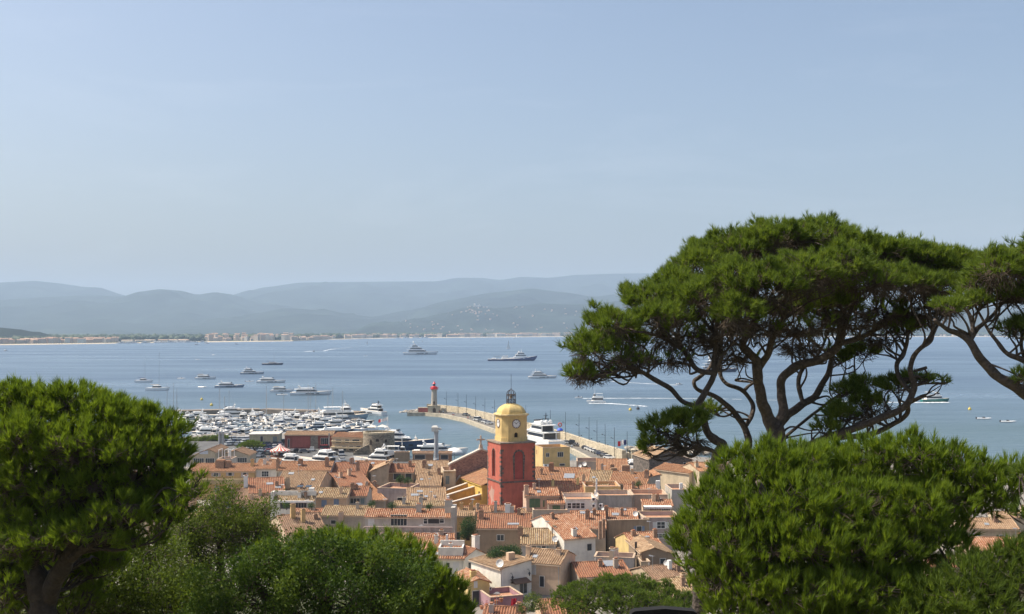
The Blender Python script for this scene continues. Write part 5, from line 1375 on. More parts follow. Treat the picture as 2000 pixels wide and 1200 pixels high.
# small root-of-jetty pillars, jetty hut with grey flat roof
h = H('pale stone blockhouse with flat grey roof at the jetty root, left of the barn', 1246, 1300, 878, None, 4.6, 0, 'flat', (.44, .38, .30), depth=8, name='blockhouse', cat='building')
for i, x in enumerate((1238, 1247)):
    e = empty('stone_pillar', G(x, 905, GZ), 0, ('pale stone pillar by the white yacht, left one', 'pale stone pillar by the white yacht, right one')[i], 'pillar'); m = MB(); m.box(-.8, -.8, 0, .8, .8, 4.0); m.box(-.95, -.95, 4.003, .95, .95, 4.4); m.build('shaft', WST, e)
# breakwater behind the marina
a, b = G(325, 813, 0), G(508, 809, 0); c = G(700, 815, 0)
m = MB()
for p, q in ((a, b), (b, c)):
    d = (q - p).normalized(); nn = Vector((-d.y, d.x, 0))
    vs = [p, q, q + nn * 7, p + nn * 7]; m.mesh([(v.x, v.y, -2) for v in vs] + [(v.x, v.y, 2.6) for v in vs], [(4, 5, 6, 7), (0, 1, 5, 4), (1, 2, 6, 5), (2, 3, 7, 6), (3, 0, 4, 7)])
m.build('breakwater', stone('breakwater_stone', (.25, .20, .155), .5, .3), None, kind='structure')
# ================================================================ boats
HULLW = plain('white_hull', (.80, .80, .79), .25, 0, .03, .5, .3); NAVY = plain('navy_hull', (.025, .045, .10), .25, 0, .1, .5, .3)
HGREY = plain('grey_hull', (.30, .35, .42), .3, 0, .06, .5, .3); BWIN = plain('boat_window', (.02, .025, .035), .15, 0, .1); GREENH = plain('green_hull', (.02, .17, .14), .35, 0, .06)
TEAK = plain('teak_deck', (.60, .52, .42), .7); CREAMD = plain('cream_deck', (.74, .71, .65), .7); SAILC = plain('sail_cover_blue', (.03, .05, .14), .8); BEIGEC = plain('beige_canvas', (.50, .42, .32), .9); REDH = plain('red_hull', (.35, .03, .03), .35)
BLACKM = plain('boat_black', (.025, .025, .03), .5); SAILW = plain('sail_white', (.78, .76, .72), .8)

def hull_mb(L, B, fb, fs, draft=.3, n=12, deck=1, stern=.9, sheer=1.5):
    """hull along +x (bow at +L/2); fb, fs freeboard at bow and stern"""
    m = MB(); rows = []
    for i in range(n + 1):
        t = i / n; x = -L / 2 + L * t
        b = B / 2 * (stern + (1 - stern) * min(1, t * 3)) * (1 if t < .5 else max(0.02, 1 - ((t - .5) / .5) ** 2.2))
        z = fs + (fb - fs) * t ** sheer; fl = .78 - .25 * t
        xb = x - (L * .07 * t ** 4)
        rows.append([(xb, -b * fl, -draft), (x - L * .02 * t ** 4, -b * .95, z * .45), (x, -b, z), (x, b, z), (x - L * .02 * t ** 4, b * .95, z * .45), (xb, b * fl, -draft)])
    for r0, r1 in zip(rows, rows[1:]):
        for k in range(6):
            if k == 2: m.poly([r0[2], r1[2], r1[3], r0[3]][::1], deck)
            else: m.poly([r0[k], r1[k], r1[(k + 1) % 6], r0[(k + 1) % 6]], 0)
    m.poly(rows[0], 0)
    return m
def layer(m, x0, x1, hw, z0, z1, sf=1.0, sb=.2, mat=0, round_=.3, g=0.0, tin=.06):
    """a deck house from x0 (aft) to x1 (fore), its front raked by sf"""
    l = x1 - x0
    lo = [(x0 - g, -hw - g), (x1 - l * round_, -hw - g), (x1 - l * round_ * .3, -hw * .72 - g), (x1 + g, -hw * .3), (x1 + g, hw * .3), (x1 - l * round_ * .3, hw * .72 + g), (x1 - l * round_, hw + g), (x0 - g, hw + g)]
    tp = []
    for x, y in lo:
        t = (x - x0) / l; tp.append((x - sf * max(0, t) ** 2 + sb * max(0, 1 - t * 3), y * (1 - tin)))
    m.prism(lo, z0, z1, mat, tp)
    return lo, tp
def band(m, x0, x1, hw, z0, z1, za, zb, sf, sb, mat=0, round_=.3, tin=.06, g=.03):
    l = x1 - x0
    def outline(z):
        k = (z - z0) / (z1 - z0); out = []
        for x, y in [(x0, -hw), (x1 - l * round_, -hw), (x1 - l * round_ * .3, -hw * .72), (x1, -hw * .3), (x1, hw * .3), (x1 - l * round_ * .3, hw * .72), (x1 - l * round_, hw), (x0, hw)]:
            t = (x - x0) / l; out.append(((x - k * (sf * max(0, t) ** 2) + k * sb * max(0, 1 - t * 3)) * 1.0 + (g if t > .9 else 0), y * (1 - tin * k) + (g if y > 0 else -g)))
        return out
    a, b = outline(za), outline(zb)
    for i in range(7): m.poly([(*a[i], za), (*a[i + 1], za), (*b[i + 1], zb), (*b[i], zb)], mat)
def motor_yacht(L, name='motor_yacht', hullm=None, tiers=2, arch=True, fly=True, domes=0, fb=None, stretch=0.0, mast=False):
    e = empty(name, (0, 0, 0)); B = L * (.24 if L < 30 else .2); fb = fb or L * .10; fs = fb * .62
    hm = hull_mb(L, B, fb, fs, .35); hm.build('hull', [hullm or HULLW, TEAK], e)
    m = MB(); hb = MB(); z = fs
    # hull windows
    for s_ in (-1, 1):
        hb.box(-L * .12, s_ * (B / 2 * .985) - .03, fs * .52, L * .08, s_ * (B / 2 * .985) + .03, fs * .78)
        hb.box(L * .13, s_ * (B / 2 * .965) - .04, fs * .6, L * .2, s_ * (B / 2 * .965) + .04, fs * .85)
    hb.build('porthole', BWIN, e)
    x0, x1, hw = -L * .34, L * (.20 + stretch), B * .41; H_ = max(1.6, L * .075)
    m = MB(); w_ = MB()
    m.box(-L * .47, -B * .40, fs * .9, x0 + .1, B * .40, fs + .25)
    for k in range(tiers):
        sf = H_ * (1.5 if k == tiers - 1 else 1.2); sb = -.1
        layer(m, x0, x1, hw, z - .3, z + H_, sf, sb); band(w_, x0, x1, hw, z - .3, z + H_, z + H_ * .38, z + H_ * .8, sf, sb); w_.box(x0 - .18, -hw * .78, z + .15, x0 - .115, hw * .78, z + H_ * .86)
        m.box(x0 - L * .07, -hw * 1.02, z + H_ + .003, x1 - sf - L * .02, hw * 1.02, z + H_ + .14)
        z += H_ + .14; x0 += L * .05; x1 -= L * .115; hw *= .9; H_ *= .9
    if fly:
        layer(m, x0 - L * .02, x1, hw, z + .003, z + H_ * .42, H_ * .5, 0); z2 = z + H_ * .42
        layer(w_, x1 - L * .05, x1 - L * .005, hw * .7, z2 + .003, z2 + H_ * .25, .3, 0)
    m.build('cabin', WHITE, e); w_.build('window', BWIN, e)
    if arch:
        m = MB(); ax = x0 + L * .03; hh = H_ * 1.05
        for s_ in (-1, 1): m.mesh([(ax - .2, s_ * hw * .95, z), (ax + L * .045, s_ * hw * .95, z), (ax - L * .03, s_ * hw * .8, z + hh), (ax - L * .055, s_ * hw * .8, z + hh), (ax - .2, s_ * hw * .85, z), (ax + L * .045, s_ * hw * .85, z), (ax - L * .03, s_ * hw * .7, z + hh), (ax - L * .055, s_ * hw * .7, z + hh)], [(0, 1, 2, 3), (4, 5, 6, 7), (0, 1, 5, 4), (1, 2, 6, 5), (2, 3, 7, 6), (3, 0, 4, 7)])
        m.box(ax - L * .06, -hw * .85, z + hh + .003, ax - L * .025, hw * .85, z + hh + .15)
        m.build('radar_arch', WHITE, e)
        m = MB(); c = (ax - L * .04, 0, z + hh + .16); m.tube([c, (c[0], 0, c[2] + L * .06)], .05, 5); m.tube([(c[0], -.5, c[2] + .25), (c[0], .5, c[2] + .25)], .12, 5); m.build('antenna', WHITE, e)
        z += hh
    for i in range(domes):
        y = (i - (domes - 1) / 2) * hw * .75; m = MB(); r = L * .022
        m.lathe([(r * .5, 0), (r * .95, r * .5), (r, r * 1.0), (r * .75, r * 1.7), (r * .1, r * 2.05)], 12, (x0 - L * .015, y, z + .1)); m.build('radar_dome', WHITE, e)
    if mast:
        m = MB(); m.tube([(x0, 0, z), (x0 - .4, 0, z + L * .12)], [.3, .12], 6); m.tube([(x0 - .2, -1.4, z + L * .06), (x0 - .2, 1.4, z + L * .06)], .1, 5); m.tube([(x0 - .2, -.9, z + L * .09), (x0 - .2, .9, z + L * .09)], .09, 5); m.build('mast', BLACKM, e)
    return e
def day_boat(L=9, hullm=None, canvas=None, outboard=True):
    e = empty('day_boat', (0, 0, 0)); B = L * .3; fb = L * .14; fs = fb * .7
    hull_mb(L, B, fb, fs, .3).build('hull', [hullm or HULLW, CREAMD], e)
    m = MB(); layer(m, -L * .12, L * .26, B * .33, fs, fs + .75, .9, 0); m.box(-L * .44, -B * .36, fs, -L * .3, B * .36, fs + .45); m.build('cabin', WHITE, e)
    m = MB(); band(m, -L * .12, L * .26, B * .33, fs, fs + .75, fs + .3, fs + .68, .9, 0); layer(m, -L * .05, L * .06, B * .3, fs + .76, fs + 1.25, .5, 0); m.build('windscreen', BWIN, e)
    if canvas: m = MB(); m.box(-L * .32, -B * .34, fs + 1.75, L * .02, B * .34, fs + 1.87, 0, .15, .1); [m.tube([(x, s_ * B * .32, fs + .2), (x, s_ * B * .32, fs + 1.76)], .035, 4) for x in (-L * .3, 0) for s_ in (-1, 1)]; m.build('bimini', canvas, e)
    if outboard: m = MB(); m.box(-L * .53, -.3, .2, -L * .485, .3, fs + .45, 0, .03, .05); m.build('engine', BLACKM, e)
    return e
def sail_boat(L=13, hullm=None, cover=None, mastH=1.35, cat=False):
    e = empty('sailing_yacht', (0, 0, 0)); B = L * (.27 if not cat else .5); fb = L * .095
    if cat:
        m = MB()
        for s_ in (-1, 1):
            h2 = hull_mb(L, B * .3, fb * 1.5, fb * 1.3, .3); h2.xform(Matrix.Translation((0, s_ * B * .34, 0))); b0 = len(m.v)
            m.v += h2.v; m.f += [tuple(i + b0 for i in f) for f in h2.f]; m.m += h2.m; m.uv += h2.uv
        m.box(-L * .4, -B * .3, fb * .9, L * .2, B * .3, fb * 1.42); m.build('hull', [hullm or HULLW, CREAMD], e); zc_ = fb * 1.4
    else: hull_mb(L, B, fb, fb * .75, .3).build('hull', [hullm or HULLW, TEAK], e); zc_ = fb * .8
    m = MB(); layer(m, -L * .2, L * .18, B * .3, zc_ - .05, zc_ + L * .055 + (.6 if cat else 0), .8, .1); m.build('cabin', WHITE, e)
    m = MB(); band(m, -L * .2, L * .18, B * .3, zc_ - .05, zc_ + L * .055 + (.6 if cat else 0), zc_ + .2, zc_ + L * .04 + (.5 if cat else 0), .8, .1); m.build('window', BWIN, e)
    z0 = zc_ + L * .05; m = MB(); m.tube([(L * .06, 0, z0), (L * .06, 0, z0 + L * mastH)], [.14, .09], 6)
    for t in (.4, .7): m.tube([(L * .06, -B * .25, z0 + L * mastH * t), (L * .06, B * .25, z0 + L * mastH * t)], .04, 4)
    m.tube([(L * .06, 0, z0 + L * mastH), (L * .48, 0, fb)], .025, 3); m.tube([(L * .06, 0, z0 + L * mastH), (-L * .48, 0, fb * .8)], .025, 3)
    m.build('mast', METAL, e)
    m = MB(); m.tube([(L * .05, 0, z0 + 1.2), (-L * .32, 0, z0 + 1.3)], [.22, .16], 6); m.build('boom', cover or SAILC, e)
    return e
def tender(L=5):
    e = empty('tender', (0, 0, 0)); m = MB()
    m.tube([(-L / 2, -.8, .35), (L * .2, -.8, .4), (L * .42, -.35, .5), (L * .5, 0, .55), (L * .42, .35, .5), (L * .2, .8, .4), (-L / 2, .8, .35)], .28, 6); m.box(-L * .48, -.75, .1, L * .3, .75, .3); m.build('hull', HULLW, e)
    m = MB(); m.box(-L * .1, -.3, .3, L * .06, .3, 1.1); m.box(-L * .56, -.2, .1, -L * .48, .2, 1.0); m.build('console', BLACKM, e); return e
def place(e, px, py, head, label, cat='boat', group=None, z=0.0, D=None):
    p = G(px, py, z); e.location = (p.x, p.y, 0); e.rotation_euler = (0, 0, math.radians(head)); tag(e, label, cat, group); return e
def mpp(py): return (CAM_H) / ((py - 642)) # metres per pixel at the waterline row

def wake(name, pts, w0, w1, label):
    """foam on the water along pixel points"""
    q = [G(x, y, .06) for x, y in pts]; V = []; n = len(q) * 14
    def at(t):
        k = t * (len(q) - 1); i = min(int(k), len(q) - 2); return q[i].lerp(q[i + 1], k - i)
    m = MB(); prev = None
    for i in range(n + 1):
        t = i / n; p = at(t); d = (at(min(1, t + .01)) - at(max(0, t - .01))).normalized(); nn = Vector((-d.y, d.x, 0)); w = (w0 + (w1 - w0) * t) * rng.uniform(.55, 1.25)
        cur = (p + nn * w / 2, p - nn * w / 2)
        if prev and (t < .55 or rng.random() > (t - .5) * .8): m.poly([prev[0], cur[0], cur[1], prev[1]])
        prev = cur
    return m.build(name, plain('foam', (.72, .75, .77), .8, 0, .12, .4), None, kind='stuff', label=label)

def LB(l, r, y): return (r - l) * mpp(y)
# ---- anchored in the bay
place(sail_boat(LB(264, 297, 747), cat=True, mastH=1.3), 281, 747, 6, 'white catamaran with a blue sail cover, furthest left at anchor', 'catamaran')
place(sail_boat(LB(286, 329, 763), cat=True, cover=BEIGEC, mastH=1.55), 308, 763, 2, 'white catamaran with a tan boom cover, nearest the left pine', 'catamaran')
def trawler(L, hullm=None):
    e = motor_yacht(L, 'trawler_yacht', hullm, 1, False, True, 0, L * .13, .06); m = MB(); m.box(-L * .36, -L * .09, L * .22, -L * .14, L * .09, L * .235); [m.tube([(x * L, s_ * L * .08, L * .14), (x * L, s_ * L * .08, L * .22)], .06, 4) for x in (-.34, -.16) for s_ in (-1, 1)]; m.build('canopy', BEIGEC, e); return e
place(trawler(LB(381, 423, 741)), 402, 741, -4, 'white trawler yacht with a brown aft canopy, left of the anchored group', 'yacht')
place(motor_yacht(LB(420, 477, 757), hullm=HGREY, tiers=1), 449, 757, 5, 'blue grey hulled motor yacht just right of the white trawler yacht', 'yacht')
place(motor_yacht(LB(469, 516, 731), hullm=plain('silver_hull', (.42, .46, .50), .3), tiers=2), 493, 731, 3, 'silver grey motor yacht below the dark blue sloop', 'yacht')
place(sail_boat(LB(513, 554, 713), NAVY, mastH=.75), 533, 713, 3, 'dark blue sloop, rearmost of the anchored group', 'sailing yacht')
place(motor_yacht(LB(501, 558, 748), tiers=1), 530, 748, 2, 'white motor yacht with a long flybridge below the silver yacht', 'yacht')
place(trawler(LB(528, 574, 766)), 551, 766, 0, 'stout white trawler partly hidden by the long white yacht', 'yacht')
place(motor_yacht(LB(567, 648, 772), tiers=1, fb=3.0), 608, 772, 3, 'long white motor yacht with blue tinted hull, nearest of the anchored group', 'yacht')
place(motor_yacht(LB(787, 856, 693), 'superyacht', tiers=3, domes=1), 822, 693, 3, 'big three decked white superyacht alone in mid bay', 'yacht')
def expedition(L):
    e = empty('expedition_ship', (0, 0, 0)); B = L * .17
    hull_mb(L, B, L * .105, L * .035, .4, 16, 1, .95, 3.2).build('hull', [plain('blue_hull', (.018, .045, .17), .35), CREAMD], e)
    m = MB(); z = L * .045
    layer(m, L * .02, L * .32, B * .42, z, z + 3, 2, 0); layer(m, L * .06, L * .29, B * .38, z + 3.003, z + 5.8, 2, 0); layer(m, L * .10, L * .25, B * .34, z + 5.803, z + 8.6, 1.5, 0); m.box(-L * .22, -B * .35, z - .5, L * .02, B * .35, z + 1.2); m.box(-L * .2, -B * .3, z + 1.2, -L * .09, B * .3, z + 4); m.build('cabin', WHITE, e)
    m = MB(); band(m, L * .06, L * .29, B * .38, z + 3, z + 5.8, z + 4, z + 5.2, 2, 0); band(m, L * .10, L * .25, B * .34, z + 5.8, z + 8.6, z + 6.8, z + 8, 1.5, 0); m.build('window', BWIN, e)
    m = MB(); m.tube([(L * .18, 0, z + 8.6), (L * .17, 0, z + 14)], [.5, .15], 6); m.tube([(L * .18, -1.5, z + 11), (L * .18, 1.5, z + 11)], .15, 4)
    for y in (-1.8, 1.8): m.lathe([(.4, 0), (.9, .6), (.8, 1.5), (.1, 1.9)], 10, (L * .13, y, z + 8.6))
    m.build('mast', WHITE, e)
    m = MB(); m.tube([(-L * .3, 0, L * .03), (-L * .3, 0, z + 2.8), (-L * .10, 0, z + 4.2)], .3, 5); m.tube([(-L * .3, 0, z + 2.8), (-L * .38, 0, z + 3)], .25, 5); m.build('crane', plain('crane_grey', (.20, .22, .24), .5), e)
    m = MB(); m.box(-L * .42, -B * .3, L * .036, -L * .33, B * .1, L * .06, 0, .5, .3); m.build('deck_boat', WHITE, e)
    return e
place(expedition(LB(953, 1050, 705)), 1001, 705, 2, 'dark blue expedition ship with a deck crane and white bridge', 'ship')
place(motor_yacht(LB(1031, 1088, 739), tiers=2), 1060, 739, 2, 'white motor yacht left of the umbrella pine, below the blue ship', 'yacht')
place(motor_yacht(LB(1360, 1440, 727), 'superyacht', NAVY, 3, domes=2), 1402, 727, 3, 'navy hulled superyacht seen between the umbrella pine limbs', 'yacht')
def ferry(L, hullm, bow=1):
    e = empty('ferry_boat', (0, 0, 0)); B = L * .26; hull_mb(L, B, L * .13, L * .085, .3).build('hull', [hullm, TEAK], e)
    m = MB(); z = L * .08; layer(m, -L * .36, L * .24, B * .43, z, z + 2.3, .6, 0); m.box(-L * .4, -B * .45, z + 2.303, L * .2, B * .45, z + 2.45); layer(m, L * .02, L * .16, B * .3, z + 2.45, z + 4.5, .5, 0); m.box(-L * .36, -B * .42, z + 2.45, L * .0, B * .42, z + 3.2); m.build('cabin', WHITE, e)
    m = MB(); band(m, -L * .36, L * .24, B * .43, z, z + 2.3, z + .9, z + 1.9, .6, 0); band(m, L * .02, L * .16, B * .3, z + 2.45, z + 4.5, z + 3.3, z + 4.2, .5, 0); m.build('window', BWIN, e)
    m = MB(); m.tube([(L * .06, 0, z + 4.5), (L * .05, 0, z + 8)], .09, 5); m.box(-L * .34, -B * .4, z + 4.6, -L * .02, B * .4, z + 4.7); [m.tube([(x * L, s_ * B * .38, z + 3.2), (x * L, s_ * B * .38, z + 4.6)], .05, 4) for x in (-.32, -.04) for s_ in (-1, 1)]; m.build('mast', WHITE, e)
    return e
place(ferry(LB(1145, 1183, 787), HULLW), 1164, 787, 176, 'white passenger ferry heading left with a foamy wake', 'ferry')
place(ferry(LB(1800, 1856, 785), GREENH), 1827, 785, 4, 'green hulled passenger ferry speeding right beyond the pine', 'ferry')
place(day_boat(LB(1123, 1138, 778)), 1130, 778, 178, 'open speedboat heading left ahead of the white ferry', 'speedboat')
place(day_boat(LB(1320, 1334, 752)), 1327, 752, 2, 'small speedboat heading right under the umbrella pine limbs', 'speedboat')
place(day_boat(10, BLACKM), 613, 687, 88, 'dark speedboat seen end on with a spreading white wash', 'speedboat')
wake('wake', [(1138, 778.5), (1250, 778), (1400, 779), (1520, 782)], 3.6, 2.0, 'thin straight wake behind the leading speedboat')
wake('wake', [(1150, 788), (1185, 788), (1215, 790), (1262, 794)], 5, 3.5, 'foamy wake behind the white ferry'); wake('wake', [(1322, 752.5), (1270, 750), (1190, 745)], 3.5, 2.5, 'wake of the speedboat under the pine')
wake('wake', [(1852, 786), (1800, 786.5), (1740, 786), (1640, 784)], 7, 4, 'broad wake behind the green ferry'); wake('wake', [(596, 687), (613, 686), (631, 686)], 9, 9, 'white wash around the dark speedboat'); wake('wake', [(631, 686), (650, 682), (700, 678)], 4, 1.5, 'curving trail of the dark speedboat')
def dinghy(L=7):
    e = empty('sailing_dinghy', (0, 0, 0)); hull_mb(L, 2.2, .9, .7).build('hull', [HULLW, CREAMD], e); m = MB(); m.tube([(.6, 0, .8), (.6, 0, 2.2 * L)], .08, 5); m.build('mast', METAL, e)
    m = MB(); m.mesh([(.5, 0, 1.4), (-L * .45, .5, 1.6), (.5, 0, 2.2 * L), (.7, 0, 2.0 * L), (L * .45, .3, 1.0), (.8, .0, 1.2), (-L * .2, .45, L * 1.0)], [(0, 1, 6), (0, 6, 2), (3, 4, 5)]); m.build('sail', SAILW, e); return e
place(dinghy(9.5), 993, 682, 30, 'tall white sailed boat above the dark blue expedition ship', 'sailing boat')
e = copy_tree(bpy.data.objects['sailing_dinghy']); e.scale = (.55,) * 3; place(e, 717, 673, 10, 'tiny white sailed boat near the far shore, mid bay', 'sailing boat')
e = copy_tree(bpy.data.objects['sailing_dinghy']); e.scale = (.45,) * 3; place(e, 825, 668, 10, 'tiny white sailed boat near the far shore above the superyacht', 'sailing boat')
t0 = tender(7)
TL = [(355, 740, 'white tender floating left of the trawler yacht'), (396, 757, 'white tender left of the blue grey yacht'), (387, 703, 'lone white dinghy far out above the trawler yacht'), (488, 746, 'white tender left of the flybridge yacht'), (551, 772, 'dark tender under the stout trawler'), (417, 694, 'pale small boat far out left of the dark sloop'), (714, 696, 'tender beside the mid bay superyacht'),
      (1922, 819, 'small white boat at far right, left one'), (1969, 825, 'small white boat at far right, right one')]
for i, (x, y, l) in enumerate(TL):
    e = t0 if i == 0 else copy_tree(t0); place(e, x, y, rng.uniform(-20, 20), l, 'dinghy')
e = motor_yacht(14, tiers=1); place(e, 463, 673, 3, 'small white motor boat close to the lagoon village', 'boat')
for i, (x, y, L) in enumerate(((385, 674, 16), (405, 671.5, 18), (12, 686, 12), (1085, 661, 14), (1005, 662, 16), (920, 664, 12))):
    e = copy_tree(e); e.scale = (L / 14,) * 3; place(e, x, y, rng.uniform(-20, 20), ('white boat moored off the far marina, left one', 'white boat moored off the far marina, right one', 'small boat near the beach at the left picture edge', 'white boat off the far beach, rightmost', 'white boat off the far beach above the sailing boat', 'white boat off the far beach, leftmost')[i], 'boat')
# far marina boats: a crowd of white hulls along the far quay, and its masts
far = motor_yacht(15, tiers=1, arch=False)
for i in range(56):
    x = nrg.uniform(236, 400) if i < 44 else nrg.uniform(775, 835); s = shore_at(x); f = far if i == 0 else copy_tree(far); f.scale = (nrg.uniform(.8, 1.9),) * 3
    f.location = (s.x, s.y + nrg.uniform(-40, 6), 0); f.rotation_euler = (0, 0, nrg.uniform(-.6, .6))
    if i < 44: tag(f, 'tiny white boat packed along the far marina quay', 'boat', 'boats in the far marina')
    else: tag(f, 'tiny white boat at the far harbour above the superyacht', 'boat', 'boats at the far harbour')
# ---- buoys
def buoy(px, py, c, label, r=.9):
    p = G(px, py, 0); e = empty('buoy', (p.x, p.y, 0), 0, label, 'buoy'); m = MB(); m.lathe([(.2 * r, -.3), (r * .9, 0), (r, .5 * r), (r * .7, 1.2 * r), (.15, 1.5 * r)], 10); m.build('float', c, e); m = MB(); m.tube([(0, 0, 1.4 * r), (0, 0, 2.4 * r)], .1, 5); m.build('top_mark', c, e)
BY = plain('buoy_yellow', (.62, .48, .10), .6)
for x, y, l in ((394, 782, 'pale yellow buoy beyond the marina breakwater, upper one'), (413, 793, 'orange yellow buoy beyond the marina breakwater, lower one'), (1231, 802, 'yellow buoy below the white ferry wake'), (1894, 801, 'yellow buoy right of the green ferry'), (1246, 800, 'dark buoy beside the yellow one under the ferry')):
    buoy(x, y, BY if 'dark' not in l else BLACKM, l, .95)

# ---- the marina
TY = {'fly': motor_yacht(14, tiers=1), 'big': motor_yacht(20, tiers=2), 'navy': motor_yacht(15, hullm=NAVY, tiers=1), 'day': day_boat(9), 'canvas': day_boat(10, None, BEIGEC), 'blue': day_boat(9, NAVY, SAILC), 'sail': sail_boat(12), 'red': day_boat(11, REDH), 'open': day_boat(8, plain('pale_hull', (.55, .60, .63), .4), None), 'trawl': trawler(12)}
NMS = {'fly': 'white flybridge motor yacht', 'big': 'large white two decked yacht', 'navy': 'navy hulled motor yacht', 'day': 'small white day boat', 'canvas': 'white day boat under beige canvas', 'blue': 'dark boat under blue canvas', 'sail': 'white sailing boat, mast bare', 'red': 'red hulled day boat', 'open': 'pale open boat with outboard', 'trawl': 'stubby white cruiser with brown canopy'}
used = set()
ROWN = ['second from the breakwater', 'fourth from the breakwater', 'nearest the breakwater', 'third from the breakwater', 'fifth from the breakwater', 'sixth from the breakwater', 'seventh from the breakwater', 'second from the car park', 'nearest the car park']
rows = [(821.5, 340, 690, ['day', 'fly', 'canvas', 'fly', 'day', 'navy', 'fly']), (828, 344, 640, ['open', 'day', 'fly', 'day', 'canvas', 'fly']), (817, 338, 672, ['fly', 'fly', 'big', 'navy', 'fly', 'fly', 'sail', 'fly', 'big', 'fly', 'big']), (825, 342, 690, ['day', 'canvas', 'fly', 'red', 'fly', 'sail', 'navy', 'day', 'open', 'fly']),
        (831, 346, 690, ['day', 'open', 'canvas', 'fly', 'day', 'trawl', 'blue', 'day']), (837, 352, 690, ['open', 'day', 'canvas', 'day', 'fly', 'sail', 'day', 'navy']), (843, 360, 690, ['day', 'open', 'fly', 'canvas', 'day', 'navy']),
        (849, 366, 560, ['day', 'fly', 'canvas', 'trawl', 'open', 'sail', 'fly']), (856, 372, 500, ['open', 'day', 'blue', 'day', 'canvas'])]
for ri, (y, xa, xb, kinds) in enumerate(rows):
    x = xa; j = 0
    seq = []
    while x < xb:
        k = kinds[j % len(kinds)] if ri == 2 else kinds[int(nrg.integers(len(kinds)))]
        if k == 'red' and 'red' in used: k = 'day'
        if ri == 3 and 396 < x < 416 and 'red' not in used: k = 'red'
        src = TY[k]; e = src if k not in used else copy_tree(src); used.add(k)
        side = nrg.random() < (.62 if ri == 2 else .4)
        hd = nrg.choice([0, 180]) + nrg.uniform(-15, 15) if side else nrg.choice([80, 95, -85, -100]) + nrg.uniform(-14, 14)
        L_ = {'fly': 14, 'big': 20, 'navy': 15, 'day': 9, 'canvas': 10, 'blue': 9, 'sail': 12, 'red': 11, 'open': 8, 'trawl': 12}[k]
        sc = nrg.uniform(.85, 1.15) * (1.05 if ri == 2 else .95)
        w_ = (L_ * .85 if side else L_ * .34) * sc / mpp(y)
        place(e, x + w_ / 2, y + nrg.uniform(-1.6, 1.6), hd, None); e.scale = (sc,) * 3
        seq.append((e, k)); x += w_ * .92 + nrg.uniform(-1, 1.5); j += 1
    for j, (e, k) in enumerate(seq):
        tag(e, '%s, %s from left, marina row %s' % (NMS[k], ORD[min(j, 24)], ROWN[ri]), 'boat', 'boats moored in the marina')
for k in TY:
    if k not in used:
        for c in list(TY[k].children): bpy.data.objects.remove(c)
        bpy.data.objects.remove(TY[k])
# pontoons
m = MB()
for y in (821, 834, 846):
    a, b = G(345, y, .5), G(690 if y < 846 else 560, y - 2, .5); m.mesh([(a.x, a.y - .9, -.5), (b.x, b.y - .9, -.5), (b.x, b.y + .9, -.5), (a.x, a.y + .9, -.5), (a.x, a.y - .9, .5), (b.x, b.y - .9, .5), (b.x, b.y + .9, .5), (a.x, a.y + .9, .5)], [(4, 5, 6, 7), (0, 1, 5, 4), (2, 3, 7, 6), (1, 2, 6, 5), (3, 0, 4, 7)])
m.build('pontoons', plain('pontoon_wood', (.30, .26, .21), .9), None, kind='structure')
# tall bare masts over the marina and behind the left pine
ms = sail_boat(12, mastH=1.25)
for i, (x, yb) in enumerate(((337, 812), (326, 806), (345, 813), (428, 826), (520, 822), (552, 834), (606, 813), (616, 812), (649, 816))):
    e = ms if i == 0 else copy_tree(ms); e.scale = (rng.uniform(.85, 1.2),) * 3
    if x < 350: l = 'white sailing boat with a tall bare mast left of the marina'; g = 'sailing boats at the left end of the marina'
    else: l = '%s of the tall masted sailing boats in the marina, from the left' % ORD[i - 3]; g = 'tall masted sailing boats in the marina'
    place(e, x, yb, rng.uniform(60, 110), l, 'sailing boat', g)
# ---- larger yachts near the quay
place(motor_yacht(19, 'superyacht', tiers=2, fb=3.4, arch=False, mast=True), 727, 811, 138, 'white superyacht leaving the harbour mouth, stern turned to the fort', 'yacht')
place(ferry(26, plain('pale_blue_hull', (.30, .38, .44), .4)), 668, 822, 14, 'pale blue excursion boat at the right end of the marina', 'boat')
place(day_boat(14, BLACKM, BLACKM), 702, 829, 5, 'dark grey barge like boat at the end of the breakwater', 'boat')
place(motor_yacht(22, hullm=NAVY, tiers=1), 665, 853, 10, 'dark covered motor yacht just left of the fort tower', 'yacht')
place(motor_yacht(25, 'superyacht', plain('deep_blue_hull', (.03, .06, .13), .25, 0, .1, .5, .4), 2, fb=4.2), 786, 878, -12, 'blue hulled white topped superyacht right beside the fort tower', 'yacht')
place(motor_yacht(17, tiers=1), 838, 878, -4, 'white yacht moored beyond the quay, behind the grey column', 'yacht')
place(motor_yacht(20, 'superyacht', tiers=1, fb=2.6), 860, 889, 4, 'long low white yacht with covered decks below the grey column head', 'yacht')
place(motor_yacht(15, 'superyacht', tiers=2, domes=1, fb=2.6), 730, 908, 160, 'white tri deck yacht with one radar dome below the fort tower', 'yacht')
place(ferry(13, HULLW), 781, 905, 0, 'small white cabin launch right of the domed white yacht', 'boat')
place(motor_yacht(11, tiers=1, arch=False, fb=2.2), 558, 908, 160, 'sleek white open yacht behind the orange roofs, left of the big domed yacht', 'yacht')
place(motor_yacht(17, 'superyacht', tiers=2, domes=3, fb=3.0, arch=False), 622, 912, 150, 'big white yacht with three radar domes behind the orange roofs', 'yacht')
place(motor_yacht(36, 'superyacht', tiers=2, domes=3, fb=6.6, mast=True, arch=False), 1046, 875, 114, 'tall white superyacht moored stern on, right behind the bell tower', 'yacht')
place(motor_yacht(13, 'superyacht', tiers=1, domes=1, fb=2.4), 1231, 921, 158, 'white motor yacht with a radar dome left of the stone barn', 'yacht')
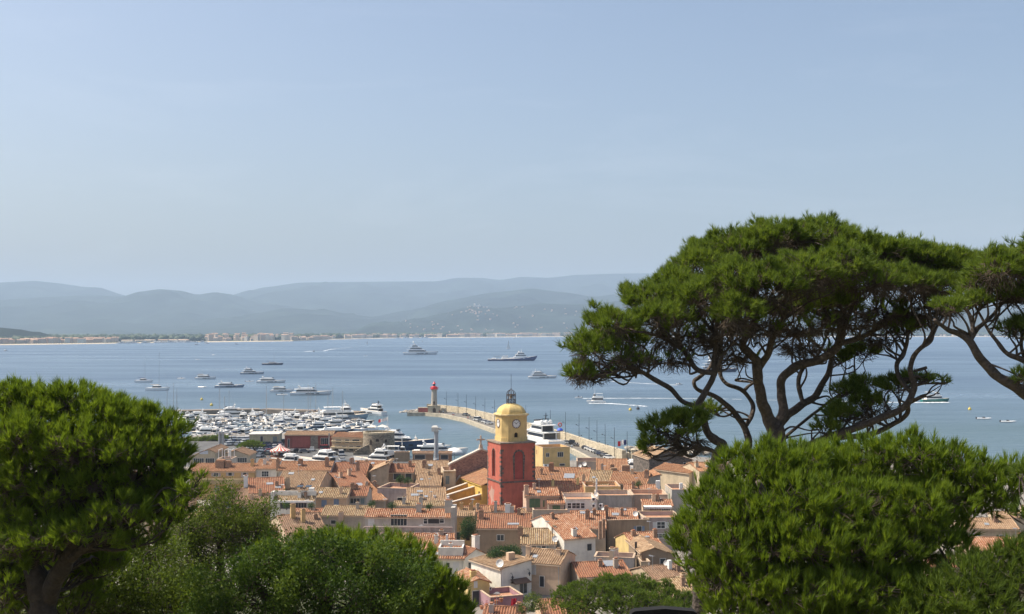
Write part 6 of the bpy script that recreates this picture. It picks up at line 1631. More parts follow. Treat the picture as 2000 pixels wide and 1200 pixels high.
# ================================================================ cars
TYRE = plain('tyre', (.02, .02, .02), .9)
CARC = {'white': (.70, .70, .69), 'silver': (.42, .44, .46), 'black': (.02, .02, .025), 'dark blue': (.02, .035, .09), 'grey': (.16, .17, .18), 'red': (.40, .03, .03)}
CARM = {k: plain('car_' + k.replace(' ', '_'), c, .3, .2, .03, .5, .6) for k, c in CARC.items()}
def car(kind='hatch'):
    e = empty('parked_car', (0, 0, 0)); m = MB(); van = kind == 'van'; L = 2.3 if van else 2.05; W = .95 if van else .88; top = 2.0 if van else 1.45
    pr = [(-L, .35), (L, .35), (L + .03, .75), (L - .25, .92), (-L + .12, .98), (-L, .8)]
    n = len(pr); vs = [(x, -W, z) for x, z in pr] + [(x, W, z) for x, z in pr]; m.mesh(vs, [tuple(range(n)), tuple(range(2 * n - 1, n - 1, -1))] + [(i, i + n, (i + 1) % n + n, (i + 1) % n) for i in range(n)])
    x0, x1 = (-L + .08, L - .75) if van else (-L + .25, L - 1.15)
    m.box(x0 + .35, -W + .17, top - .05, x1 - .75, W - .17, top, 0, .04, .05); body = m.build('body', CARM['white'], e)
    m = MB(); m.mesh([(x0, -W + .04, .96), (x1, -W + .04, .92), (x1, W - .04, .92), (x0, W - .04, .96), (x0 + .3, -W + .15, top - .05), (x1 - .7, -W + .15, top - .05), (x1 - .7, W - .15, top - .05), (x0 + .3, W - .15, top - .05)], [(4, 5, 6, 7), (0, 1, 5, 4), (1, 2, 6, 5), (2, 3, 7, 6), (3, 0, 4, 7)]); m.build('window', BWIN, e)
    for x in (-L * .62, L * .62):
        for y in (-W, W): m = MB(); m.lathe([(.31, -.1), (.33, 0), (.31, .1)], 10); m.xform(Matrix.Translation((x, y * .97, .33)) @ Matrix.Rotation(math.pi / 2, 4, 'X')); m.build('wheel', TYRE, e)
    return e
_car = {'hatch': car(), 'van': car('van')}; _first = {'hatch': True, 'van': True}
def put_car(px, py, rz, colour, label, group, z=GZ, kind='hatch'):
    e = _car[kind] if _first[kind] else copy_tree(_car[kind]); _first[kind] = False
    p = G(px, py, z); e.location = (p.x, p.y, z); e.rotation_euler = (0, 0, rz); tag(e, label, 'van' if kind == 'van' else 'car', group)
    if kind == 'van': e.name = 'parked_van'
    b = [c for c in e.children if c.name.startswith('body')][0]
    b.material_slots[0].link = 'OBJECT'; b.material_slots[0].material = CARM[colour]
    return e
cols = ['white', 'silver', 'black', 'grey', 'dark blue', 'silver', 'grey', 'black', 'white']
RN = ORD
for ri, (y, xa, xb, st) in enumerate(((860, 440, 486, 8), (865, 440, 552, 8.5), (870, 444, 552, 9), (876, 486, 536, 10), (882, 488, 530, 10.5), (888.5, 490, 528, 11))):
    x = xa; j = 0
    while x < xb:
        c = cols[int(nrg.integers(len(cols)))]; put_car(x, y + nrg.uniform(-.6, .6), math.pi / 2 + nrg.uniform(-.25, .25) + .4, c, '%s car, %s from left in the %s car park row from the marina' % (c, ORD[j], RN[ri]), 'cars in the harbour car park'); x += st * nrg.uniform(.9, 1.12); j += 1
for i, (x, y, c, k, l) in enumerate(((521, 866, 'white', 'van', 'white van beside the cream shed'), (527, 885, 'red', 'hatch', 'red car left of the carousel'), (578, 884, 'black', 'hatch', 'black car right of the carousel'), (595, 885, 'grey', 'hatch', 'grey car second to the right of the carousel'), (610, 881, 'white', 'hatch', 'white car in front of the dark red boathouse'), (636, 880, 'red', 'van', 'dark red van before the beige gallery'), (666, 890, 'white', 'van', 'white pickup van below the beige gallery building'),
                                     (650, 889, 'grey', 'hatch', 'grey car left of the white pickup van'), (668, 901, 'white', 'hatch', 'white car alone on the quay asphalt behind the red roof'), (560, 893, 'dark blue', 'hatch', 'dark blue car below the carousel'), (508, 893, 'silver', 'hatch', 'silver car under the marina umbrella pine'), (385, 912, 'silver', 'hatch', 'silver car by the yellow awning beside the left pine'))):
    put_car(x, y, nrg.uniform(-.5, .5) + (.2 if i % 2 else 1.4), c, l, 'cars near the carousel and gallery', GZ, k)
# cars along the jetty wall
for i, (x, y, c, k) in enumerate(((934, 822, 'white', 'van'), (941, 824.5, 'grey', 'hatch'), (948, 826.5, 'white', 'hatch'), (955, 829, 'silver', 'hatch'), (910.5, 812.5, 'grey', 'hatch'), (1107, 867.5, 'silver', 'hatch'), (1115, 868.5, 'black', 'hatch'), (1122, 869.5, 'black', 'van'), (1129, 872, 'grey', 'hatch'), (1139, 873.5, 'grey', 'hatch'), (1146, 878, 'black', 'hatch'), (1151, 879.5, 'white', 'hatch'), (1157, 882, 'white', 'hatch'), (1164, 884.5, 'white', 'hatch'), (1170, 887.5, 'grey', 'hatch'), (1176, 890, 'dark blue', 'hatch'), (1182, 893, 'black', 'hatch'), (1190, 897, 'white', 'hatch'))):
    ang = -.75 if x < 1000 else -.95
    put_car(x, y, ang + nrg.uniform(-.1, .1), c, ('%s %s parked on the jetty, %s left of the bell tower' % (c, 'van' if k == 'van' else 'car', ORD[4 - i])) if i < 5 else '%s %s by the jetty wall, %s to the right of the superyacht' % (c, 'van' if k == 'van' else 'car', ORD[i - 5]), 'cars parked along the jetty', 1.7, k)
# people strolling on the jetty and quay: one skinned body each, clothes as parts
SKIN = plain('skin', (.42, .26, .18), .6); HAIR = plain('hair', (.05, .03, .02), .8)
CL = [plain('cloth_%d' % i, c, .9) for i, c in enumerate(((.55, .54, .52), (.06, .07, .12), (.40, .06, .06), (.10, .10, .10), (.35, .42, .5)))]
PPL = [(858, 807, 'person in dark clothes by the lighthouse base, left one'), (866, 808.5, 'person by the lighthouse base, right one'), (884, 812, 'person walking on the jetty below the first lamp post'), (886.5, 812.6, 'companion of the person below the first lamp post'), (914, 820, 'person in red walking on the jetty before the white van'), (918.5, 818, 'person in grey on the jetty near the white van'), (1117, 877, 'person walking towards the camera near the jetty cars, left one'), (1126, 872.5, 'person in white beside the dark jetty cars, middle one'), (1131, 873, 'person in white beside the dark jetty cars, right one')]
import bmesh
bodies = []
for i, (x, y, l) in enumerate(PPL):
    p = G(x, y, 1.7); e = empty('person', p, nrg.uniform(0, 6.28), l, 'person')
    bm = bmesh.new(); sl = bm.verts.layers.skin.verify()
    st = .16
    v = [(0, 0, .93), (0, 0, 1.2), (0, 0, 1.42), (0, 0, 1.52), (0, .02, 1.66), (.1, 0, .88), (.12, st, .48), (.12, st + .02, .05), (-.1, 0, .88), (-.12, -st * .6, .48), (-.12, -st - .1, .05), (.19, 0, 1.4), (.24, -.06, 1.1), (.22, .06, .84), (-.19, 0, 1.4), (-.24, .08, 1.1), (-.22, .16, .86), (.12, st + .16, .03), (-.12, -st + .04, .03)]
    ed = [(0, 1), (1, 2), (2, 3), (3, 4), (0, 5), (5, 6), (6, 7), (0, 8), (8, 9), (9, 10), (2, 11), (11, 12), (12, 13), (2, 14), (14, 15), (15, 16), (7, 17), (10, 18)]
    rd = [.15, .15, .16, .06, .11, .11, .065, .045, .11, .065, .045, .06, .045, .035, .06, .045, .035, .04, .04]
    bv = []
    for q, r_ in zip(v, rd):
        w_ = bm.verts.new(q); w_[sl].radius = (r_, r_ * .8); bv.append(w_)
    bv[0][sl].use_root = True
    for a, b in ed: bm.edges.new((bv[a], bv[b]))
    me = bpy.data.meshes.new('body'); bm.to_mesh(me); bm.free(); me.materials.append(SKIN)
    o = bpy.data.objects.new('body', me); COL.objects.link(o); o.parent = e
    o.modifiers.new('skin', 'SKIN'); s2 = o.modifiers.new('sub', 'SUBSURF'); s2.levels = s2.render_levels = 1
    c1, c2 = CL[(2 if 'in red' in l else 0 if 'in white' in l else 3 if 'dark' in l else 4)], CL[int(nrg.integers(1, 4))]
    m = MB(); m.lathe([(.2, .86), (.19, 1.05), (.205, 1.3), (.2, 1.42), (.1, 1.48)], 10); m.tube([(.19, 0, 1.4), (.25, -.06, 1.1)], .085, 6); m.tube([(-.19, 0, 1.4), (-.25, .08, 1.1)], .085, 6); m.build('shirt', c1, e)
    m = MB(); m.tube([(.1, 0, .95), (.12, st, .46)], [.13, .1], 7); m.tube([(-.1, 0, .95), (-.12, -st * .6, .46)], [.13, .1], 7); m.lathe([(.2, .84), (.19, .98)], 10); m.build('trousers', c2, e)
    m = MB(); m.lathe([(.125, -.02), (.13, .05), (.1, .12), (.02, .14)], 10, (0, .0, 1.68)); m.build('hair', HAIR, e)
# ================================================================ trees
PINE = foliage('pine_needles', (.056, .092, .016), (.132, .200, .027), (.222, .292, .043), .44)
PINE2 = foliage('dark_pine_needles', (.052, .084, .018), (.116, .174, .029), (.195, .255, .046), .42)
LEAF = foliage('broad_leaves', (.024, .048, .010), (.056, .100, .017), (.125, .180, .034), .36)
OLIVE = foliage('olive_leaves', (.050, .075, .014), (.100, .146, .024), (.175, .212, .046), .42)
IVY = foliage('garden_leaves', (.020, .048, .016), (.040, .085, .028), (.08, .13, .04), .25)
BARK = bark('pine_bark', (.078, .061, .050)); BARKD = bark('dark_bark', (.042, .032, .025)); TWIG = bark('dry_twigs', (.095, .072, .052), 3.0)

def unit(a): return a / np.maximum(1e-9, np.linalg.norm(a, axis=-1, keepdims=True))
def needles(name, pos, dirs, ln, nn, width, spread, mat, parent, tint, up=.25):
    n = len(pos); p = np.repeat(pos, nn, 0); d = np.repeat(dirs, nn, 0); s = np.repeat(ln, nn)
    d = unit(d + nrg.normal(0, spread, d.shape) + np.array([0, 0, up]) * nrg.random((len(d), 1)))
    back = nrg.random(len(d)) * .55                     # needles leave the shoot along its length
    base = p - np.repeat(dirs, nn, 0) * (s * back)[:, None]
    tip = base + d * (s * nrg.uniform(.65, 1.05, len(d)))[:, None]
    side = unit(np.cross(d, nrg.normal(0, 1, d.shape))) * (width * nrg.uniform(.7, 1.3, (len(d), 1)))
    V = np.stack([base - side, base + side, tip], 1).reshape(-1, 3)
    t = np.clip(np.repeat(tint, nn) + nrg.normal(0, .10, len(d)), 0, 1)
    return np_mesh(name, V, np.arange(len(V)).reshape(-1, 3), mat, parent, attr=np.repeat(t, 3))
def leaves(name, pos, dirs, ln, nn, size, spread, mat, parent, tint):
    n = len(pos); m = n * nn; p = np.repeat(pos, nn, 0) + nrg.normal(0, 1, (m, 3)) * np.repeat(ln, nn)[:, None] * .5
    d = unit(np.repeat(dirs, nn, 0) + nrg.normal(0, spread, (m, 3))); s = size * nrg.uniform(.6, 1.3, (m, 1))
    x = unit(np.cross(d, nrg.normal(0, 1, d.shape)))
    V = np.stack([p, p + d * s * .5 + x * s * .24, p + d * s, p + d * s * .5 - x * s * .24], 1).reshape(-1, 3)
    t = np.clip(np.repeat(tint, nn) + nrg.normal(0, .15, m), 0, 1)
    return np_mesh(name, V, np.arange(len(V)).reshape(-1, 4), mat, parent, attr=np.repeat(t, 4))
def sticks(name, A, B, ra, rb, mat, parent, bend=.12):
    A, B = np.asarray(A), np.asarray(B); n = len(A); d = unit(B - A); L = np.linalg.norm(B - A, axis=1, keepdims=True)
    x = unit(np.cross(d, nrg.normal(0, 1, d.shape))); y = np.cross(d, x)
    M = (A + B) / 2 + nrg.normal(0, 1, A.shape) * L * bend
    ra = np.broadcast_to(ra, (n,))[:, None]; rb = np.broadcast_to(rb, (n,))[:, None]; rows = []
    for c, r in ((A, ra), (M, (ra + rb) / 2), (B, rb)):
        for k in range(3):
            a = 2 * math.pi * k / 3; rows.append(c + (x * math.cos(a) + y * math.sin(a)) * r)
    V = np.stack(rows, 1).reshape(-1, 3); f = []
    for j in range(2):
        for k in range(3): f.append((j * 3 + k, j * 3 + (k + 1) % 3, (j + 1) * 3 + (k + 1) % 3, (j + 1) * 3 + k))
    Fc = (np.array(f)[None] + (np.arange(n) * 9)[:, None, None]).reshape(-1, 4)
    return np_mesh(name, V, Fc, mat, parent, smooth=True)
def spline(pts, rad, n=8, wob=.0):
    """Catmull-Rom through the points"""
    P_ = [pts[0] * 2 - pts[1]] + pts + [pts[-1] * 2 - pts[-2]]; R_ = [rad[0]] + rad + [rad[-1]]; out, ro = [], []
    for i in range(1, len(P_) - 2):
        for k in range(n):
            t = k / n; a, b, c, d = P_[i - 1], P_[i], P_[i + 1], P_[i + 2]
            q = .5 * ((2 * b) + (c - a) * t + (2 * a - 5 * b + 4 * c - d) * t * t + (3 * b - a - 3 * c + d) * t ** 3)
            r = R_[i] + (R_[i + 1] - R_[i]) * t
            w = Vector((mnoise.noise(q * 1.7), mnoise.noise(q * 1.7 + Vector((9, 0, 0))), mnoise.noise(q * 1.7 + Vector((0, 9, 0))))) * wob
            out.append(q + w * r); ro.append(r * (1 + .16 * mnoise.noise(q * 3.1)))
    out.append(pts[-1]); ro.append(rad[-1]); return out, ro

def pad_sample(c, r, n, low=-.25, shell=.72):
    u = unit(nrg.normal(0, 1, (n * 4 + 60, 3))); u = u[u[:, 2] > low][:n]
    ph = nrg.uniform(0, 6, 3)
    lump = 1 + .16 * np.sin(u[:, 0] * 6 + ph[0]) * np.sin(u[:, 1] * 6 + ph[1]) + .12 * np.sin(u[:, 2] * 8 + ph[2] + u[:, 0] * 5)
    k = (shell + (1 - shell) * nrg.random(len(u)) ** .6) * lump
    return c + u * k[:, None] * r, u

def clump_sample(c, r, n, low, per, cr):
    n = max(4, n); k = max(3, n // per); q, u = pad_sample(c, r, k, low, .62)
    i = nrg.integers(0, len(q), n); w = unit(nrg.normal(0, 1, (n, 3)) + u[i] * .7 + np.array([0, 0, .35]))
    return q[i] + w * cr * nrg.uniform(.5, 1.0, (n, 1)) * nrg.uniform(.7, 1.3, len(q))[i][:, None], unit(w * .75 + u[i] * .35), i
def tree(name, label, D, limbs, pads, mat, tuft=.24, dens=45, nn=16, width=.010, spread=.33, kind='needle', barkm=None, up=.55, leaf=.09, twigs=1, inner=.22, cat='pine tree', trunk_wob=.5, group=None, tw_r=.012, ground=None, tint0=.52, branch_r=.05, low=-.25, clump=None, under=0.0, attach=1, lr=1.0):
    """limbs: lists of (px, py, depth offset, radius in px); pads: (px, py, rx px, ry px, depth offset, depth radius m)"""
    k = D / F
    base = P(limbs[0][0][0], limbs[0][0][1], D + limbs[0][0][2])
    o = base.copy()
    if ground is not None: o.z = ground
    e = empty(name, o, 0, label, cat, group)
    nodes = []; m = MB()
    for li, l in enumerate(limbs):
        pts = [P(a, b, D + c) - o for a, b, c, r in l]; rad = [r * k * lr for *_, r in l]
        if li == 0 and ground is not None and pts[0].z > 0.2: pts.insert(0, Vector((pts[0].x * .6, pts[0].y, -.3))); rad.insert(0, rad[0] * 1.25)
        q, r = spline(pts, rad, 7, trunk_wob); m.tube(q, r, 9); nodes += [(a, b) for a, b in zip(q, r)]
    m.build('trunk', barkm or BARK, e, smooth=True)
    NP = np.array([tuple(a) for a, b in nodes]); NR = np.array([b for a, b in nodes])
    Pp, Pd, Pt, TA, TB = [], [], [], [], []; br = MB()
    for (px, py, rx, ry, dd, rz, *fd) in pads:
        c = np.array(P(px, py, D + dd) - o); r = np.array([rx * k, rz, ry * k])
        fd = fd[0] if fd else 1.0; n0 = int(dens * 2.1 * (r[0] * r[1] + r[0] * r[2] + r[1] * r[2])); n = max(8, int(n0 * fd))
        if clump:
            p, u, ci = clump_sample(c, r, int(n * .6), low, *clump); ct = nrg.normal(0, .12, 4000)[ci]
            p1, u1 = pad_sample(c, r, int(n * (.55 if kind == 'needle' else .25)), low, .8); ct = np.concatenate([ct, np.zeros(len(p1))]); p = np.concatenate([p, p1]); u = np.concatenate([u, u1])
        else: p, u = pad_sample(c, r, n, low); ct = 0
        d = unit(u * np.array([.8, .8, .6]) + np.array([0, 0, up]) + nrg.normal(0, .22, u.shape))
        p = p + u * r * .22 * (nrg.random((len(p), 1)) < .05)          # stray shoots
        wv = np.sin(p[:, 0] * 2.1 + 1) * np.sin(p[:, 1] * 2.3) * np.sin(p[:, 2] * 2.7 + 2)
        Pp.append(p); Pd.append(d); Pt.append(np.clip(tint0 + .12 * wv + ct + nrg.normal(0, .11, len(p)), 0, 1))
        # the inside of the pad
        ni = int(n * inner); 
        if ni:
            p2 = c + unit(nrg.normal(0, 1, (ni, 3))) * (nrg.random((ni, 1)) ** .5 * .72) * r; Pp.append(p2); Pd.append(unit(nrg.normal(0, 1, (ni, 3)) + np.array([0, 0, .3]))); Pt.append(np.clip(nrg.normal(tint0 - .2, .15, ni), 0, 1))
        # branches: from the nearest lower limb to the pad, forking inside it
        cv = c - np.array([0, 0, r[2] * .35]); dist = np.linalg.norm(NP - cv, axis=1) + np.maximum(0, NP[:, 2] - cv[2]) * 2
        near = np.argsort(dist); pick = [near[0]] + [near[min(len(near) - 1, int(nrg.integers(4, 40)))] for _ in range(attach - 1)]
        for i in pick[1:]:
            a = Vector(NP[i]); w = Vector(c + unit(nrg.normal(0, 1, 3)) * r * .4); L = (w - a).length; ms = [a.lerp(w, t) + Vector((nrg.normal(), nrg.normal(), nrg.normal())) * L * .09 for t in (.33, .66)]
            q2, r2 = spline([a, *ms, w], [min(NR[i] * .5, .05), .035, .025, .012], 4, .4); br.tube(q2, r2, 5)
        i = int(near[0]); a = Vector(NP[i]); b = Vector(cv); L = (b - a).length
        mid = a.lerp(b, .5) + Vector((nrg.normal(), nrg.normal(), nrg.normal() - .3)) * L * .10
        r0 = min(NR[i] * .75, branch_r + .012 * L); q, rr = spline([a, mid, b], [r0, r0 * .7, r0 * .4], 5, .4); br.tube(q, rr, 5)
        nf = int(7 + n0 / 90); hubs = [cv]
        for _ in range(nf):
            t = nrg.uniform(.45, 1.0); s = Vector(q[int(t * (len(q) - 1))]); uu = unit(nrg.normal(0, 1, 3) * np.array([1, 1, .45]) + np.array([0, 0, .15])); w = Vector(c + uu * r * .62)
            mm = s.lerp(w, .5) + Vector((nrg.normal(), nrg.normal(), nrg.normal())) * (w - s).length * .12
            q2, r2 = spline([s, mm, w], [r0 * .42, r0 * .3, r0 * .16], 4, .3); br.tube(q2, r2, 4); hubs += [np.array(x) for x in q2[2:]]
        H_ = np.array([tuple(x) for x in hubs]); nt = int(len(p) * .5 * twigs)
        if under:
            nu = int(n0 * under * (1.5 - .5 * fd)); w = unit(nrg.normal(0, 1, (nu, 3)) * np.array([1, 1, .8]) - np.array([0, 0, .35])); pu = c + w * (nrg.random((nu, 1)) ** .4) * r * np.array([1.0, 1.0, 1.15])
            dm = np.linalg.norm(pu[:, None] - H_[None], axis=2); j = np.argmin(dm + nrg.random(dm.shape) * .5, axis=1); TA.append(H_[j]); TB.append(pu)
        if nt:
            sel = nrg.choice(len(p), nt, replace=False); tp = p[sel] - d[sel] * tuft * .4
            dm = np.linalg.norm(tp[:, None] - H_[None], axis=2); j = np.argmin(dm + nrg.random(dm.shape) * .25, axis=1); TA.append(H_[j]); TB.append(tp)
    br.build('branches', barkm or BARK, e, smooth=True)
    if TA: sticks('twigs', np.concatenate(TA), np.concatenate(TB), tw_r, tw_r * .45, TWIG, e)
    p, d, t = np.concatenate(Pp), np.concatenate(Pd), np.concatenate(Pt); ln = tuft * nrg.uniform(.75, 1.2, len(p))
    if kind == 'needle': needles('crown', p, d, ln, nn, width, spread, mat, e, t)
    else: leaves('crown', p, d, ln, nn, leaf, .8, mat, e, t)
    return e

# ---- the big umbrella pine on the right
limbs = [
    [(1516, 900, 0, 30), (1512, 852, 0, 25), (1500, 815, 0, 21), (1488, 770, -.3, 18), (1480, 735, -.6, 17), (1478, 705, -.8, 16), (1462, 690, -1, 15), (1452, 672, -1.2, 13), (1466, 645, -1.4, 11), (1472, 618, -1.6, 9), (1462, 580, -1.8, 6)],
    [(1482, 720, -.6, 13), (1498, 690, -1, 12), (1510, 660, -1.4, 10), (1526, 630, -1.8, 8), (1540, 590, -2, 5)],
    [(1510, 845, 0, 20), (1528, 808, .3, 17), (1524, 770, .5, 15), (1530, 735, .6, 15), (1560, 715, .6, 15), (1605, 700, .4, 15), (1638, 672, .2, 14), (1648, 640, 0, 11), (1662, 600, -.4, 8), (1672, 560, -.6, 5)],
    [(1638, 672, .2, 11), (1690, 655, .6, 9), (1735, 625, 1, 7), (1775, 585, 1.5, 5)],
    [(1648, 640, 0, 8), (1610, 620, -.8, 6), (1570, 600, -1.5, 4)],
    [(1512, 842, .4, 15), (1545, 806, 1, 14), (1590, 775, 1.4, 12), (1612, 740, 1.6, 10), (1625, 700, 1.8, 8), (1640, 640, 2.4, 5), (1660, 570, 3, 4)],
    [(1570, 790, 1.2, 8), (1560, 750, 1.6, 8), (1568, 720, 2, 7), (1600, 690, 2.6, 5), (1620, 640, 3.2, 4)],
    # the left trunk
    [(1366, 1240, -2, 27), (1368, 1100, -2, 23), (1376, 960, -2, 20), (1400, 895, -2, 16), (1412, 872, -2, 16), (1398, 860, -2, 15), (1382, 845, -2, 13), (1372, 815, -2, 12), (1362, 795, -2, 11), (1376, 770, -2, 10), (1392, 740, -2, 10), (1396, 700, -2, 9), (1398, 655, -2.2, 8), (1402, 610, -2.4, 5)],
    [(1362, 795, -2, 9), (1335, 785, -2.2, 8), (1310, 762, -2.4, 8), (1280, 742, -2.6, 8), (1258, 728, -2.8, 7), (1240, 722, -3, 6), (1215, 722, -3.2, 5), (1180, 735, -3.6, 4), (1150, 738, -4, 3)],
    [(1262, 730, -2.8, 5), (1247, 728, -2.6, 4), (1240, 733, -2.4, 4), (1232, 735, -2.4, 3), (1205, 738, -2.6, 3)],
    [(1266, 733, -2.8, 5), (1270, 705, -2.8, 4), (1274, 680, -3, 3)],
    [(1394, 730, -2, 9), (1362, 722, -2, 8), (1342, 695, -2, 8), (1325, 675, -2.2, 7), (1295, 662, -2.6, 5), (1262, 650, -3, 4), (1235, 648, -3.4, 3)],
    [(1340, 692, -2, 5), (1320, 655, -1.5, 4), (1290, 630, -1, 3)],
    [(1398, 655, -2, 5), (1370, 620, -1.4, 4), (1340, 590, -1, 3)],
    [(1396, 735, -2, 6), (1408, 700, -2.2, 4), (1430, 672, -2.4, 3), (1450, 655, -2.6, 2.5)],
    # the middle stem that winds between them
    [(1514, 1010, .1, 17), (1480, 950, .6, 16), (1462, 900, 1, 15), (1460, 850, 1, 12), (1442, 815, 1, 10), (1415, 788, .8, 9), (1390, 772, .6, 8), (1362, 760, .4, 7), (1356, 745, .4, 7), (1368, 735, .6, 7), (1385, 720, 1, 6), (1400, 690, 1.5, 4)],
    [(1458, 830, 1, 8), (1468, 810, 1.2, 8), (1470, 790, 1.4, 8), (1450, 762, 1.4, 8), (1420, 750, 1.4, 7), (1408, 735, 1.5, 7), (1404, 715, 1.6, 5)],
    [(1452, 765, 1.4, 6), (1462, 755, 1.2, 5), (1470, 748, 1.2, 4), (1440, 745, 1.8, 4), (1438, 742, 1.8, 4), (1452, 740, 2, 3), (1472, 745, 2, 2.5)],
    # the low right stem
    [(1517, 950, .1, 17), (1540, 895, .6, 15), (1580, 870, .4, 14), (1640, 848, 0, 13), (1700, 825, -.4, 12), (1745, 808, -.6, 11), (1775, 785, -.8, 11), (1786, 755, -.8, 11), (1778, 725, -.8, 9), (1782, 700, -.8, 8), (1800, 680, -1, 8), (1818, 665, -1, 7), (1820, 640, -1, 5), (1814, 600, -1.2, 4)],
    [(1620, 856, .2, 10), (1690, 850, .6, 10), (1740, 832, .6, 9), (1768, 812, .4, 8), (1775, 790, 0, 7)],
    [(1782, 770, -.8, 8), (1758, 740, -.4, 8), (1752, 712, -.2, 8), (1765, 690, 0, 8), (1772, 660, 0, 6), (1768, 620, .4, 4), (1760, 590, .8, 3)],
    [(1786, 726, -.8, 5), (1800, 722, -.8, 5), (1810, 718, -.8, 5)],
    [(1752, 705, 0, 4), (1746, 690, .2, 3), (1722, 670, .4, 3)],
    # the drooping twigged limb low on the left
    [(1404, 888, -2, 9), (1396, 884, -2.2, 7), (1375, 876, -2.4, 6), (1350, 892, -2.6, 5), (1330, 880, -2.8, 4), (1310, 855, -3, 3)],
    [(1376, 876, -2.4, 4), (1345, 868, -2.6, 3), (1310, 850, -2.8, 2.5), (1285, 842, -3, 2)],
    [(1500, 880, .5, 6), (1600, 800, 1.6, 5), (1640, 770, 2, 4), (1672, 750, 2.2, 3), (1690, 725, 2.4, 2.5)],
]
pads = [(1150, 690, 42, 42, -3.4, 1.0), (1130, 735, 26, 24, -3.6, .6), (1196, 640, 46, 36, -3.0, 1.1), (1225, 672, 46, 30, -1.5, 1.2), (1265, 598, 50, 40, -1.5, 1.3), (1320, 566, 58, 42, -.5, 1.5), (1375, 528, 66, 46, .5, 1.6), (1440, 496, 70, 44, 1, 1.7), (1510, 474, 76, 42, 1, 1.8), (1590, 472, 80, 42, 1.5, 1.8),
        (1300, 625, 56, 34, -2.8, 1.2), (1365, 590, 62, 40, -2.2, 1.4), (1440, 560, 58, 46, -2.8, 1.4), (1440, 622, 42, 44, -3.6, 1.1), (1505, 566, 66, 46, -3.2, 1.4), (1570, 546, 70, 44, -3, 1.4), (1640, 530, 72, 42, -2.4, 1.5), (1660, 500, 80, 40, .8, 1.8), (1730, 505, 76, 40, .2, 1.7), (1790, 515, 66, 40, .2, 1.6), (1850, 525, 60, 40, 0, 1.5), (1890, 530, 46, 36, 0, 1.2),
        (1700, 556, 66, 36, -2.2, 1.4), (1770, 560, 60, 34, -1.4, 1.4), (1835, 568, 50, 32, -1.0, 1.2), (1380, 470 + 30, 50, 34, 2.5, 1.5), (1480, 500, 90, 34, 4, 2.0), (1620, 500, 100, 34, 4.5, 2.0), (1750, 520, 90, 34, 3.5, 2.0), (1540, 606, 60, 24, -1, 1.3), (1620, 590, 60, 26, -.6, 1.4), (1590, 570, 80, 30, 2.6, 1.8), (1400, 570, 80, 30, 2.4, 1.8),
        (1308, 842, 52, 30, -3, .8), (1350, 818, 38, 20, -2.6, .7), (1268, 866, 18, 14, -3, .4), (1385, 800, 22, 14, 1.2, .5), (1256, 880, 14, 10, -3, .3),
        (1640, 812, 36, 28, .4, .7), (1610, 838, 26, 22, .2, .5), (1650, 768, 36, 22, 1.4, .7), (1690, 750, 34, 16, 1.8, .6), (1745, 758, 34, 20, .4, .6), (1785, 742, 26, 14, 0, .5), (1690, 790, 34, 20, .6, .6), (1690, 690, 34, 20, 2, .7), (1765, 640, 40, 22, .6, .8), (1846, 748, 8, 9, -.8, .2), (1815, 742, 14, 8, -.8, .3), (1640, 700, 30, 20, 2.6, .7), (1240, 770 - 60, 30, 14, -3, .5),
        (1225, 705, 60, 30, -3, 1.0, .10), (1320, 660, 62, 44, -2, 1.3, .12), (1400, 655, 60, 46, -1.6, 1.3, .12), (1480, 640, 60, 40, -1.6, 1.3, .12), (1560, 640, 70, 36, -1, 1.4, .10), (1650, 625, 70, 38, -.4, 1.4, .12), (1720, 615, 60, 36, .4, 1.3, .12), (1790, 612, 60, 36, .4, 1.3, .12), (1850, 600, 40, 34, 0, 1.0, .12), (1560, 680, 60, 26, 1, 1.2, .06), (1310, 705, 56, 26, -2, .9, .05), (1440, 700, 44, 22, -1, 1, .05), (1720, 660, 50, 28, 1, 1, .08), (1150, 735, 50, 22, -3.4, .8, .15), (1340, 870, 60, 26, -2.6, .8, .06), (1690, 800, 70, 40, .6, .8, .12)]
tree('umbrella_pine', 'huge umbrella pine with winding dark limbs and a broad crown against the sky, at right', 40.0, limbs, pads, PINE2, tuft=.27, dens=60, nn=20, width=.0108, spread=.40, up=.5, ground=28.0, twigs=1.0, tw_r=.012, branch_r=.04, inner=.0, tint0=.55, cat='pine tree', barkm=BARK, clump=(12, .22), under=1.1, attach=5, lr=.58, low=.06)

# ---- the pine cut by the right edge
limbs = [[(2110, 840, 0, 20), (2040, 790, 0, 17), (1990, 765, 0, 15), (1945, 732, 0, 13), (1915, 700, 0, 11), (1895, 665, 0, 10), (1870, 652, 0, 8), (1845, 640, -.3, 6), (1825, 625, -.6, 4)], [(1895, 665, 0, 7), (1900, 640, .2, 6), (1890, 610, .4, 5), (1868, 590, .6, 3)],
         [(1898, 662, 0, 5), (1912, 640, .4, 5), (1935, 620, .8, 5), (1960, 590, 1.2, 4)], [(2060, 745, .5, 10), (2000, 705, .4, 9), (1965, 690, .4, 6), (1945, 665, .6, 5), (1925, 635, .8, 4), (1905, 600, 1, 3)], [(2010, 710, .4, 6), (1998, 690, .4, 5), (1996, 660, .5, 5), (2010, 620, .6, 4)]]
pads = [(1950, 535, 52, 40, -.5, 1.1), (2010, 520, 60, 46, -.2, 1.4), (2080, 520, 70, 50, .2, 1.6), (1912, 556, 36, 34, .6, .9), (1980, 580, 50, 30, .8, 1.1), (2040, 590, 60, 34, .5, 1.2), (1900, 590, 34, 20, .2, .8), (1975, 645, 26, 20, .6, .6), (1992, 742, 16, 17, -.4, .4), (2030, 640, 40, 30, 0, .8), (1850, 600, 34, 16, -.3, .6)]
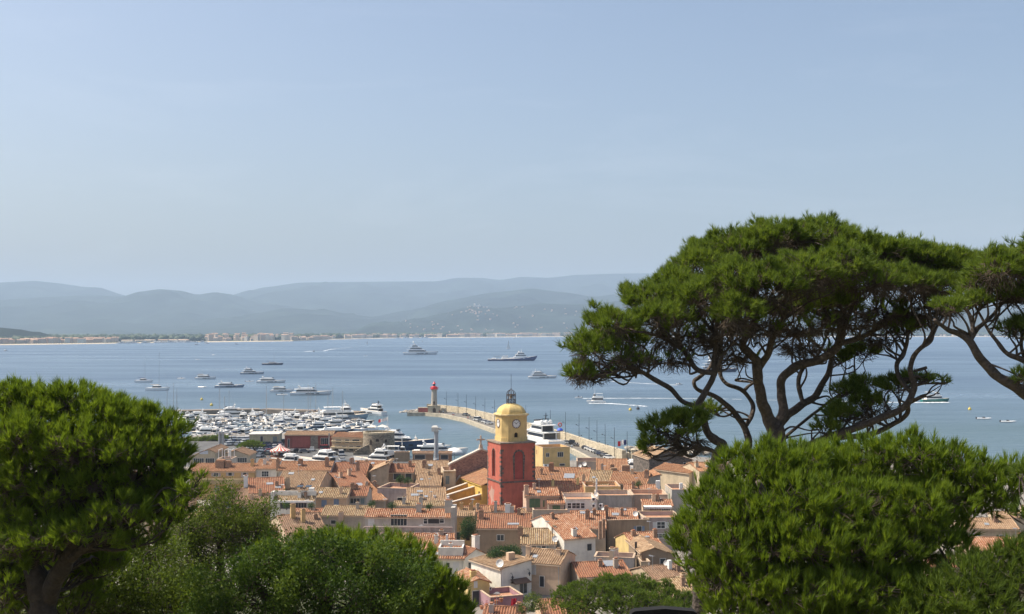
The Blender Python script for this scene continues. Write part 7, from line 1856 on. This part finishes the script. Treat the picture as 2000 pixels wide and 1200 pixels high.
tree('umbrella_pine', 'umbrella pine cut off by the right picture edge, with one long bent bare limb', 34.0, limbs, pads, PINE2, tuft=.26, dens=66, nn=18, width=.0115, spread=.4, ground=30.0, twigs=1.0, branch_r=.045, inner=.05, tint0=.55, clump=(13, .24), under=1.0, attach=4, lr=.74, low=.04)

# ---- the dense pine bush at lower right
limbs = [[(1660, 1290, 0, 34), (1655, 1190, 0, 26), (1640, 1100, 0, 20), (1625, 1020, 0, 14), (1620, 950, 0, 8)], [(1650, 1150, 0, 16), (1580, 1080, -.5, 13), (1520, 1010, -.8, 9), (1480, 940, -1, 5)], [(1655, 1170, 0, 16), (1730, 1090, .3, 13), (1780, 1010, .5, 9), (1800, 930, .6, 5)], [(1640, 1200, 0, 15), (1540, 1170, -.8, 12), (1450, 1120, -1.4, 8), (1390, 1070, -1.6, 5)],
         [(1665, 1200, 0, 14), (1760, 1130, .4, 9), (1830, 1050, .7, 6), (1880, 990, .8, 4)], [(1680, 1230, 0, 10), (1800, 1200, -.6, 8), (1900, 1130, -.6, 5), (1960, 1080, -.4, 3.5), (2010, 1030, -.2, 2.5)]]
pads = [(1440, 925, 56, 46, 0, .8), (1500, 905, 60, 44, .2, .8), (1560, 905, 60, 40, .4, .9), (1630, 905, 60, 36, .6, .9), (1700, 895, 62, 42, .5, .9), (1770, 890, 66, 42, .3, .9), (1840, 905, 62, 42, .3, .9), (1900, 930, 56, 44, .2, .8), (1950, 950, 40, 40, .2, .6), (1600, 940, 80, 40, 1.0, .9), (1720, 945, 90, 44, 1.0, .9), (1820, 950, 70, 40, .9, .9), (1880, 985, 50, 40, .6, .7), (1935, 985, 44, 40, .5, .7), (1840, 1020, 50, 36, .2, .7), (1975, 925, 30, 30, .4, .5), (1650, 960, 100, 50, .3, .9), (1560, 945, 90, 44, .3, .9), (1760, 1030, 70, 40, .6, .8),
        (1400, 985, 60, 50, -.5, .9), (1370, 1040, 50, 46, -.7, .8), (1350, 1090, 36, 40, -.8, .7), (1460, 1000, 70, 50, -.9, .9), (1540, 975, 70, 50, -.8, .9), (1620, 985, 74, 50, -.7, .9), (1700, 985, 74, 50, -.6, .9), (1780, 990, 70, 44, -.5, .9), (1840, 975, 60, 36, -.2, .8), (1430, 1070, 66, 50, -1.2, .9), (1510, 1060, 66, 52, -1.3, .9), (1590, 1060, 64, 52, -1.3, .9),
        (1680, 1070, 66, 46, -1.2, .9), (1750, 1060, 60, 40, -1, .8), (1820, 1040, 40, 30, -.8, .6), (1870, 1075, 30, 26, -.8, .5), (1400, 1130, 50, 46, -1.2, .8), (1470, 1140, 60, 46, -1.5, .9), (1550, 1150, 60, 50, -1.6, .9), (1630, 1150, 60, 46, -1.6, .9), (1710, 1150, 60, 46, -1.5, .9), (1790, 1150, 50, 40, -1.2, .8), (1430, 1200, 50, 36, -1.5, .7), (1520, 1205, 60, 36, -1.7, .8), (1620, 1210, 70, 36, -1.7, .8), (1720, 1215, 70, 40, -1.6, .8), (1560, 1010, 100, 60, .5, 1.0), (1700, 1030, 100, 60, .5, 1.0), (1460, 1030, 80, 60, .2, 1.0), (1600, 1110, 110, 60, .3, 1.0), (1745, 1110, 60, 40, -.4, .8), (1800, 1090, 44, 34, 0, .7), (1760, 1170, 70, 50, .2, .8), (1420, 1160, 60, 50, .2, .8)]
tree('pine_bush', 'dense rounded pine with upright needle brushes filling the lower right', 22.0, limbs, pads, PINE, tuft=.215, dens=80, nn=22, width=.0080, spread=.24, up=.95, ground=35.5, twigs=.55, inner=.22, tw_r=.007, branch_r=.03, tint0=.52, low=-.4, clump=(9, .12), under=.5)
# dark pine low in the right corner
limbs = [[(1960, 1330, 0, 26), (1950, 1240, 0, 18), (1945, 1180, 0, 12), (1940, 1120, 0, 6)], [(1952, 1230, 0, 10), (2000, 1130, -.2, 8), (2030, 1060, -.4, 5)]]
pads = [(1890, 1130, 56, 42, 0, .7), (1950, 1110, 56, 40, .2, .7), (1990, 1080, 36, 30, .2, .5), (1840, 1170, 60, 44, -.2, .8), (1920, 1180, 70, 50, -.4, .8), (2000, 1160, 60, 60, -.2, .8), (1790, 1205, 60, 36, -.3, .7), (1880, 1220, 80, 40, -.5, .8), (2040, 1100, 50, 60, 0, .7), (1995, 925, 16, 18, .3, .3), (1992, 1000, 14, 26, .3, .3)]
tree('pine_bush', 'dark low pine in the bottom right corner', 20.0, limbs, pads, PINE2, tuft=.21, dens=66, nn=18, width=.0085, spread=.35, ground=36.0, twigs=.7, tw_r=.008, tint0=.35, branch_r=.035)

# ---- the big pine at left
limbs = [[(86, 1300, 0, 44), (84, 1200, 0, 36), (80, 1150, 0, 30), (66, 1110, 0, 26), (62, 1060, 0, 20), (58, 1000, 0, 13), (50, 920, 0, 8), (44, 840, 0, 5)], [(92, 1180, 0, 26), (120, 1110, -.4, 22), (142, 1070, -.6, 18), (160, 1010, -.8, 13), (170, 940, -.8, 8), (180, 860, -.8, 5)], [(138, 1090, -.6, 13), (165, 1070, -.8, 11), (220, 1045, -1, 9), (280, 1015, -1.2, 6), (330, 985, -1.4, 4), (360, 960, -1.5, 3)],
         [(150, 1050, -.6, 11), (190, 1010, -.6, 9), (240, 960, -.5, 6), (290, 900, -.4, 4)], [(70, 1160, .2, 20), (10, 1120, .4, 16), (-40, 1060, .6, 10)], [(64, 1080, 0, 14), (20, 1000, .3, 10), (-10, 930, .4, 6)], [(165, 1068, -.8, 5), (230, 1075, -1.2, 4), (300, 1060, -1.5, 2.5)], [(200, 1052, -1, 4), (260, 1005, -1.2, 3.5), (310, 985, -1.3, 2.5), (350, 972, -1.4, 2)]]
pads = [(-20, 800, 60, 46, 0, 1), (30, 787, 62, 42, .2, 1.1), (85, 792, 60, 40, .3, 1.1), (140, 790, 60, 40, .2, 1.1), (195, 806, 56, 38, .1, 1.1), (240, 820, 46, 36, 0, 1), (285, 828, 46, 38, .1, .9), (325, 850, 38, 38, 0, .8), (345, 885, 28, 34, -.1, .7), (320, 905, 40, 34, -.3, .8), (265, 880, 52, 40, -.7, .9), (200, 870, 58, 42, -.9, 1), (130, 860, 58, 42, -1, 1), (60, 850, 60, 44, -1, 1), (-10, 860, 56, 50, -.8, 1),
        (150, 900, 50, 34, -1.0, .8, .8), (60, 930, 56, 46, -0.8, .9, .8), (-10, 950, 50, 50, -0.6, .9, .8), (120, 960, 56, 40, -0.9, .9, .8), (200, 945, 60, 38, -0.7, .9, .8), (270, 935, 56, 34, -0.5, .8, .8), (20, 1010, 50, 40, -0.8, .8, .8), (100, 1020, 56, 36, -0.8, .8, .8), (180, 1010, 60, 34, -0.6, .8, .8), (250, 1000, 50, 26, -0.6, .6, .8), (60, 880, 90, 70, 1.2, 1.4, .8), (180, 890, 90, 60, 1.2, 1.4, .8), (280, 890, 60, 44, 1.1, 1.1, .8), (100, 980, 110, 60, 1.0, 1.3, .8),
        (350, 985, 36, 24, -1.4, .5, .8), (385, 960, 22, 20, -1.5, .4, .8), (392, 930, 10, 9, -1.5, .2, .8), (320, 1020, 34, 18, -1.4, .5, .8), (280, 1055, 44, 22, -1.0, .6, .8), (355, 1005, 24, 16, -1.4, .4, .8), (60, 1085, 50, 30, -0.3, .6, .8), (130, 1075, 46, 24, 2.3, .7, .8), (10, 1140, 50, 40, 0.1, .7, .8), (120, 1120, 40, 26, 2.2, .6, .8), (190, 1110, 50, 30, 2.5, .8, .8), (60, 1130, 60, 44, 2.7, .9, .8), (-20, 1180, 50, 40, 0.7, .7, .8), (170, 1060, 60, 30, 2.3, .8, .8), (30, 1060, 50, 34, 0.3, .7, .8), (-10, 1090, 40, 30, 0.5, .7, .8), (220, 1060, 40, 20, 0.0, .5, .8),
        (345, 925, 30, 30, -0.5, .6), (325, 950, 40, 28, -0.4, .7), (285, 975, 50, 30, 0.2, .8), (230, 970, 60, 36, 0.8, .9), (60, 980, 70, 50, 0.8, 1.0), (150, 985, 70, 50, 1.0, 1.0), (0, 1040, 60, 50, 0.6, .9), (-20, 980, 60, 60, 0.8, 1), (230, 1020, 60, 30, 0.6, .8), (310, 995, 40, 26, -0.6, .6), (110, 1060, 60, 30, 2.5, .8), (200, 1090, 60, 36, 2.5, .8), (40, 1110, 60, 46, 2.7, .8), (20, 1180, 60, 50, 2.5, .8), (170, 1040, 60, 30, -1.5, .8, .7), (90, 1050, 60, 30, -1.5, .8, .7), (10, 1060, 50, 36, -1.4, .8, .7), (230, 1000, 60, 36, -1.4, .8, .7), (150, 1160, 60, 46, 2.7, .8)]
tree('pine_tree', 'large rounded pine at the left edge with a forked dark trunk', 27.0, limbs, pads, PINE, tuft=.235, dens=66, nn=19, width=.0098, spread=.30, up=.75, ground=32.5, twigs=.9, inner=.24, tw_r=.009, tint0=.50, barkm=BARKD, branch_r=.04, low=-.35, clump=(10, .16), under=.6, attach=2, lr=.72)

# ---- broadleaf and pine thicket at bottom centre-left
limbs = [[(620, 1300, 0, 24), (625, 1220, 0, 18), (640, 1150, 0, 12), (650, 1090, 0, 6)], [(625, 1240, 0, 14), (540, 1180, -.3, 10), (490, 1130, -.5, 6)], [(630, 1230, 0, 14), (720, 1160, .2, 9), (760, 1110, .3, 5)]]
pads = [(455, 1135, 50, 44, 0, .9), (520, 1105, 56, 44, 0, .9), (590, 1085, 56, 40, .2, .9), (650, 1100, 60, 44, -.2, .9), (720, 1110, 60, 48, -.3, .9), (780, 1130, 50, 50, -.2, .9), (440, 1190, 60, 46, -.6, .9), (520, 1170, 66, 50, -.7, 1), (600, 1150, 66, 50, -.8, 1), (680, 1170, 66, 50, -.9, 1), (760, 1180, 60, 50, -.7, 1), (560, 1220, 80, 40, -1, 1), (680, 1230, 80, 40, -1, 1), (460, 1230, 70, 36, -.9, 1), (400, 1210, 40, 40, -.5, .8), (560, 1130, 110, 60, .8, 1.2), (700, 1150, 110, 60, .8, 1.2)]
tree('broadleaf_tree', 'dark glossy broadleaf tree at the bottom, between the left pine and the bright pine tufts', 30.0, limbs, pads, LEAF, tuft=.24, dens=50, nn=13, kind='leaf', leaf=.095, ground=30.0, twigs=.4, inner=.05, cat='tree', barkm=BARKD, tint0=.46, low=-.4, clump=(44, .40))
limbs = [[(840, 1300, 0, 20), (820, 1220, 0, 15), (790, 1150, 0, 10), (770, 1090, 0, 5)], [(815, 1210, 0, 9), (860, 1150, 0, 7), (880, 1110, 0, 4)], [(800, 1170, 0, 8), (700, 1100, .3, 6), (640, 1060, .4, 4)]]
pads = [(610, 1068, 40, 26, .3, .7), (660, 1058, 46, 26, .4, .8), (715, 1073, 46, 28, .4, .8), (770, 1078, 46, 30, .2, .8), (815, 1098, 36, 34, 0, .7), (830, 1128, 34, 34, 0, .7), (860, 1143, 36, 34, -.2, .7), (890, 1173, 28, 34, -.2, .6), (870, 1203, 46, 40, -.5, .7), (810, 1158, 46, 40, -.5, .8), (800, 1213, 60, 40, -.8, .8), (740, 1108, 50, 36, -.2, .8), (860, 1215, 50, 40, -.2, .8), (895, 1200, 24, 40, 0, .6), (780, 1220, 60, 40, .4, .9), (840, 1170, 60, 50, .6, .9), (680, 1091, 50, 30, -.1, .8), (560, 1081, 36, 22, .3, .6), (500, 1091, 30, 18, .3, .5)]
tree('pine_tree', 'bright green pine with upright tufts at bottom centre, right behind the dark broadleaf tree', 33.0, limbs, pads, PINE, tuft=.30, dens=44, nn=20, width=.0115, spread=.25, up=.95, ground=29.0, twigs=.5, inner=.2, tw_r=.01, tint0=.55, low=-.4, clump=(9, .2), under=.2)
# olive coloured tree behind, at left centre
limbs = [[(440, 1290, 0, 16), (440, 1180, 0, 12), (430, 1100, 0, 8), (425, 1030, 0, 4)], [(440, 1160, 0, 8), (490, 1080, 0, 6), (510, 1020, 0, 3)], [(438, 1150, 0, 8), (380, 1080, 0, 6), (350, 1040, 0, 3)]]
pads = [(420, 1000, 44, 36, 0, 1), (470, 1010, 40, 30, .3, 1), (508, 1010, 30, 34, 0, .8), (380, 1030, 46, 36, -.2, 1), (440, 1045, 56, 36, -.4, 1.1), (500, 1050, 44, 34, -.2, 1), (540, 1070, 36, 26, 0, .8), (350, 1070, 50, 36, -.4, 1), (410, 1090, 60, 36, -.6, 1.1), (480, 1090, 56, 30, -.4, 1), (340, 1120, 60, 40, -.8, 1.1), (400, 1140, 60, 36, -.8, 1.1), (300, 1110, 50, 40, -.6, 1), (430, 1060, 100, 50, 1, 1.4), (350, 1180, 70, 40, -1, 1.1), (270, 1160, 60, 40, -.8, 1), (520, 990, 16, 16, 0, .5)]
tree('olive_tree', 'feathery yellow green tree between the left pine and the tan roofs', 46.0, limbs, pads, OLIVE, tuft=.28, dens=30, nn=14, kind='leaf', leaf=.10, ground=24.0, twigs=.8, inner=.2, cat='tree', barkm=BARKD, tint0=.42, low=-.4, clump=(26, .5), under=.3)
limbs = [[(240, 1300, 0, 20), (245, 1220, 0, 14), (260, 1160, 0, 8)]]
pads = [(210, 1130, 60, 40, 0, .8), (290, 1150, 60, 40, 0, .8), (170, 1190, 60, 40, -.3, .8), (250, 1190, 66, 44, -.4, .9), (340, 1200, 60, 36, -.4, .8), (150, 1110, 60, 40, 1.5, 1), (60, 1160, 60, 44, 1.5, 1), (230, 1090, 60, 36, 1.6, 1), (100, 1070, 60, 40, 2.2, 1), (0, 1090, 60, 50, 2.2, 1), (200, 1050, 60, 36, 2.4, 1), (300, 1080, 60, 36, 2.0, 1), (20, 1170, 50, 40, .6, .8), (-20, 1120, 40, 50, .6, .8), (130, 1210, 60, 30, -.4, .7), (380, 1160, 50, 34, 0, .8)]
tree('shrub', 'dim undergrowth shrub beside the left pine trunk', 31.0, limbs, pads, OLIVE, tuft=.24, dens=38, nn=12, kind='leaf', leaf=.10, ground=31.0, twigs=.6, cat='shrub', barkm=BARKD, tint0=.28, low=-.5)

# ---- small round pine at the bottom, seen from above
limbs = [[(1212, 1290, 0, 11), (1210, 1215, 0, 8), (1200, 1190, 0, 5), (1180, 1170, 0, 3)], [(1211, 1220, 0, 5), (1240, 1190, 0, 4), (1270, 1170, 0, 2)], [(1210, 1225, 0, 4), (1150, 1195, -.5, 3), (1120, 1180, -.8, 2)]]
pads = []
for px, py, rx, ry, dd in ((1112, 1172, 34, 18, -1), (1150, 1156, 38, 20, 0), (1195, 1146, 42, 20, 1), (1240, 1146, 42, 20, 1), (1285, 1158, 38, 20, .5), (1322, 1176, 30, 18, 0), (1175, 1172, 42, 20, -1.8), (1225, 1170, 42, 20, -2), (1270, 1180, 40, 20, -1.8), (1130, 1190, 36, 16, -2), (1300, 1195, 38, 18, -1.6), (1345, 1195, 30, 16, -.5), (1218, 1192, 40, 14, -3)): pads.append((px, py, rx, ry, dd, 1.8))
tree('stone_pine', 'small flat topped pine at the bottom centre, right of the yellow house', 84.0, limbs, pads, PINE2, tuft=.26, dens=34, nn=16, width=.015, spread=.5, up=.5, ground=13.0, twigs=.5, tw_r=.02, tint0=.42, low=-.2, clump=(22, .48))

# ---- trees down in the town and at the marina
def small_tree(name, label, px, yb, pads, D, mat=IVY, kind='leaf', leaf=.30, dens=5, tr=4, cat='tree', z=GZ, group=None, tint0=.5, width=.05, tuft=.7, nn=12):
    top = pads[0]; lb = [[(px, yb, 0, tr), (px, (yb + top[1]) / 2, 0, tr * .7), (top[0], top[1], 0, tr * .4)]]
    return tree(name, label, D, lb, pads, mat, tuft=tuft, dens=dens, nn=nn, kind=kind, leaf=leaf, width=width, twigs=.3, cat=cat, tint0=tint0, tw_r=.03, branch_r=.08, low=-.6, group=group, barkm=BARKD)
small_tree('stone_pine', 'small umbrella pine standing among the parked cars left of the carousel', 499, 897, [(490, 868, 24, 6, 0, 3.5), (478, 871, 14, 5, -1, 2.4), (502, 871, 14, 5, 1, 2.4), (490, 866, 16, 5, 0, 2.6)], 385, PINE2, 'needle', dens=4, width=.07, cat='pine tree', tr=2.6)
for i, (x, y, rx) in enumerate(((385, 860, 15), (408, 857, 17), (430, 855, 16))):
    small_tree('stone_pine', ('umbrella pine at the marina edge, nearest the left pine', 'umbrella pine at the marina edge, middle of the three', 'umbrella pine at the marina edge, rightmost of the three')[i], x, 872, [(x, y, rx, 6, 0, 3), (x - 8, y + 2, rx * .6, 5, 0, 2.4), (x + 8, y + 2, rx * .6, 5, 0, 2.4)], 440, PINE2, 'needle', dens=4, width=.08, cat='pine tree', tr=2, group='umbrella pines at the marina edge')
small_tree('ivy_tree', 'ivy covered dark green tree between the ochre house and the brown walled house', 914, 1056, [(917, 1024, 13, 15, 0, 1.2), (910, 1035, 11, 15, -.6, 1), (920, 1042, 10, 14, -.4, 1), (905, 1046, 7, 10, -.8, .8)], 203, leaf=.20, dens=11, tuft=.45)
small_tree('garden_tree', 'leafy garden tree between the cream house and the tan beige house', 985, 1125, [(985, 1085, 22, 16, 0, 1.6), (965, 1090, 14, 16, -.3, 1.2), (1003, 1082, 13, 14, .3, 1.2), (975, 1104, 18, 14, -.4, 1.2), (998, 1102, 14, 12, -.3, 1.2)], 190, leaf=.24, dens=12, tuft=.5)
small_tree('garden_shrub', 'grey green garden shrub right of the purple terrace', 1040, 1195, [(1040, 1176, 16, 14, 0, 1.2), (1055, 1186, 14, 12, -.4, 1), (1028, 1188, 12, 10, -.4, 1)], 166, OLIVE, leaf=.2, dens=9, cat='shrub', tuft=.45)
for i, (x, y, r, D, l) in enumerate(((766, 988, 7, 214, 'potted green bush left of the straw striped coping'), (726, 984, 6, 222, 'dark potted bush right of the teal shuttered house'), (839, 990, 6, 216, 'small palm like pot plant on the straw striped coping'), (783, 937, 9, 268, 'leafy planter on the veranda terrace, left one'), (797, 939, 7, 266, 'leafy planter on the veranda terrace, right one'), (560, 988, 6, 224, 'green climber at the left of the glazed loggia'), (609, 988, 6, 223, 'bright green climber at the right of the glazed loggia'), (1247, 946, 6, 240, 'brownish dry bush on the orange roofs left of the grey gable'))):
    small_tree('potted_plant', l, x, y + r * 1.4, [(x, y, r, r * .9, 0, .7), (x - r * .4, y + 2, r * .6, r * .6, -.2, .5)], D, leaf=.16, dens=16, cat='plant', tr=1, tuft=.35)
# scrub on the slope foot: nobody could count it
for xa, xb, yb, n in ((-150, -18, 186, 900), (40, 170, 205, 900)):
    q = np.stack([nrg.uniform(xa, xb, n), nrg.uniform(85, yb, n), np.full(n, GZ + .4)], 1); q[:, 2] += np.abs(nrg.normal(0, .8, n))
    leaves('undergrowth', q, unit(nrg.normal(0, 1, (n, 3)) + np.array([0, 0, .8])), np.full(n, 1.1), 26, .34, .9, OLIVE if xa < 0 else LEAF, None, np.clip(nrg.normal(.4, .2, n), 0, 1)); o = bpy.context.scene.collection.objects[-1]
    tag(o, 'low green scrub on the ground below the trees', None, None, 'stuff')
# flower pots along the purple terrace
for i in range(5):
    x, y = 941 + i * 9.5, 1184 - i * 3.6; p = P(x, y, 171 + i * .4); e = empty('flower_pot', p, 0, 'terracotta pot with red flowers, %s from the left before the yellow porch' % ORD[i], 'flower pot', 'flower pots before the yellow porch')
    m = MB(); m.lathe([(.22, -.5), (.32, 0), (.34, .05), (.28, .06)], 10); m.build('pot', plain('terracotta', (.42, .17, .09), .9), e)
    q = nrg.normal(0, .16, (26, 3)) + np.array([0, 0, .2]); leaves('flowers', q, unit(nrg.normal(0, 1, (26, 3)) + np.array([0, 0, 1])), np.full(26, .1), 3, .13, .8, (IVY, foliage('red_flowers', (.12, .03, .02), (.25, .03, .03), (.3, .04, .03), .2))[i % 2], e, nrg.random(26))
# red cloth on the purple wall
p = P(1002, 1176, 168.5); e = empty('hanging_cloth', p, .3, 'crumpled red cloth hanging on the purple terrace wall', 'cloth'); m = MB()
for i in range(6):
    x0, x1 = -.35 + i * .13, -.22 + i * .13; f = lambda x: .08 * math.sin(x * 14); m.poly([(x0, f(x0), -.6 - .3 * math.sin(i)), (x1, f(x1), -.6 - .3 * math.sin(i + 1)), (x1 + .15, f(x1), .5), (x0 + .15, f(x0), .5)])
m.build('cloth', plain('red_cloth', (.45, .02, .04), .9), e)
# black rounded board just below the camera
p = P(1296, 1189, 5.2); e = empty('viewing_board', (p.x, p.y, 43.0), 0, 'black board with rounded top corners at the bottom edge below the small pine', 'board')
w = 66 * 5.2 / F; zt = p.z - 43.0; pts = [(-w, .0), (w, .0)]
for k in range(9): a = k / 8 * math.pi / 2; pts.append((w - .03 + .03 * math.cos(a), zt - .034 + .03 * math.sin(a)))
pts.append((0, zt + .006))
for k in range(9): a = math.pi / 2 + k / 8 * math.pi / 2; pts.append((-w + .03 + .03 * math.cos(a), zt - .034 + .03 * math.sin(a)))
m = MB(); n = len(pts); m.mesh([(x, -.03, z) for x, z in pts] + [(x, .03, z) for x, z in pts], [tuple(range(n)), tuple(range(2 * n - 1, n - 1, -1))] + [(i, i + n, (i + 1) % n + n, (i + 1) % n) for i in range(n)])
m.build('panel', plain('matt_black', (.004, .004, .004), 1.0), e)
m = MB(); m.tube([(0, .06, -2.2), (0, .06, .1)], .05); m.build('post', DARKM, e)
